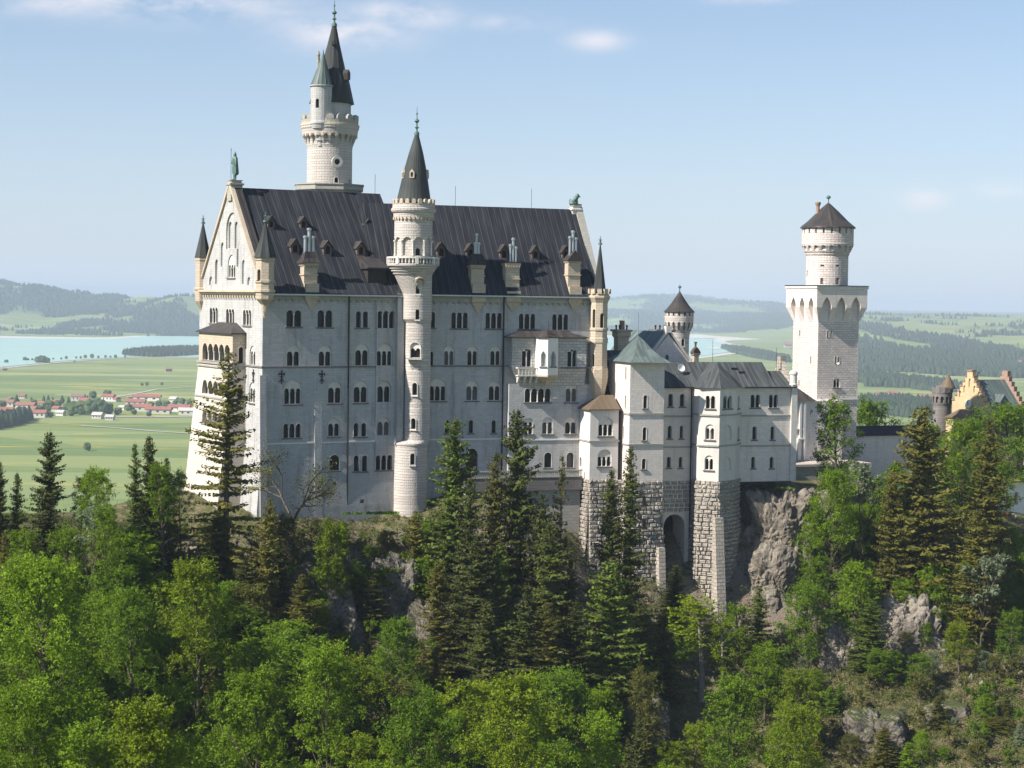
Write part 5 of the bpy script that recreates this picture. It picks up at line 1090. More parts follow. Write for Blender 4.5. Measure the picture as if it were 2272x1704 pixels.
c = mixc(n, l, noise_n(n, l, ob, 1, 3, .5, (1/900, 1/250, 1)), (.31, .48, .41), (.40, .58, .50)); l.new(c, b.inputs['Base Color'])
flat('shore_sand', (.52, .49, .42), .95)
shore = [(-300, 739), (0, 745.5), (130, 747.5), (250, 749), (300, 744), (440, 739), (700, 741), (1000, 742), (1300, 743), (1420, 745), (1480, 746), (1540, 741), (1600, 740), (1650, 742), (1696, 748), (1692, 753), (1640, 754), (1600, 757), (1632, 764), (1655, 768), (1640, 772), (1662, 778), (1650, 784), (1618, 786), (1580, 792), (1540, 796), (1300, 800), (1000, 800), (700, 798), (440, 795), (330, 792), (230, 797), (130, 804), (60, 812), (-40, 822), (-400, 840)]
water = [(-300, 742), (0, 749.5), (130, 751), (250, 752), (300, 747), (440, 741.5), (700, 744), (1000, 745), (1300, 746), (1420, 748), (1500, 751), (1530, 749), (1600, 752), (1560, 755), (1610, 759), (1600, 765), (1628, 770), (1618, 775), (1634, 780), (1600, 783), (1560, 790), (1500, 794), (1300, 797), (1000, 797), (700, 795), (440, 793), (330, 790), (230, 795), (130, 801), (60, 809), (-40, 818), (-400, 835)]
sheet('lake_shore', smooth_poly(shore), ZP+1.2, 'shore_sand', 'pale gravel shore round the turquoise lake')
sheet('lake', smooth_poly(water), ZP+2.6, 'lake_water', 'turquoise lake in the middle of the valley')
for P in ([(1478, 749), (1520, 746.5), (1600, 748), (1560, 751)], [(1560, 771), (1600, 769), (1612, 774), (1580, 775)]):
    sheet('sandbank', smooth_poly(P), ZP+3.6, 'shore_sand', 'pale sandbank in the lake')
# roads on the plain
flat('track', (.42, .40, .36), .95)
def road(pts, w, label):
    L_ = [on_z(px, py, ZP+1.0) for px, py in pts]; V = []; 
    for i, p in enumerate(L_):
        d = (L_[min(i+1, len(L_)-1)]-L_[max(i-1, 0)]).normalized(); nn_ = Vector((-d.y, d.x, 0)); V += [p+nn_*w/2, p-nn_*w/2]
    F_ = [(2*i, 2*i+1, 2*i+3, 2*i+2) for i in range(len(L_)-1)]; me = np_mesh('road', [tuple(v) for v in V], F_, 'track'); o = bpy.data.objects.new('road', me); COL.objects.link(o); tag(o, 'structure', label)
road([(255, 881), (300, 873), (350, 863), (400, 859), (450, 856)], 9, 'pale field track running from the village towards the lake')
road([(180, 944), (260, 949), (340, 956), (450, 963)], 8, 'pale field track crossing the near meadows')
road([(-20, 888), (20, 888)], 8, 'pale field track at the edge of the village'); road([(250, 924), (330, 925), (450, 923)], 16, 'village street in front of the red roofed houses')
# ---- woods that read as one mass: small firs and round crowns, one mesh per wood
flat('far_fir', (.028, .05, .022), .95, 0, .5); flat('far_leaf', (.06, .10, .03), .95, 0, .5)
def mass(name, xs_, ys_, zs_, hs, rs, mat, label, seed=0):
    r = np.random.RandomState(seed); N = len(xs_); k = 6
    prof = np.array([(0.9, 0.05), (1.0, .25), (.62, .62), (.02, 1.0)]) ; a = np.arange(k)*2*np.pi/k
    ring = np.stack([np.cos(a), np.sin(a)], 1); V = np.zeros((N, 4, k, 3)); ph = r.rand(N)*6
    ca, sa = np.cos(ph), np.sin(ph)
    for j, (pr, ph_) in enumerate(prof):
        jit = r.uniform(.75, 1.25, (N, k)) if j < 3 else 1
        x = ring[None, :, 0]*jit*pr*rs[:, None]; y = ring[None, :, 1]*jit*pr*rs[:, None]
        V[:, j, :, 0] = x*ca[:, None]-y*sa[:, None]+xs_[:, None]; V[:, j, :, 1] = x*sa[:, None]+y*ca[:, None]+ys_[:, None]; V[:, j, :, 2] = (zs_+hs*ph_)[:, None]
    i = np.arange(k); F_ = []
    for j in range(3): F_.append(np.stack([j*k+i, j*k+(i+1) % k, (j+1)*k+(i+1) % k, (j+1)*k+i], 1))
    F_ = np.concatenate(F_)[None]+(np.arange(N)*4*k)[:, None, None]
    me = np_mesh(name, V.reshape(-1, 3), F_.reshape(-1, 4), mat); o = bpy.data.objects.new(name, me); COL.objects.link(o); return tag(o, 'stuff', label)
rs_ = np.random.RandomState(4)
def wood_region(label, q0, q1, y0, y1, N, mat, seed):
    r = np.random.RandomState(seed); q = r.uniform(q0, q1, N*3); y = 1/np.sqrt(r.uniform(1/y1**2, 1/y0**2, N*3)) if y1/y0 > 1.3 else r.uniform(y0, y1, N*3); x = q*y
    ok = woodmask(x, y) > r.uniform(.15, .9, N*3); x, y = x[ok][:N], y[ok][:N]; h = r.uniform(15, 27, len(x)); mass('woods', x, y, plain_h(x, y)-1, h, h*r.uniform(.22, .36, len(x)), mat, label, seed)
wood_region('bluish wooded hills across the lake on the left', -.31, -.14, 9100, 14500, 9000, 'far_fir', 1)
wood_region('bluish wooded hills beyond the lake in the middle', .04, .18, 13000, 21000, 7000, 'far_fir', 2)
wood_region('dark woods between the meadows on the right', .17, .30, 2600, 13500, 16000, 'far_fir', 3)
for (x0, y0, rx, ry), lb in ((WOODS[0], 'dark fir wood on the near lake shore beside the gable'), (WOODS[7], 'dark copse at the left edge of the near meadows'), (WOODS[8], 'small dark wood at the right end of the lake')):
    N = int(min(2200, rx*ry/12)); r = np.random.RandomState(int(x0) & 255); a = r.rand(N*2)*6.283; d = np.sqrt(r.rand(N*2)); x = x0+rx*1.1*d*np.cos(a); y = y0+ry*1.1*d*np.sin(a); ok = woodmask(x, y) > .4; x, y = x[ok][:N], y[ok][:N]
    h = r.uniform(14, 24, len(x)); mass('woods', x, y, np.full(len(x), ZP), h, h*.27, 'far_fir', lb, 5)
# ---- single trees and houses on the plain
def lump(name, seed, tall=False):
    r = np.random.RandomState(seed); bm = bmesh.new(); bmesh.ops.create_icosphere(bm, subdivisions=3, radius=1)
    for v in bm.verts:
        p = v.co.copy(); d = 1+.35*noise.noise(p*1.7+Vector((seed*3, 0, 0)))+.25*noise.noise(p*4.1+Vector((seed, 5, 0)))
        v.co = Vector((p.x*d*(.36 if tall else .5), p.y*d*(.36 if tall else .5), (p.z*d*.45+.55)))
        if tall: k = max(0, v.co.z); v.co.x *= (1.25-k); v.co.y *= (1.25-k)
    me = bpy.data.meshes.new(name); bm.to_mesh(me); bm.free(); return me
far_broad = lump('far_tree', 1); far_broad.materials.append(MATS['far_leaf']); far_tall = lump('far_tree', 2, True); far_tall.materials.append(MATS['far_fir'])
def far_tree(px, py, hpx, label, group, tall=False, wid=1.0):
    p = on_z(px, py, ZP); h = hpx*p.y/FPX; o = bpy.data.objects.new('fir_tree' if tall else 'tree', far_tall if tall else far_broad); COL.objects.link(o)
    o.location = (p.x, p.y, ZP-.02*h); o.scale = (h*wid, h*wid, h); o.rotation_euler.z = px*1.7; return tag(o, None, label, 'tree', group)
ordn = ['first', 'second', 'third', 'fourth', 'fifth', 'sixth', 'seventh', 'eighth', 'ninth', 'tenth', 'eleventh', 'twelfth', 'thirteenth', 'fourteenth', 'fifteenth', 'sixteenth', 'seventeenth', 'eighteenth', 'nineteenth', 'twentieth',
        'twenty-first', 'twenty-second', 'twenty-third', 'twenty-fourth', 'twenty-fifth', 'twenty-sixth', 'twenty-seventh', 'twenty-eighth', 'twenty-ninth', 'thirtieth', 'thirty-first', 'thirty-second', 'thirty-third', 'thirty-fourth', 'thirty-fifth', 'thirty-sixth', 'thirty-seventh', 'thirty-eighth', 'thirty-ninth', 'fortieth', 'forty-first', 'forty-second', 'forty-third', 'forty-fourth', 'forty-fifth', 'forty-sixth', 'forty-seventh', 'forty-eighth']
SH = [(14, 806, 8, 1.2), (55, 801, 9, 1), (62, 801, 6, 1), (72, 801, 6, 1), (84, 806, 15, 1), (94, 806, 17, 1.1), (104, 806, 13, 1.2), (118, 799, 5, 1), (136, 799, 6, .8), (147, 798, 8, .8), (169, 797, 6, .8), (179, 797, 7, .8), (189, 796, 9, .9), (204, 796, 11, .8), (218, 796, 7, .8),
      (234, 795, 7, .8), (245, 795, 6, .8), (256, 795, 8, .9), (277, 794, 6, .8), (165, 804, 4, .8)]
for i, (px, py, h, w) in enumerate(sorted(SH)): far_tree(px, py, h, f'{ordn[i]} tree from the left edge along the near shore of the lake', 'single trees along the lake shore', False, w)
VT = [(37, 905, 30, 1), (70, 891, 11, 1), (97, 894, 17, 1), (107, 893, 17, 1), (117, 893, 13, 1), (108, 912, 24, 0), (138, 896, 20, 1), (152, 896, 17, 1), (176, 884, 9, 0), (194, 886, 10, 1), (206, 884, 16, 0), (238, 884, 18, 0), (251, 882, 8, 1),
      (165, 918, 28, 0), (182, 920, 30, 0), (205, 921, 34, 0), (222, 921, 33, 0), (238, 920, 26, 0), (262, 920, 16, 0), (285, 912, 16, 0), (335, 905, 14, 0), (352, 903, 14, 0), (369, 905, 16, 0), (405, 897, 14, 0), (420, 899, 13, 0), (60, 922, 14, 0), (90, 915, 16, 0), (436, 905, 16, 0), (5, 905, 16, 0), (44, 916, 14, 0), (75, 899, 13, 0), (128, 905, 17, 0), (150, 912, 18, 0), (158, 923, 16, 0), (192, 905, 15, 0), (215, 897, 14, 0), (297, 920, 12, 0), (290, 893, 12, 0), (375, 915, 13, 0), (388, 899, 11, 0), (330, 924, 11, 0), (112, 926, 12, 0)]
for i, (px, py, h, t) in enumerate(sorted(VT)): far_tree(px, py, h, f'{ordn[i]} tree from the left among the houses of the lake village', 'trees between the village houses', bool(t), .8 if t else 1.1)
far_tree(194, 1000, 18, 'small round pale tree standing alone in the near meadow', None); far_tree(315, 856, 7, 'small round tree left of three beyond the village track', None); far_tree(326, 856, 8, 'broad tree in the middle of three beyond the village track', None); far_tree(359, 855, 7, 'small round tree right of three beyond the village track', None)
for i, px in enumerate((1930, 1945, 1958, 1972, 1990, 2008, 2020)): far_tree(px, 906+(i % 2)*6, 20, f'{ordn[i]} tree from the left below the hamlet right of the square tower', 'trees below the right hamlet', i % 3 == 0, 1.0)
flat('brown_tile', (.22, .13, .10), .8); flat('pale_tile', (.45, .43, .40), .8)
def house(px, py, wpx, label, group, roof='red_roof', wall='house_wall', rot=0.0, dep=.75, hh=.38, rr=.32, name='house', cat='house'):
    p = on_z(px, py, ZP); s = wpx*p.y/FPX; o = bpy.data.objects.new(name, None); COL.objects.link(o); o.location = (p.x, p.y, ZP+.5); o.rotation_euler.z = rot
    tag(o, None, label, cat, group); w, d, h = s/2, min(s*dep/2, 6.5), s*hh if s < 24 else 7.5; r_ = h+d*(.55+.3*rr)
    wl_ = mesh_of(MB().box(-w, w, -d, d, 0, h).poly([[(-d, h), (d, h), (0, r_-.3)]], 0, None) if False else MB().box(-w, w, -d, d, 0, h), 'wall', wall)
    g = MB().add([(sx*w, -d, h) for sx in (-1, 1)]+[(sx*w, d, h) for sx in (-1, 1)]+[(sx*w, 0, r_-.4) for sx in (-1, 1)], [(0, 4, 2), (1, 3, 5), (0, 2, 3, 1), (0, 1, 5, 4), (2, 4, 5, 3)])
    me_ = MB(); me_.box(-w, w, -d, d, -.5, h); me_.join(g); 
    for nm, mb_, mt in (('wall', me_, wall), ('roof', gable_roof(-w-.06*s, w+.06*s, -d-1.2, d+1.2, h+.6-1.2*(r_-h)/d, r_+.6, .4), roof)):
        q = bpy.data.objects.new(nm, mesh_of(mb_, nm, mt)); COL.objects.link(q); q.parent = o
    wm = MB()
    for i in range(3): x = -w*.6+i*w*.6; wm.box(x-.05*s, x+.05*s, -d-.12, -d-.02, h*.35, h*.7)
    q = bpy.data.objects.new('window', mesh_of(wm, 'window', 'dark_glass')); COL.objects.link(q); q.parent = o
    return o
HS = [(24, 889, 12, 0, .9), (50, 884, 15, 0, .2), (16, 902, 34, 1, .15), (58, 908, 44, 0, .3), (14, 921, 30, 0, .1), (34, 923, 34, 0, .2), (86, 926, 36, 0, .15), (96, 902, 18, 0, .4), (124, 898, 16, 0, .2), (142, 910, 15, 0, 1.2), (126, 913, 18, 0, .5), (174, 890, 28, 1, .1), (188, 897, 22, 0, .3),
      (241, 890, 27, 0, .25), (259, 891, 16, 0, .9), (326, 889, 58, 0, .05), (301, 900, 42, 0, .1), (313, 912, 46, 0, .15), (352, 918, 54, 0, .1), (398, 913, 46, 0, .12), (420, 921, 44, 2, .1), (386, 892, 18, 2, .5), (135, 922, 18, 2, .3), (217, 929, 22, 2, .2), (244, 932, 18, 2, .1), (272, 909, 14, 2, .4), (75, 915, 20, 1, .6), (112, 905, 16, 0, .8), (205, 905, 14, 1, .3)]
HS.sort()
for i, (px, py, w, r_, rot) in enumerate(HS):
    house(px, py, w, f'{ordn[i]} house from the left in the lake village, {("red tiled roof", "brown roof", "pale grey roof")[r_]}', 'houses of the village by the lake', ('red_roof', 'brown_tile', 'pale_tile')[r_], ('white_wall', 'house_wall', 'house_wall')[i % 3], -rot)
HR = [(1947, 893, 13, 0, .4), (1954, 881, 18, 0, .1), (1966, 888, 20, 1, .2), (1981, 880, 22, 0, .1), (2004, 882, 13, 0, .7), (2054, 890, 24, 0, .1)]
for i, (px, py, w, r_, rot) in enumerate(HR): house(px, py, w, f'{ordn[i]} house from the left in the hamlet right of the square tower', 'houses of the right hamlet', ('red_roof', 'brown_tile')[r_], 'white_wall', rot)
for i, (px, py, w, lb) in enumerate(((375, 824, 13, 'small brown field barn alone in the meadow near the gable'), (11, 822, 9, 'small brown field barn in the meadow at the left edge'))): house(px, py, w, lb, None, 'brown_tile', 'wood_dark', .1, name='barn', cat='barn')
def onland(px, py):
    t = 2000.
    for _ in range(60):
        p = at(px, py, t); d = p.z-float(plain_h(np.array(p.x), np.array(p.y))); 
        if d < 0: break
        t *= 1.03
    return at(px, py, t)
for i, (px, py, w, lb) in enumerate(((1919, 723, 7, 'tiny red roofed farmhouse on the hazy slope beside the square tower'), (1991, 749, 8, 'tiny white farmhouse on the hazy right slope left of its twin'), (2014, 748, 8, 'tiny white farmhouse on the hazy right slope beside its twin'), (2121, 742, 6, 'tiny white chapel on the hazy right slope'),
        (2244, 728, 8, 'tiny white farmhouse high on the hazy slope at the right edge'), (2152, 764, 7, 'tiny white farmhouse in the clearing of the right woods'), (2260, 811, 11, 'small red farmhouse on the green knoll at the right edge'), (1748, 772, 16, 'low white farm building left of the square tower'), (162, 732, 7, 'tiny white farmhouse across the lake on the left'), (246, 713, 8, 'tiny white farmhouse on the wooded slope across the lake'))):
    p = onland(px, py); o = house(px, 900, w, lb, None); s = (w*p.y/FPX)/(w*on_z(px, 900, ZP).y/FPX); o.location = (p.x, p.y, float(plain_h(np.array(p.x), np.array(p.y)))+2); o.scale = (s, s, s)
# ================================================================== the castle hill
CTRL = [(-44, 326, -41), (-26, 337, -42), (-58, 338, -38), (-66, 352, -37), (-33, 331, -41.5), (-19.5, 336, -42), (-10, 341, -38.5), (2, 343, -37), (5, 343, -42), (12, 345, -47), (17, 347, -53), (26, 345, -54), (33, 347, -57), (40, 350, -60), (47, 357, -50), (48, 364, -38), (55, 372, -36), (64, 384, -37), (78, 395, -38), (100, 402, -44), (112, 402, -46), (128, 405, -52),
        (-44, 315, -51), (-25, 322, -54), (-19, 327, -51.5), (-5, 330, -51), (5, 332, -60), (14, 336, -60), (20, 330, -62), (35, 332, -68), (47, 345, -64), (60, 352, -58), (75, 356, -57), (90, 352, -59), (110, 352, -61), (130, 360, -62),
        (-60, 318, -44), (-75, 312, -39), (-90, 305, -38), (-110, 300, -40), (-66, 330, -40),
        (-40, 300, -62), (-20, 308, -65), (0, 308, -72), (20, 305, -76), (40, 310, -79), (60, 318, -74), (80, 318, -70), (100, 315, -70), (125, 320, -70),
        (-60, 280, -60), (-80, 275, -54), (-100, 270, -52), (-35, 270, -70), (-10, 280, -80), (15, 280, -86), (40, 285, -90), (65, 292, -82), (85, 290, -77), (110, 285, -78),
        (-60, 230, -68), (-85, 220, -58), (-110, 220, -52), (-30, 230, -82), (0, 240, -95), (40, 250, -100), (80, 250, -96), (120, 250, -98),
        (-55, 175, -62), (-80, 170, -50), (-110, 170, -45), (-25, 180, -84), (10, 190, -100), (60, 200, -112), (-40, 130, -80), (0, 130, -105), (60, 130, -120), (120, 180, -115),
        (-40, 360, -38), (-20, 370, -37), (20, 380, -37), (45, 390, -37), (-70, 400, -60), (-20, 410, -52), (30, 415, -48), (80, 425, -45), (120, 430, -48), (-130, 400, -90), (-60, 470, -120), (20, 490, -120), (100, 500, -110), (160, 470, -95), (-150, 330, -60), (-170, 240, -60), (170, 380, -75), (170, 300, -85)]
Cc = np.array(CTRL, float); rr_ = np.hypot(Cc[:, None, 0]-Cc[None, :, 0], Cc[:, None, 1]-Cc[None, :, 1]); 
A_ = np.block([[rr_+np.eye(len(Cc))*.3, np.c_[np.ones(len(Cc)), Cc[:, :2]]], [np.r_[np.ones((1, len(Cc))), Cc[:, :2].T], np.zeros((3, 3))]])
Sol = np.linalg.solve(A_, np.r_[Cc[:, 2], 0, 0, 0])
def terr0(x, y):
    x = np.asarray(x, float); y = np.asarray(y, float); d = np.hypot(x[..., None]-Cc[:, 0], y[..., None]-Cc[:, 1]); h = d @ Sol[:-3]+Sol[-3]+Sol[-2]*x+Sol[-1]*y
    e = np.clip((np.maximum(np.abs(x)/170, np.abs(y-300)/190)-1)/1.6, 0, 1); e = e*e*(3-2*e)
    return np.clip(h, -125, -30)*(1-e)+(-206)*e
def terr(x, y):
    h = terr0(x, y); g = np.clip((np.abs(terr0(np.asarray(x)+1.5, y)-h)+np.abs(terr0(x, np.asarray(y)+1.5)-h)-.8)/1.6, 0, 1)
    r = fbm(np.asarray(x)/9, np.asarray(y)/9, 4, 21)-.47; c = np.abs(fbm(np.asarray(x)/3.6, np.asarray(y)/3.6, 4, 33)-.47)
    near = np.clip((np.asarray(y)-318)/10, 0, 1)*np.clip((40-np.asarray(x))/8, 0, 1)*np.clip((np.asarray(x)+75)/8, 0, 1)
    return h+r*(1.5+5*g)*(1-.75*near)-c*4.5*g*(1-.5*near)
xs = np.concatenate([np.linspace(-520, -142, 32), np.arange(-136, 137, 1.15), np.linspace(142, 520, 32)]); yt = np.concatenate([np.linspace(-120, 155, 30), np.arange(158, 440, 1.15), np.linspace(444, 800, 36)])
TX, TY = np.meshgrid(xs, yt); TZ = np.concatenate([terr(TX[i:i+20], TY[i:i+20]) for i in range(0, len(yt), 20)])
m, n, l, b = nmat('hillside', .95); ge = n.new('ShaderNodeNewGeometry'); ob = n.new('ShaderNodeTexCoord').outputs['Object']
s = n.new('ShaderNodeSeparateXYZ'); l.new(ge.outputs['True Normal'], s.inputs[0])
big = noise_n(n, l, ob, .12, 5, .6); fi = noise_n(n, l, ob, 1.2, 6, .7)
rk = mixc(n, l, fi, (.10, .09, .08), (.40, .35, .30)); rk = mixc(n, l, nmath(n, l, 'MULTIPLY', nmath(n, l, 'SUBTRACT', big, .45), 3, True), rk, (.26, .18, .13))
gr = mixc(n, l, fi, (.045, .06, .015), (.12, .13, .04)); gr = mixc(n, l, nmath(n, l, 'MULTIPLY', nmath(n, l, 'SUBTRACT', noise_n(n, l, ob, .45, 6, .7), .45), 5, True), gr, (.24, .185, .11))
f = nmath(n, l, 'ADD', s.outputs[2], nmath(n, l, 'MULTIPLY', nmath(n, l, 'SUBTRACT', fi, .5), 1.3)); f = nmath(n, l, 'MULTIPLY', nmath(n, l, 'SUBTRACT', f, .62), 5, True)
l.new(mixc(n, l, f, rk, gr), b.inputs['Base Color']); bump(n, l, b, nmath(n, l, 'ADD', fi, noise_n(n, l, ob, 5, 4)), .9, .5)
me = np_mesh('hillside', np.stack([TX, TY, TZ], -1).reshape(-1, 3), grid_faces(len(yt), len(xs)), 'hillside', None, False)
HI = bpy.data.objects.new('hillside', me); COL.objects.link(HI); tag(HI, 'structure', 'steep rocky castle hill dropping into the gorge')
# rock outcrops
m, n, l, b = nmat('rock', .95); ob = n.new('ShaderNodeTexCoord').outputs['Object']; ge = n.new('ShaderNodeNewGeometry')
f1 = noise_n(n, l, ob, .35, 6, .7, (1, 1, .6)); f2 = noise_n(n, l, ob, 2.2, 6, .75)
c = ramp(n, l, f1, [(.32, (.08, .07, .055)), (.46, (.20, .172, .14)), (.6, (.37, .325, .265)), (.75, (.22, .20, .14))]); c = mixc(n, l, nmath(n, l, 'MULTIPLY', f2, .6), c, (.17, .15, .12)); l.new(c, b.inputs['Base Color']); bump(n, l, b, f2, .9, .5)
m, n, l, b = nmat('hill_rock', .95); ob = n.new('ShaderNodeTexCoord').outputs['Object']
f1 = noise_n(n, l, ob, .5, 6, .75); f2 = noise_n(n, l, ob, 2.5, 6, .75); ge = n.new('ShaderNodeNewGeometry'); s = n.new('ShaderNodeSeparateXYZ'); l.new(ge.outputs['Normal'], s.inputs[0])
c = ramp(n, l, f1, [(.3, (.08, .072, .055)), (.5, (.20, .175, .145)), (.7, (.36, .32, .27))]); g_ = nmath(n, l, 'MULTIPLY', nmath(n, l, 'SUBTRACT', nmath(n, l, 'ADD', nmath(n, l, 'MULTIPLY', s.outputs[2], .7), f2), .80), 5, True)
l.new(mixc(n, l, g_, c, (.06, .075, .022)), b.inputs['Base Color']); bump(n, l, b, f2, .9, .6)
def crag(pieces, label, mat='rock'):
    M = MB()
    for px, py, Y, rx, ry, rz, sd in pieces:
        c = at(px, py, Y); bm = bmesh.new(); bmesh.ops.create_icosphere(bm, subdivisions=6, radius=1)
        for v in bm.verts:
            p = v.co; q = Vector((p.x*rx, p.y*ry, p.z*rz)); k = max(abs(p.x), abs(p.y), abs(p.z))**.6; w = q+Vector((sd*13, sd*5, 0))
            vd = noise.voronoi(Vector((w.x*1.1, w.y, w.z*.45))*.3)[0]; v2 = noise.voronoi(Vector((w.x, w.y, w.z*.6))*.8)[0]; d = .34*noise.noise(w*.16)+.34*min(vd[1]-vd[0], .45)+.07*min(v2[1]-v2[0], .4)-.10+.06*noise.noise(w*1.4)+.035*noise.noise(w*3.2)
            v.co = c+q*(.92+d)/k
        o = len(M.v); M.v += [tuple(v.co) for v in bm.verts]; M.f += [tuple(vv.index+o for vv in f.verts) for f in bm.faces]; bm.free()
    me = bpy.data.meshes.new('rock_outcrop'); me.from_pydata(M.v, [], M.f); me.materials.append(MATS[mat]); o = bpy.data.objects.new('rock_outcrop', me); COL.objects.link(o); return tag(o, 'structure', label)
crag([(1725, 1195, 361, 7.6, 6.5, 10.5, 1), (1790, 1165, 365, 6, 5, 8.0, 2), (1705, 1290, 357, 6, 6, 8, 3), (1835, 1220, 366, 3.6, 4, 7, 4)], 'big pale rock crag right of the rusticated base')
crag([(2030, 1430, 344.5, 6.5, 5, 8, 5), (1975, 1400, 344, 4.5, 4, 7, 6)], 'pale rock face on the right slope'); crag([(1862, 1440, 340, 4, 4, 5, 7)], 'small pale rock face left of the bigger one on the right slope')
crag([(870, 1330, 325, 4.5, 4, 9, 8), (950, 1430, 321, 5, 4, 8, 9), (1130, 1400, 322, 5, 4, 8, 19)], 'brown rock rib below the round stair tower', 'hill_rock'); crag([(750, 1420, 318, 4, 4, 9, 10), (690, 1300, 321, 4, 3, 6, 20)], 'narrow grey rock rib below the long facade', 'hill_rock'); crag([(1935, 1640, 312, 5, 4, 5, 11), (2090, 1600, 318, 4, 3, 3.5, 17)], 'low pale rock on the lower right slope', 'hill_rock'); crag([(1430, 1640, 314, 5, 4, 8, 12)], 'shaded grey rock near the bottom centre', 'hill_rock'); crag([(2125, 1350, 350, 6, 4, 6, 14)], 'pink grey rock ledge on the right slope')
crag([(345, 1215, 322, 4, 4, 3.5, 15), (400, 1240, 320, 4, 4, 3, 16)], 'pale broken rock below the gable')
# small retaining walls on the crag
for i, (px0, px1, pt, pb, lb) in enumerate(((1662, 1765, 1302, 1360, 'rough stone retaining wall with a grassy top below the crag'), (1735, 1800, 1326, 1400, 'lower rough stone retaining wall below the crag'))):
    a, c = at(px0, pt, 356-i), at(px1, pt, 358-i); t = Thing('retaining_wall', lb, 'wall', None, (a.x, a.y, a.z)); ang = math.atan2(c.y-a.y, c.x-a.x); ln = math.hypot(c.x-a.x, c.y-a.y)
    hgt = (pb-pt)*356/FPX+4; q = rustic((0, 0), (ln, 0), 0, -hgt, 0, .2).box(0, ln, .0, 3, -hgt, 0); t.part('masonry', q, 'rubble', T=Matrix.Translation(t.org) @ Matrix.Rotation(ang, 4, 'Z'))
# ================================================================== trees
def leafmat(name, c1, c2, trans=.35, rough=.6):
    m, n, l, b = nmat(name, rough); b.inputs['Specular IOR Level'].default_value = .2; out = n['Material Output']
    oi = n.new('ShaderNodeObjectInfo'); gi = n.new('ShaderNodeNewGeometry').outputs['Random Per Island']; ob = n.new('ShaderNodeTexCoord').outputs['Object']; f = noise_n(n, l, ob, .9, 3)
    g = nmath(n, l, 'ADD', nmath(n, l, 'MULTIPLY', f, .5), nmath(n, l, 'ADD', nmath(n, l, 'MULTIPLY', oi.outputs['Random'], .4), nmath(n, l, 'MULTIPLY', gi, .35)), True); c = mixc(n, l, g, tuple(x*.62 for x in c1), tuple(x*1.12 for x in c2)); c = mixc(n, l, nmath(n, l, 'GREATER_THAN', gi, .93), c, (.10, .09, .03)); l.new(c, b.inputs['Base Color'])
    t = n.new('ShaderNodeBsdfTranslucent'); l.new(c, t.inputs[0]); mx = n.new('ShaderNodeMixShader'); mx.inputs[0].default_value = trans; l.new(b.outputs[0], mx.inputs[1]); l.new(t.outputs[0], mx.inputs[2]); l.new(mx.outputs[0], out.inputs[0]); return m
leafmat('leaf_bright', (.105, .20, .006), (.20, .315, .011)); leafmat('leaf_green', (.085, .175, .008), (.155, .265, .012)); leafmat('leaf_lime', (.13, .21, .006), (.24, .32, .010)); leafmat('leaf_olive', (.09, .105, .018), (.15, .16, .03)); leafmat('leaf_pale', (.16, .21, .11), (.24, .29, .17))
leafmat('needle_dark', (.026, .044, .008), (.08, .10, .014), .18); leafmat('needle_olive', (.065, .075, .010), (.15, .145, .02), .25); leafmat('needle_green', (.05, .09, .010), (.11, .16, .018), .25)
flat('bark', (.11, .085, .065), .95, 0, .4); flat('bark_pale', (.22, .20, .175), .9, 0, .3); flat('twig_grey', (.28, .25, .21), .95)
def quads(C, Nn, size, asp, r, droop=0.0):
    N = len(C); Nn = Nn/np.maximum(np.linalg.norm(Nn, axis=1, keepdims=True), 1e-6); a = np.cross(Nn, r.normal(size=(N, 3))); a /= np.maximum(np.linalg.norm(a, axis=1, keepdims=True), 1e-6); b = np.cross(Nn, a)
    s = size[:, None]; A = a*s*.5; B = b*s*.5*asp
    V = np.stack([C-A, C-B*1.0+A*.1, C+A, C+B+A*.1], 1); return V.reshape(-1, 3)
def qf(n): return np.arange(n*4).reshape(-1, 4)
def tubes(segs, k=5):
    V = []; F_ = []; 
    for p0, p1, r0, r1 in segs:
        p0, p1 = Vector(p0), Vector(p1); d = (p1-p0); 
        if d.length < 1e-4: continue
        d.normalize(); a = d.orthogonal().normalized(); b = d.cross(a); o = len(V)
        for p, rr in ((p0, r0), (p1, r1)): V += [tuple(p+rr*(a*math.cos(2*math.pi*i/k)+b*math.sin(2*math.pi*i/k))) for i in range(k)]
        F_ += [(o+i, o+(i+1) % k, o+k+(i+1) % k, o+k+i) for i in range(k)]
    return V, F_
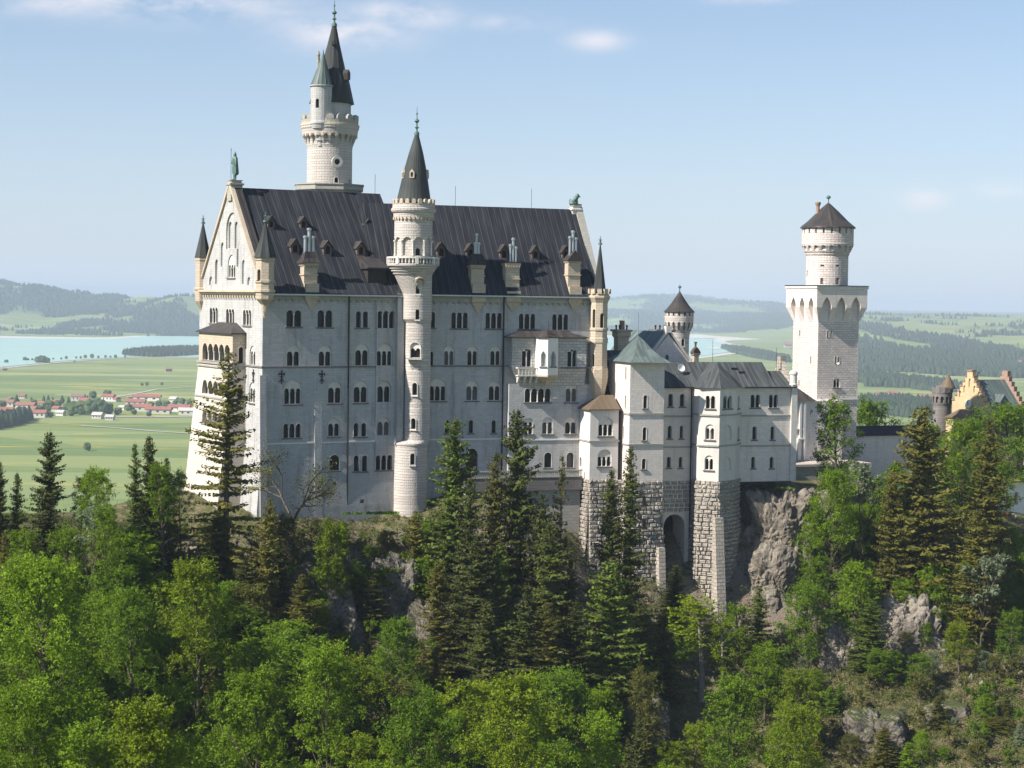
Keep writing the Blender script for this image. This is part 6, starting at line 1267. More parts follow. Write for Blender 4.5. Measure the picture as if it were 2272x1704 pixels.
def broadleaf(seed, H=20., R=6., base=.22, clumps=210, per=112, ls=.34, flatn=.5, pal='leaf_bright', bark='bark', up=.5, peak=.5):
    r = np.random.RandomState(seed); segs = []; cl = []
    bend = r.uniform(-.8, .8, 2); tp = lambda t: np.array([bend[0]*t*t*1.5, bend[1]*t*t*1.5, H*t])
    for i in range(10): segs.append((tp(i/10.5), tp((i+1)/10.5), .028*H*(1-i/11)**.8*.62+.03, .028*H*(1-(i+1)/11)**.8*.62+.03))
    nb = int(clumps/6.5)
    for i in range(nb):
        t = base+(.97-base)*((i+.5)/nb)**.9; a = i*2.4+r.uniform(-.5, .5); e = (t-base)/(1-base)
        L_ = R*max(.18, (math.sin(math.pi*min(1, max(0, (e*.82+.16)))**peak if False else math.pi*(e*.78+.2)))**.75)*r.uniform(.72, 1.12)
        p0 = tp(t*.93); el = r.uniform(.15, .5)+e*.55; d = np.array([math.cos(a)*math.cos(el), math.sin(a)*math.cos(el), math.sin(el)]); p1 = p0+d*L_; segs.append((p0, p0+d*L_*.55+[0, 0, .15], .012*H*(1-t)*.6+.05, .05)); segs.append((p0+d*L_*.55+[0, 0, .15], p1, .05, .015))
        for j in range(7):
            u = .35+.65*(j+r.rand())/7; side = r.normal(size=3)*[1, 1, .45]*R*.17*(1.15-u*.4); c = p0+d*L_*u+side; c[2] = min(c[2], H*.985); cl.append((c, R*r.uniform(.12, .215)*(1.12-u*.3)))
    cl = cl[:int(clumps*1.15)]
    C = []; Nn = []; S = []
    for c, rad in cl:
        m_ = 6; out = np.array([c[0], c[1], 0]); out /= max(np.linalg.norm(out), .5)
        for q in range(m_):
            d = out*.7+[0, 0, r.uniform(-.1, .75)]+r.normal(size=3)*.6; d /= np.linalg.norm(d); k = max(4, int(per/m_*r.uniform(.7, 1.3))); u = r.rand(k)**.8; Ls = rad*r.uniform(.8, 1.75); wid = rad*.24*(1.25-u)
            o0 = c+r.normal(size=3)*rad*[.42, .42, .3]; p = o0+d*(u*Ls)[:, None]+r.normal(size=(k, 3))*wid[:, None]*[1, 1, flatn]; C.append(p)
            nn0 = np.array([0, 0, 1.])-d*d[2]; Nn.append(nn0*.9+r.normal(size=(k, 3))*.42+d*.25); S.append(r.uniform(.6, 1.2, k)*ls*(1.15-.4*u))
    C = np.concatenate(C); Nn = np.concatenate(Nn); S = np.concatenate(S)
    crown = np_mesh('crown', quads(C, Nn, S, .62, r), qf(len(C)), pal); V, F_ = tubes(segs); trunk = np_mesh('trunk', V, F_, bark); return dict(c=crown, t=trunk, H=H, R=R, name='broadleaf_tree')
def conifer(seed, H=30., R=3.9, start=.06, gap=.62, per=7, dens=1.0, pal='needle_dark', power=.85, ls=.62, sag=.32):
    r = np.random.RandomState(seed); segs = [((0, 0, 0), (0, 0, H*.55), .012*H, .007*H), ((0, 0, H*.55), (0, 0, H), .007*H, .02)]; C = []; Nn = []; S = []
    h = H*start
    while h < H*.985:
        e = h/H; L0 = R*(1-e)**power*min(1, .55+e*3)*r.uniform(.72, 1.15); n_ = max(4, int(per*r.uniform(.7, 1.1)))
        for i in range(n_):
            a = r.rand()*6.283; L_ = L0*r.uniform(.5, 1.2)+.12; el = -.28+e*.85+r.uniform(-.1, .1)
            d = np.array([math.cos(a), math.sin(a), 0]); k = max(3, int(L_/.30*dens)); u = (np.arange(k)+r.rand(k))/k; sidev = np.array([-math.sin(a), math.cos(a), 0])
            path = d[None]*(u*L_)[:, None]; zz = h+u*L_*el-sag*L_*(u**1.3)*(1-u)*2.2*(1-e)-.02; path[:, 2] = zz
            segs.append(((0, 0, h), tuple(d*L_*.9+[0, 0, h+L_*.9*el-.1*L_]), .035+.02*(1-e), .012))
            for s_ in (-1, 1):
                w = (.14+.34*(1-u)**.6)*min(1.0, L_/2.2)*r.uniform(.5, 1.4, k); c = path+sidev[None]*(s_*w*.8)[:, None]; c[:, 2] -= w*.35*r.uniform(.3, 1.5, k); C.append(c); Nn.append(np.array([0, 0, .75])+sidev*s_*.5+r.normal(size=(k, 3))*.33+d*.25); S.append(np.clip(w*2.1, .28, 1.0)*ls/.62*r.uniform(.8, 1.2, k))
            c = path.copy(); c[:, 2] -= .22+.2*r.rand(k); C.append(c); Nn.append(sidev+r.normal(size=(k, 3))*.5); S.append(np.full(k, .5*ls/.62))
        h += gap*r.uniform(.75, 1.25)*(1-.35*e)
    C = np.concatenate(C); Nn = np.concatenate(Nn); S = np.concatenate(S)
    crown = np_mesh('crown', quads(C, Nn, S, .5, r), qf(len(C)), pal); V, F_ = tubes(segs, 4); trunk = np_mesh('trunk', V, F_, 'bark'); return dict(c=crown, t=trunk, H=H, R=R, name='spruce_tree')
def bare(seed, H=14.):
    r = np.random.RandomState(seed); segs = []; tips = []
    def grow(p, d, L_, rad, lev):
        q = p+d*L_*.5; d2 = d+r.normal(size=3)*.14; d2 /= np.linalg.norm(d2); e = q+d2*L_*.5; segs.append((p, q, rad, rad*.85)); segs.append((q, e, rad*.85, rad*.68)); tips.append((e, lev)); tips.append((q, lev))
        if lev > 4: return
        for i in range(3 if lev < 3 else 2): 
            nd = d2+r.normal(size=3)*(.55 if lev else .62); nd[2] = nd[2]*.6+.12; nd /= np.linalg.norm(nd); grow(e, nd, L_*r.uniform(.6, .8), rad*.6, lev+1)
    grow(np.zeros(3), np.array([.05, 0, 1.]), H*.30, .26, 0); T_ = np.array([t for t, lv in tips if lv > 2]); k = 9
    C = (T_[:, None]+r.normal(size=(len(T_), k, 3))*.5).reshape(-1, 3); C = C[r.rand(len(C)) < .55]
    crown = np_mesh('crown', quads(C, r.normal(size=C.shape)+[0, 0, .6], r.uniform(.14, .28, len(C)), .6, r), qf(len(C)), 'leaf_olive'); V, F_ = tubes(segs); return dict(c=crown, t=np_mesh('trunk', V, F_, 'bark'), H=float(T_[:, 2].max()), R=6., name='bare_tree')
BR = [broadleaf(1, 20, 6.2), broadleaf(2, 20, 5.6, .2, 190, 112, .33), broadleaf(3, 18, 6.4, .15, 215, 112, .34, .5), broadleaf(4, 21, 5.0, .25, 180, 105, .33, .7), broadleaf(5, 19, 6.8, .12, 230, 110, .34, .5), broadleaf(6, 22, 5.4, .18, 200, 105, .33, .6)]
BIR = [broadleaf(11, 22, 4.0, .42, 120, 55, .36, .8, 'leaf_lime', 'bark_pale', .3), broadleaf(12, 24, 4.4, .5, 110, 50, .36, .8, 'leaf_lime', 'bark_pale', .3)]
CO = [conifer(21, 30, 5.2, .05, .68, 9, 1.1, power=.62, ls=.58, sag=.4), conifer(22, 30, 4.8, .05, .64, 9, 1.1, power=.68, ls=.55), conifer(23, 28, 5.6, .06, .72, 9, 1.1, power=.58, ls=.6, sag=.45), conifer(24, 32, 5.0, .05, .66, 9, 1.1, power=.64, ls=.56), conifer(25, 29, 5.4, .04, .78, 8, 1.1, power=.8, ls=.62, sag=.5), conifer(26, 27, 4.6, .1, .62, 8, 1.15, power=.55, ls=.52, sag=.3)]
SPARSE = conifer(31, 34, 7.2, .04, 1.0, 5, 1.15, 'needle_olive', .60, .6, .12)
SPARSE2 = conifer(32, 30, 3.6, .1, .9, 5, 1.0, 'needle_olive', .8)
BUSH = [broadleaf(41, 4, 2.4, .05, 60, 45, .34, .7), broadleaf(42, 3.2, 2.2, .02, 50, 45, .32, .7)]
BARE = bare(51)
for P_ in BR[:3]: pass
TREES = []
def place(P_, x, y, z, H, W, mat, label, group, rot, cat='tree', name=None):
    o = bpy.data.objects.new(name or P_['name'], None); COL.objects.link(o); o.location = (x, y, z); o.rotation_euler = (.03*math.sin(x*7.1+y), .03*math.cos(x*3.3+y*2), rot); o.scale = (W/(2*P_['R']), W/(2*P_['R']), H/P_['H'])
    tag(o, None, label, cat, group)
    for nm, me in (('trunk', P_['t']), ('crown', P_['c'])):
        q = bpy.data.objects.new(nm, me); COL.objects.link(q); q.parent = o
        if nm == 'crown':
            lim_ = (1.75 if P_['name'] == 'spruce_tree' else 1.2)*W/(2*P_['R'])/(H/P_['H'])
            if lim_ < 1: q.scale.z = lim_; q.location.z = P_['H']*(1-lim_)*.985
        if nm == 'crown' and mat: q.material_slots[0].link = 'OBJECT'; q.material_slots[0].material = MATS[mat]
    return o
def tree(P_, px, py, Y, wpx, mat, label, group=None, rot=None, cat='tree', name=None, base=None):
    p = at(px, py, Y); zg_ = float(terr(p.x, p.y))-.3 if base is None else base; H = p.z-zg_
    if H < 2: print('TREE too low', label, H); return
    TREES.append((p.x, p.y)); return place(P_, p.x, p.y, zg_, H, wpx*p.y/FPX, mat, label, group, px*.37 if rot is None else rot, cat, name)
# spruces, each seen in the photograph
G1_ = 'spruces on the castle hill'
tree(SPARSE, 502, 772, 313, 290, 'needle_olive', 'tall sparse spruce standing in front of the sunlit gable', None, 1.0)
SPR = [(CO[0], 103, 952, 296, 100, 'needle_dark', 'tall dark spruce standing free above the forest near the left edge'), (CO[1], 37, 1042, 290, 62, 'needle_dark', 'slim dark spruce left of the tall free one near the left edge'), (CO[3], 3, 1022, 288, 60, 'needle_dark', 'dark spruce cut by the left edge of the picture'),
       (CO[1], 303, 978, 306, 60, 'needle_green', 'slim green spruce, left of the pair on the knoll before the meadows'), (CO[2], 338, 962, 309, 75, 'needle_dark', 'dark spruce, right of the pair on the knoll before the meadows'), (CO[0], 588, 1098, 308, 85, 'needle_olive', 'young yellowish spruce at the foot of the gable corner'),
       (CO[2], 1003, 922, 325, 130, 'needle_green', 'big bushy spruce just right of the round stair tower'), (CO[0], 1155, 897, 322, 150, 'needle_dark', 'tallest dark spruce in front of the right wing'), (CO[1], 1096, 993, 320, 110, 'needle_olive', 'olive spruce between the two tall ones before the right wing'),
       (SPARSE2, 1240, 1000, 322, 95, 'needle_olive', 'thin spruce in front of the terrace beside the low annex'), (CO[3], 1352, 1038, 328, 95, 'needle_dark', 'spruce left of the pair before the rusticated base'), (CO[1], 1400, 980, 330, 95, 'needle_dark', 'taller spruce of the pair before the rusticated base'),
       (CO[2], 1345, 1235, 312, 165, 'needle_green', 'broad green spruce low below the rusticated base'), (CO[1], 665, 1270, 305, 110, 'needle_olive', 'brownish spruce on the slope below the left facade'), (CO[0], 1225, 1150, 316, 130, 'needle_dark', 'very dark spruce below the terrace'),
       (CO[2], 2058, 893, 352, 215, 'needle_olive', 'huge bushy spruce left of the gatehouse'), (CO[0], 1975, 1040, 350, 100, 'needle_olive', 'olive spruce left of the huge one by the gatehouse'), (CO[3], 2196, 925, 350, 150, 'needle_olive', 'spruce in front of the yellow gatehouse'),
       (CO[1], 1688, 1300, 338, 90, 'needle_green', 'young spruce below the retaining walls'), (CO[0], 1930, 1330, 335, 110, 'needle_green', 'young spruce in front of the pale rock face'), (CO[2], 2170, 1130, 342, 150, 'needle_olive', 'spruce under the gatehouse above the right slope'), (CO[1], 1500, 1250, 340, 90, 'needle_dark', 'dark spruce in front of the tall base arch'),
       (CO[3], 540, 1240, 304, 120, 'needle_dark', 'dark spruce in the shade below the gable corner'), (CO[0], 1052, 1180, 312, 120, 'needle_dark', 'dark spruce below the big bushy one right of the stair tower'), (CO[1], 1160, 1290, 306, 120, 'needle_dark', 'dark spruce low in the middle of the slope'), (CO[2], 925, 1130, 326, 60, 'needle_olive', 'small spruce on the grass beside the stair tower'), 
       (CO[1], 1810, 1640, 306, 60, 'needle_olive', 'small spruce at the bottom edge right of centre'), (CO[0], 1960, 1610, 306, 90, 'needle_olive', 'young spruce at the bottom right on the scrub slope'), (CO[3], 2215, 1590, 312, 100, 'needle_olive', 'spruce low in the bottom right corner'), (CO[1], 380, 1010, 311, 60, 'needle_green', 'green spruce beside the lower left edge of the gable'), (CO[3], 480, 1130, 312, 110, 'needle_dark', 'dark spruce left of the tall sparse one at the gable foot'),
       (CO[0], 1285, 1330, 308, 110, 'needle_dark', 'dark spruce left of the broad green one below the base'), (CO[2], 1420, 1330, 320, 110, 'needle_dark', 'dark spruce right of the broad green one below the base')]
SPR += [(CO[1], 1040, 1050, 318, 95, 'needle_dark', 'dark spruce right behind the big bushy one at the terrace'), (CO[3], 1195, 1090, 320, 100, 'needle_dark', 'dark spruce tucked under the terrace, right of the tallest'), (CO[0], 975, 1240, 312, 100, 'needle_olive', 'olive spruce on the brown rock rib'),
        (CO[2], 1110, 1200, 314, 110, 'needle_green', 'green spruce below the olive one before the right wing'), (CO[1], 1265, 1235, 318, 95, 'needle_dark', 'dark spruce at the left edge of the rusticated base'), (CO[0], 1215, 1330, 306, 110, 'needle_olive', 'olive spruce low left of the broad green one'), (CO[3], 620, 1200, 312, 90, 'needle_dark', 'dark spruce under the yellow green pine'),
        (CO[1], 830, 1260, 318, 80, 'needle_dark', 'small dark spruce on the slope below the stair tower'), (CO[2], 1075, 1330, 306, 110, 'needle_dark', 'dark spruce above the broad lime crown'), (CO[0], 1470, 1390, 322, 95, 'needle_dark', 'dark spruce below the base arch'), (CO[3], 460, 1210, 306, 100, 'needle_dark', 'dark spruce left of the shaded one under the gable')]
for s in SPR: tree(*s[:4], s[4]*(1.5 if s[1] < 400 else 1.45 if 900 < s[1] < 1500 else 1.28), s[5], s[6], G1_)
tree(BARE, 655, 985, 322, 215, None, 'nearly leafless spreading tree in front of the left facade', None, 2.2)
BL = [(BR[0], 225, 1035, 296, 95, 'leaf_bright', 'bright young beech in front of the meadows'), (BR[3], 365, 1020, 306, 75, 'leaf_bright', 'light green tree between the spruces and the gable'), (BR[1], 402, 1040, 312, 60, 'leaf_green', 'light green tree touching the lower left edge of the gable'), (BR[1], 175, 1050, 300, 60, 'leaf_green', 'small green tree right of the tall spruce at the left'),
      (BUSH[0], 195, 1120, 285, 85, 'leaf_pale', 'pale blossoming tree in the left forest edge'), (BR[3], 740, 1150, 316, 95, 'leaf_lime', 'narrow bright lime tree below the left facade'), (BR[1], 640, 1140, 318, 85, 'leaf_olive', 'yellow green pine at the foot of the left facade'), (BR[5], 245, 1110, 280, 95, 'leaf_bright', 'upright bright tree in the left forest edge'),
      (BR[1], 1862, 880, 368, 120, 'leaf_green', 'tall birch in front of the square tower'), (BR[0], 1925, 885, 428, 130, 'leaf_green', 'round maple right of the square tower'), (BR[4], 1845, 1040, 350, 120, 'leaf_bright', 'bright maple at the end of the courtyard terrace'), (BR[2], 1985, 1030, 362, 100, 'leaf_green', 'green maple in front of the gallery'), (BR[0], 2135, 925, 362, 120, 'leaf_bright', 'bright maple in front of the gatehouse gable'),
      (BR[4], 2245, 895, 416, 190, 'leaf_green', 'large maple covering the right end of the gatehouse'), (BR[2], 2062, 940, 372, 90, 'leaf_bright', 'light green tree at the right end of the gallery roof'), (BUSH[0], 1915, 1035, 356, 80, 'leaf_pale', 'pale flowering bush right of the courtyard terrace'), (BUSH[0], 2180, 1235, 338, 110, 'leaf_pale', 'silvery willow bush below the gatehouse spruces'),
      (BIR[0], 1560, 1318, 326, 160, 'leaf_lime', 'tall birch with pale stems below the polygonal bay'), (BIR[1], 1610, 1360, 322, 95, 'leaf_lime', 'birch with pale stem right of the tall one below the bay'), (BR[3], 1800, 1130, 352, 75, 'leaf_bright', 'small bright tree growing beside the rock crag'), (BR[3], 1815, 1230, 348, 90, 'leaf_green', 'green tree at the right foot of the rock crag'), (BR[2], 1900, 1250, 342, 130, 'leaf_bright', 'bright spreading tree on the upper right slope'),
      (BR[4], 1790, 1290, 338, 130, 'leaf_green', 'green bushy tree below the rock crag'), (BR[0], 1700, 1430, 322, 130, 'leaf_bright', 'bright tree low right of the birches'), (BR[5], 1775, 1480, 312, 130, 'leaf_lime', 'lime green tree at the lower right'), (BR[3], 1960, 1440, 330, 85, 'leaf_green', 'slender tree before the pale rock face'), (BR[3], 2130, 1380, 332, 80, 'leaf_lime', 'slender young tree on the right slope'),
      (BR[3], 2040, 1450, 326, 70, 'leaf_green', 'small green tree below the pale rock face'), (BR[1], 2245, 1350, 332, 80, 'leaf_green', 'green tree at the right edge of the slope'), (BR[3], 1490, 1640, 300, 70, 'leaf_lime', 'small bright fir at the bottom centre'), (BR[2], 880, 1375, 300, 150, 'leaf_green', 'fresh green maple below the brown rock rib'), (BR[5], 1265, 1480, 296, 110, 'leaf_green', 'green tree among the dark spruces at the lower centre'),
      (BR[3], 700, 1330, 308, 90, 'leaf_lime', 'lime tree under the narrow one on the slope'), (BR[1], 1440, 1480, 306, 110, 'leaf_olive', 'dull green tree left of the birches'), (BR[4], 1890, 1120, 360, 110, 'leaf_green', 'green tree below the gallery'), (BR[2], 2020, 1090, 362, 110, 'leaf_green', 'green tree between the spruces below the gallery')]
for s in BL: tree(*s[:6], s[6], 'leafy trees on the castle hill')
# the forest that fills the slopes, tree by tree
LIM = [(-60, 1150), (120, 1165), (300, 1150), (420, 1240), (560, 1290), (640, 1330), (780, 1420), (930, 1440), (1010, 1380), (1100, 1380), (1250, 1430), (1450, 1430), (1540, 1460), (1660, 1430), (1760, 1440), (1850, 1520), (1900, 1760), (2400, 1760)]
fr_ = random.Random(11); FILL = []
for Y0 in (300, 289, 278, 267, 256, 245, 233, 221, 208, 195, 182, 168):
    x = -.30*Y0+fr_.uniform(0, 5)
    while x < .22*Y0:
        y = Y0+fr_.uniform(-4, 4); xx = x; x += fr_.uniform(5.0, 8.6)*(.8 if Y0 < 215 else 1)
        if any((xx-a)**2+(y-b_)**2 < 16 for a, b_ in TREES): continue
        zg_ = float(terr(xx, y))-.3; H = fr_.uniform(13, 22)*(.8 if xx > 30 else 1); px, py = pix((xx, y, zg_+H)); lim = np.interp(px, [a for a, _ in LIM], [b_ for _, b_ in LIM])
        if py < lim: H -= (lim-py)*y/FPX+fr_.uniform(0, 2); px, py = pix((xx, y, zg_+H))
        if H < 7 or px < -120 or px > 1980 or py > 1745: continue
        FILL.append((px, py, xx, y, zg_, H))
LIM2 = [(1700, 1500), (1780, 1380), (1800, 1130), (1860, 1060), (1880, 1010), (2045, 1010), (2065, 940), (2110, 925), (2215, 925), (2225, 1165), (2400, 1165)]
for Y0 in (394, 386, 378, 370, 362, 354, 347):
    x = .158*Y0
    while x < .285*Y0:
        y = Y0+fr_.uniform(-3, 3); xx = x; x += fr_.uniform(4.5, 7.5)
        if any((xx-a)**2+(y-b_)**2 < 9 for a, b_ in TREES) or (xx < 84 and y > 374): continue
        zg_ = float(terr(xx, y))-.3; H = fr_.uniform(9, 16); px, py = pix((xx, y, zg_+H)); lim = np.interp(px, [a for a, _ in LIM2], [b_ for _, b_ in LIM2])
        if py < lim: H -= (lim-py)*y/FPX+fr_.uniform(0, 2); px, py = pix((xx, y, zg_+H))
        if H < 3.5 or px > 2330 or py > 1340: continue
        FILL.append((px, py, xx, y, zg_, H))
print('FILL', len(FILL))
bands = {}
for f in FILL:
    px, py = f[:2]; reg = 'left' if px < 560 else 'middle' if px < 1150 else 'right'; row = 'top' if py < 1180 else 'upper' if py < 1330 else 'central' if py < 1470 else 'lower' if py < 1590 else 'lowest'
    bands.setdefault((reg, row), []).append(f)
for (reg, row), fs in bands.items():
    for i, (px, py, xx, y, zg_, H) in enumerate(sorted(fs)):
        con = fr_.random() < (.10 if reg == 'left' else .16 if reg == 'middle' else .22); P_ = fr_.choice(CO if con else BR); mat = fr_.choice(['needle_dark', 'needle_green', 'needle_olive']) if con else fr_.choice(['leaf_bright', 'leaf_bright', 'leaf_green', 'leaf_green', 'leaf_lime', 'leaf_olive'] if reg != 'left' else ['leaf_bright', 'leaf_bright', 'leaf_green', 'leaf_bright', 'leaf_green'])
        W = H*(.30 if con else fr_.uniform(.5, .74)); side = {'left': 'left third', 'middle': 'middle', 'right': 'right half'}[reg]
        place(P_, xx, y, zg_, H, W, mat, f'{"dark spruce" if con else "leafy tree"}, {ordn[min(i, 47)]} from the left in the {row} row of the forest, {side}', 'trees of the slope forest', fr_.uniform(0, 6.28))
BIG = [(BR[5], 1505, 1345, 332, 110, 'leaf_green', 'green tree in front of the foot of the tall base arch'), (BR[3], 1640, 1335, 338, 110, 'leaf_bright', 'bright tree between the polygonal bay base and the retaining walls'), (BR[1], 1420, 1410, 318, 120, 'leaf_green', 'green tree low below the square block'),
       (BR[4], 120, 1235, 226, 310, 'leaf_bright', 'biggest bright beech crown at the left edge'), (BR[2], 445, 1240, 262, 215, 'leaf_lime', 'bright layered beech below the gable'), (BR[0], 300, 1300, 250, 190, 'leaf_green', 'green beech between the two brightest crowns on the left'), (BR[4], 60, 1520, 172, 260, 'leaf_bright', 'bright crown in the bottom left corner'),
       (BR[2], 345, 1540, 178, 300, 'leaf_lime', 'yellow green crown at the bottom left'), (BR[0], 575, 1470, 215, 230, 'leaf_bright', 'bright crown left of centre near the bottom'), (BR[4], 745, 1425, 232, 210, 'leaf_bright', 'bright crown below the brown rock rib'), (BR[2], 1150, 1490, 236, 260, 'leaf_lime', 'broad lime crown at the bottom centre'), (BR[0], 930, 1540, 220, 240, 'leaf_green', 'green crown at the bottom centre left of the broad lime one'),
       (BR[5], 1330, 1560, 245, 200, 'leaf_bright', 'bright crown at the bottom, right of centre'), (BR[2], 1630, 1500, 285, 190, 'leaf_bright', 'bright crown at the bottom right before the scrub slope'), (BR[4], 1760, 1560, 280, 170, 'leaf_lime', 'lime crown at the edge of the scrub slope')]
for s in BIG: tree(*s[:4], s[4]*.85, s[5], s[6], 'leafy trees on the castle hill')
rsh = random.Random(23); SHR = []
while len(SHR) < 175:
    px = rsh.choice([rsh.uniform(560, 1290), rsh.uniform(560, 1290), rsh.uniform(1700, 2290), rsh.uniform(300, 470)]); y = rsh.uniform(306, 335) if px < 1300 else rsh.uniform(300, 352); x = (px-CX)/FPX*y; zg_ = float(terr(x, y))-.2; H = rsh.uniform(2.2, 6.5); qx, qy = pix((x, y, zg_+H))
    if qy < 1150 or qy > 1720 or (1300 < px and qy < 1370) or any((x-a)**2+(y-b_)**2 < 5 for a, b_ in TREES): continue
    TREES.append((x, y)); SHR.append((qx, qy, x, y, zg_, H))
for nm, lo, hi in (('beside the gable foot', 0, 560), ('on the slope below the long facade', 560, 1400), ('on the dry right slope', 1400, 3000)):
    for half, a0_, a1_ in (('upper', 0, 1440 if hi == 3000 else 1330), ('lower', 1440 if hi == 3000 else 1330, 3000)):
        for i, (qx, qy, x, y, zg_, H) in enumerate(sorted(q for q in SHR if lo <= q[0] < hi and a0_ <= q[1] < a1_)):
            place(rsh.choice([BUSH[0], BUSH[1], BR[3], BR[0], CO[2]]), x, y, zg_, H, H*rsh.uniform(.6, .95), rsh.choice(['leaf_green', 'leaf_olive', 'leaf_bright', 'leaf_olive', 'leaf_pale'][:4+(lo > 1000)]), f'shrub, {ordn[min(i, 47)]} from the left in the {half} row {nm}', 'shrubs on the rocky slopes', rsh.uniform(0, 6.28), 'shrub', 'shrub')
fo = random.Random(77); i = 0
for px in range(575, 985, 17):
    for k in range(2):
        y = fo.uniform(325, 331)-k*7 if px < 760 else fo.uniform(328, 335)-k*7; x = (px+fo.uniform(-8, 8)-CX)/FPX*y; zg_ = float(terr(x, y))-.3; top = at(px, 1150+k*55+fo.uniform(0, 45)+(25 if 755 < px < 890 else 0), y).z; H = min(9, top-zg_)
        if H < 1.6: continue
        P_ = fo.choice([BR[3], BR[0], BR[1], BUSH[0], CO[1], BUSH[1]]); place(P_, x, y, zg_, H, H*fo.uniform(.55, .9), fo.choice(['leaf_green', 'leaf_olive', 'leaf_bright']) if P_['name'] != 'spruce_tree' else 'needle_olive', f'bushy tree, {ordn[min(i, 47)]} from the left along the foot of the long facade', 'bushy trees at the foot of the facade', fo.uniform(0, 6.28)); i += 1
# undergrowth: scrub on the slopes and along the castle foot
r = np.random.RandomState(61); N = 5200; X = np.concatenate([r.uniform(46, 118, 4000), r.uniform(-60, 46, 1200)]); Y_ = np.concatenate([r.uniform(292, 350, 4000), r.uniform(305, 334, 1200)]); ok = fbm(X/10, Y_/10, 3, 51) > .5; X = X[ok]; Y_ = Y_[ok]; Z = terr(X, Y_); N = len(X)
oc6 = np.array([[1, 0, 0], [0, 1, 0], [-1, 0, 0], [0, -1, 0], [0, 0, 1], [0, 0, -1]], float); sz_ = r.gamma(2, .17, (N, 1, 1))+.12; Vr = oc6[None]*sz_*r.uniform(.6, 1.4, (N, 6, 3))+np.stack([X, Y_, Z], 1)[:, None]+r.normal(size=(N, 1, 3))*.05
Fr = np.array([[0, 1, 4], [1, 2, 4], [2, 3, 4], [3, 0, 4], [1, 0, 5], [2, 1, 5], [3, 2, 5], [0, 3, 5]])[None]+(np.arange(N)*6)[:, None, None]
me = np_mesh('rubble', Vr.reshape(-1, 3), Fr.reshape(-1, 3), 'rock', None, False, False, True); o = bpy.data.objects.new('rubble', me); COL.objects.link(o); tag(o, 'stuff', 'loose pale stones scattered over the steep slope')
r = np.random.RandomState(9); N = 26000; X = np.concatenate([r.uniform(-90, 50, 12000), r.uniform(46, 125, 14000)]); Y_ = r.uniform(285, 372, N); Z = terr(X, Y_)
def keep(x, y):
    p, q = K0.x, K0.y; d1 = (x-K0.x)*(-.33)+(y-K0.y)*.944      # in front of the long front
    return (d1 < -1.2)
m1 = np.array([keep(a, b_) for a, b_ in zip(X, Y_)]); m2 = (X > 46) & (Y_ < 362+(X-46)*.4); ok = m1 | m2; ok &= fbm(X/7, Y_/7, 3, 77) > np.where(X > 46, .27, .29); X, Y_, Z = X[ok], Y_[ok], Z[ok]
def scrub(name, X, Y_, Z, mat, label, seed, s0=.5, s1=1.5, k=26, ls=.34):
    r = np.random.RandomState(seed); n_ = len(X); R_a = r.uniform(s0, s1, n_); v = r.normal(size=(n_, k, 3)); v /= np.linalg.norm(v, axis=2, keepdims=True); v[..., 2] = np.abs(v[..., 2])
    C = np.stack([X, Y_, Z], 1)[:, None]+v*R_a[:, None, None]*r.uniform(.5, 1.1, (n_, k, 1))*[1, 1, .85]; Nn = v+[0, 0, .4]+r.normal(size=v.shape)*.4
    C = C.reshape(-1, 3); me = np_mesh(name, quads(C, Nn.reshape(-1, 3), r.uniform(.6, 1.2, len(C))*ls, .6, r), qf(len(C)), mat); o = bpy.data.objects.new(name, me); COL.objects.link(o); tag(o, 'stuff', label)
leafmat('scrub_brown', (.15, .125, .055), (.27, .22, .11), .2); leafmat('scrub_green', (.05, .08, .015), (.11, .14, .03), .25)
u = r.rand(len(X)); d1_ = (X-K0.x)*(-.4)+(Y_-K0.y)*.915; nearw = (d1_ > -6) & (X < 46); a = (u < .72) & (X > 30) | (u < .25); scrub('undergrowth', X[nearw], Y_[nearw], Z[nearw], 'scrub_green', 'low green bushes and weeds at the foot of the castle walls', 5, .35, 1.15, 40, .28); X, Y_, Z, a = X[~nearw], Y_[~nearw], Z[~nearw], a[~nearw]; scrub('undergrowth', X[a], Y_[a], Z[a], 'scrub_brown', 'dry brown scrub covering the rocky slope', 1, .4, 1.2, 26, .26)
scrub('undergrowth', X[~a], Y_[~a], Z[~a], 'scrub_green', 'low green scrub covering the castle hill', 2, .6, 2.0, 46, .36)
for px, py, Y, lb in ((1722, 1148, 357.5, 'grass tuft on the face of the crag'), (1814, 1150, 362.5, 'grass tuft on the right shoulder of the crag'), (1745, 1085, 360, 'grass tuft on the top of the crag')):
    p = at(px, py, Y); rr2 = np.random.RandomState(px); n_ = 14; o_ = scrub('grass', p.x+rr2.uniform(-2.0, 2.0, n_), p.y+rr2.uniform(-.8, .8, n_), p.z+rr2.uniform(-.3, .3, n_), 'leaf_green', lb, px, .4, .8)
for px0, px1, py, Y, lb in ((1662, 1770, 1300, 357.5, 'grass strip on top of the upper retaining wall'), (1690, 1738, 1362, 354, 'grass strip on the lower ledge of the retaining wall'), (755, 880, 1140, 327.5, 'bright grass along the foot of the facade')):
    n_ = 60; rr2 = np.random.RandomState(px0); q = [at(px0+(px1-px0)*t, py, Y+rr2.uniform(0, 1.6)) for t in rr2.rand(n_)]; scrub('grass', np.array([v.x for v in q]), np.array([v.y for v in q]), np.array([v.z for v in q]), 'leaf_green', lb, px0, .3, .6)
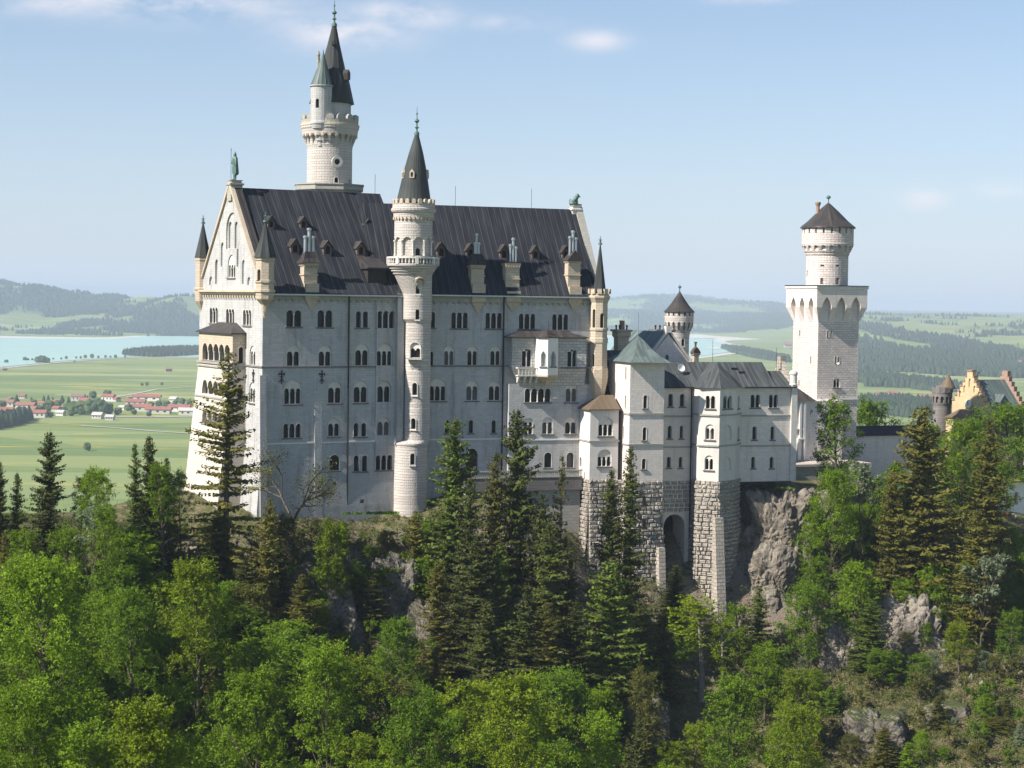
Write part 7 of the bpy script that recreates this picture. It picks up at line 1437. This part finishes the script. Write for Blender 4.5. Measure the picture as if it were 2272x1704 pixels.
# ================================================================== visitors on the forecourt
flat('skin', (.45, .28, .20), .6, 0, .05); flat('hair', (.05, .03, .02), .8); flat('cloth_red', (.45, .06, .05), .9); flat('cloth_white', (.7, .68, .64), .9); flat('cloth_blue', (.06, .09, .2), .9); flat('cloth_dark', (.04, .04, .05), .9)
for px, Y, rot, top, leg, lb in ((2231, 399, .3, 'cloth_white', 'cloth_blue', 'standing person in a white top and blue trousers by the forecourt wall'), (2241, 398, 2.1, 'cloth_red', 'cloth_dark', 'standing person in a red top on the forecourt'), (2251, 399.5, 4.0, 'cloth_blue', 'cloth_dark', 'standing person in a dark blue top on the forecourt'), (2263, 398, 5.2, 'cloth_white', 'cloth_dark', 'standing person in a white top and dark trousers at the right edge')):
    x = (px-CX)/FPX*Y; z = float(terr(x, Y)); t = Thing('person', lb, 'person', None, (x, Y, z), 'visitors on the forecourt'); t.o.rotation_euler = (0, 0, rot)
    b_ = skinny(t, 'body', [(V(-.1, 0, .05), V(-.1, 0, .48), .05, .06), (V(-.1, 0, .48), V(-.09, 0, .86), .065, .085), (V(.1, .04, .05), V(.1, .02, .48), .05, .06), (V(.1, .02, .48), V(.09, 0, .86), .065, .085), (V(0, 0, .88), V(0, 0, 1.15), .14, .13), (V(0, 0, 1.15), V(0, 0, 1.38), .14, .13),
        (V(0, 0, 1.38), V(0, 0, 1.5), .055, .055), (V(0, -.01, 1.62), .105, 1.2), (V(0, -.11, 1.61), .025, 1), (V(-.18, 0, 1.38), V(-.22, .02, 1.1), .055, .045), (V(-.22, .02, 1.1), V(-.2, -.08, .86), .042, .03), (V(.18, 0, 1.38), V(.22, .02, 1.1), .055, .045), (V(.22, .02, 1.1), V(.2, -.08, .86), .042, .03),
        (V(-.1, -.12, .04), V(-.1, .02, .05), .045, .05), (V(.1, -.08, .04), V(.1, .06, .05), .045, .05)], 'skin', vox=.035)
    for nm, sg, mt in (('shirt', [(V(0, 0, .92), V(0, 0, 1.38), .165, .155), (V(-.18, 0, 1.38), V(-.22, .02, 1.12), .075, .065), (V(.18, 0, 1.38), V(.22, .02, 1.12), .075, .065)], top), ('trousers', [(V(-.1, 0, .1), V(-.09, 0, .88), .07, .105), (V(.1, .04, .1), V(.09, 0, .88), .07, .105), (V(0, 0, .9), V(0, 0, .95), .155, .155)], leg), ('hair', [(V(0, .025, 1.66), .11, 1.1)], 'hair')):
        q = skinny(t, nm, sg, mt, vox=.035)
# ================================================================== haze
m = bpy.data.materials.new('haze'); m.use_nodes = True; n = m.node_tree.nodes; n.clear(); out = n.new('ShaderNodeOutputMaterial'); pv = n.new('ShaderNodeVolumePrincipled'); m.node_tree.links.new(pv.outputs[0], out.inputs['Volume'])
pv.inputs['Color'].default_value = (.56, .66, .83, 1); pv.inputs['Density'].default_value = 6.2e-5; pv.inputs['Anisotropy'].default_value = -.1
MATS['haze'] = m; hb = MB().box(-54000, 54000, -3200, 41000, -210, 140); me = mesh_of(hb, 'haze', 'haze'); o = bpy.data.objects.new('haze', me); COL.objects.link(o); tag(o, 'stuff', 'pale blue haze over the valley and the hills')
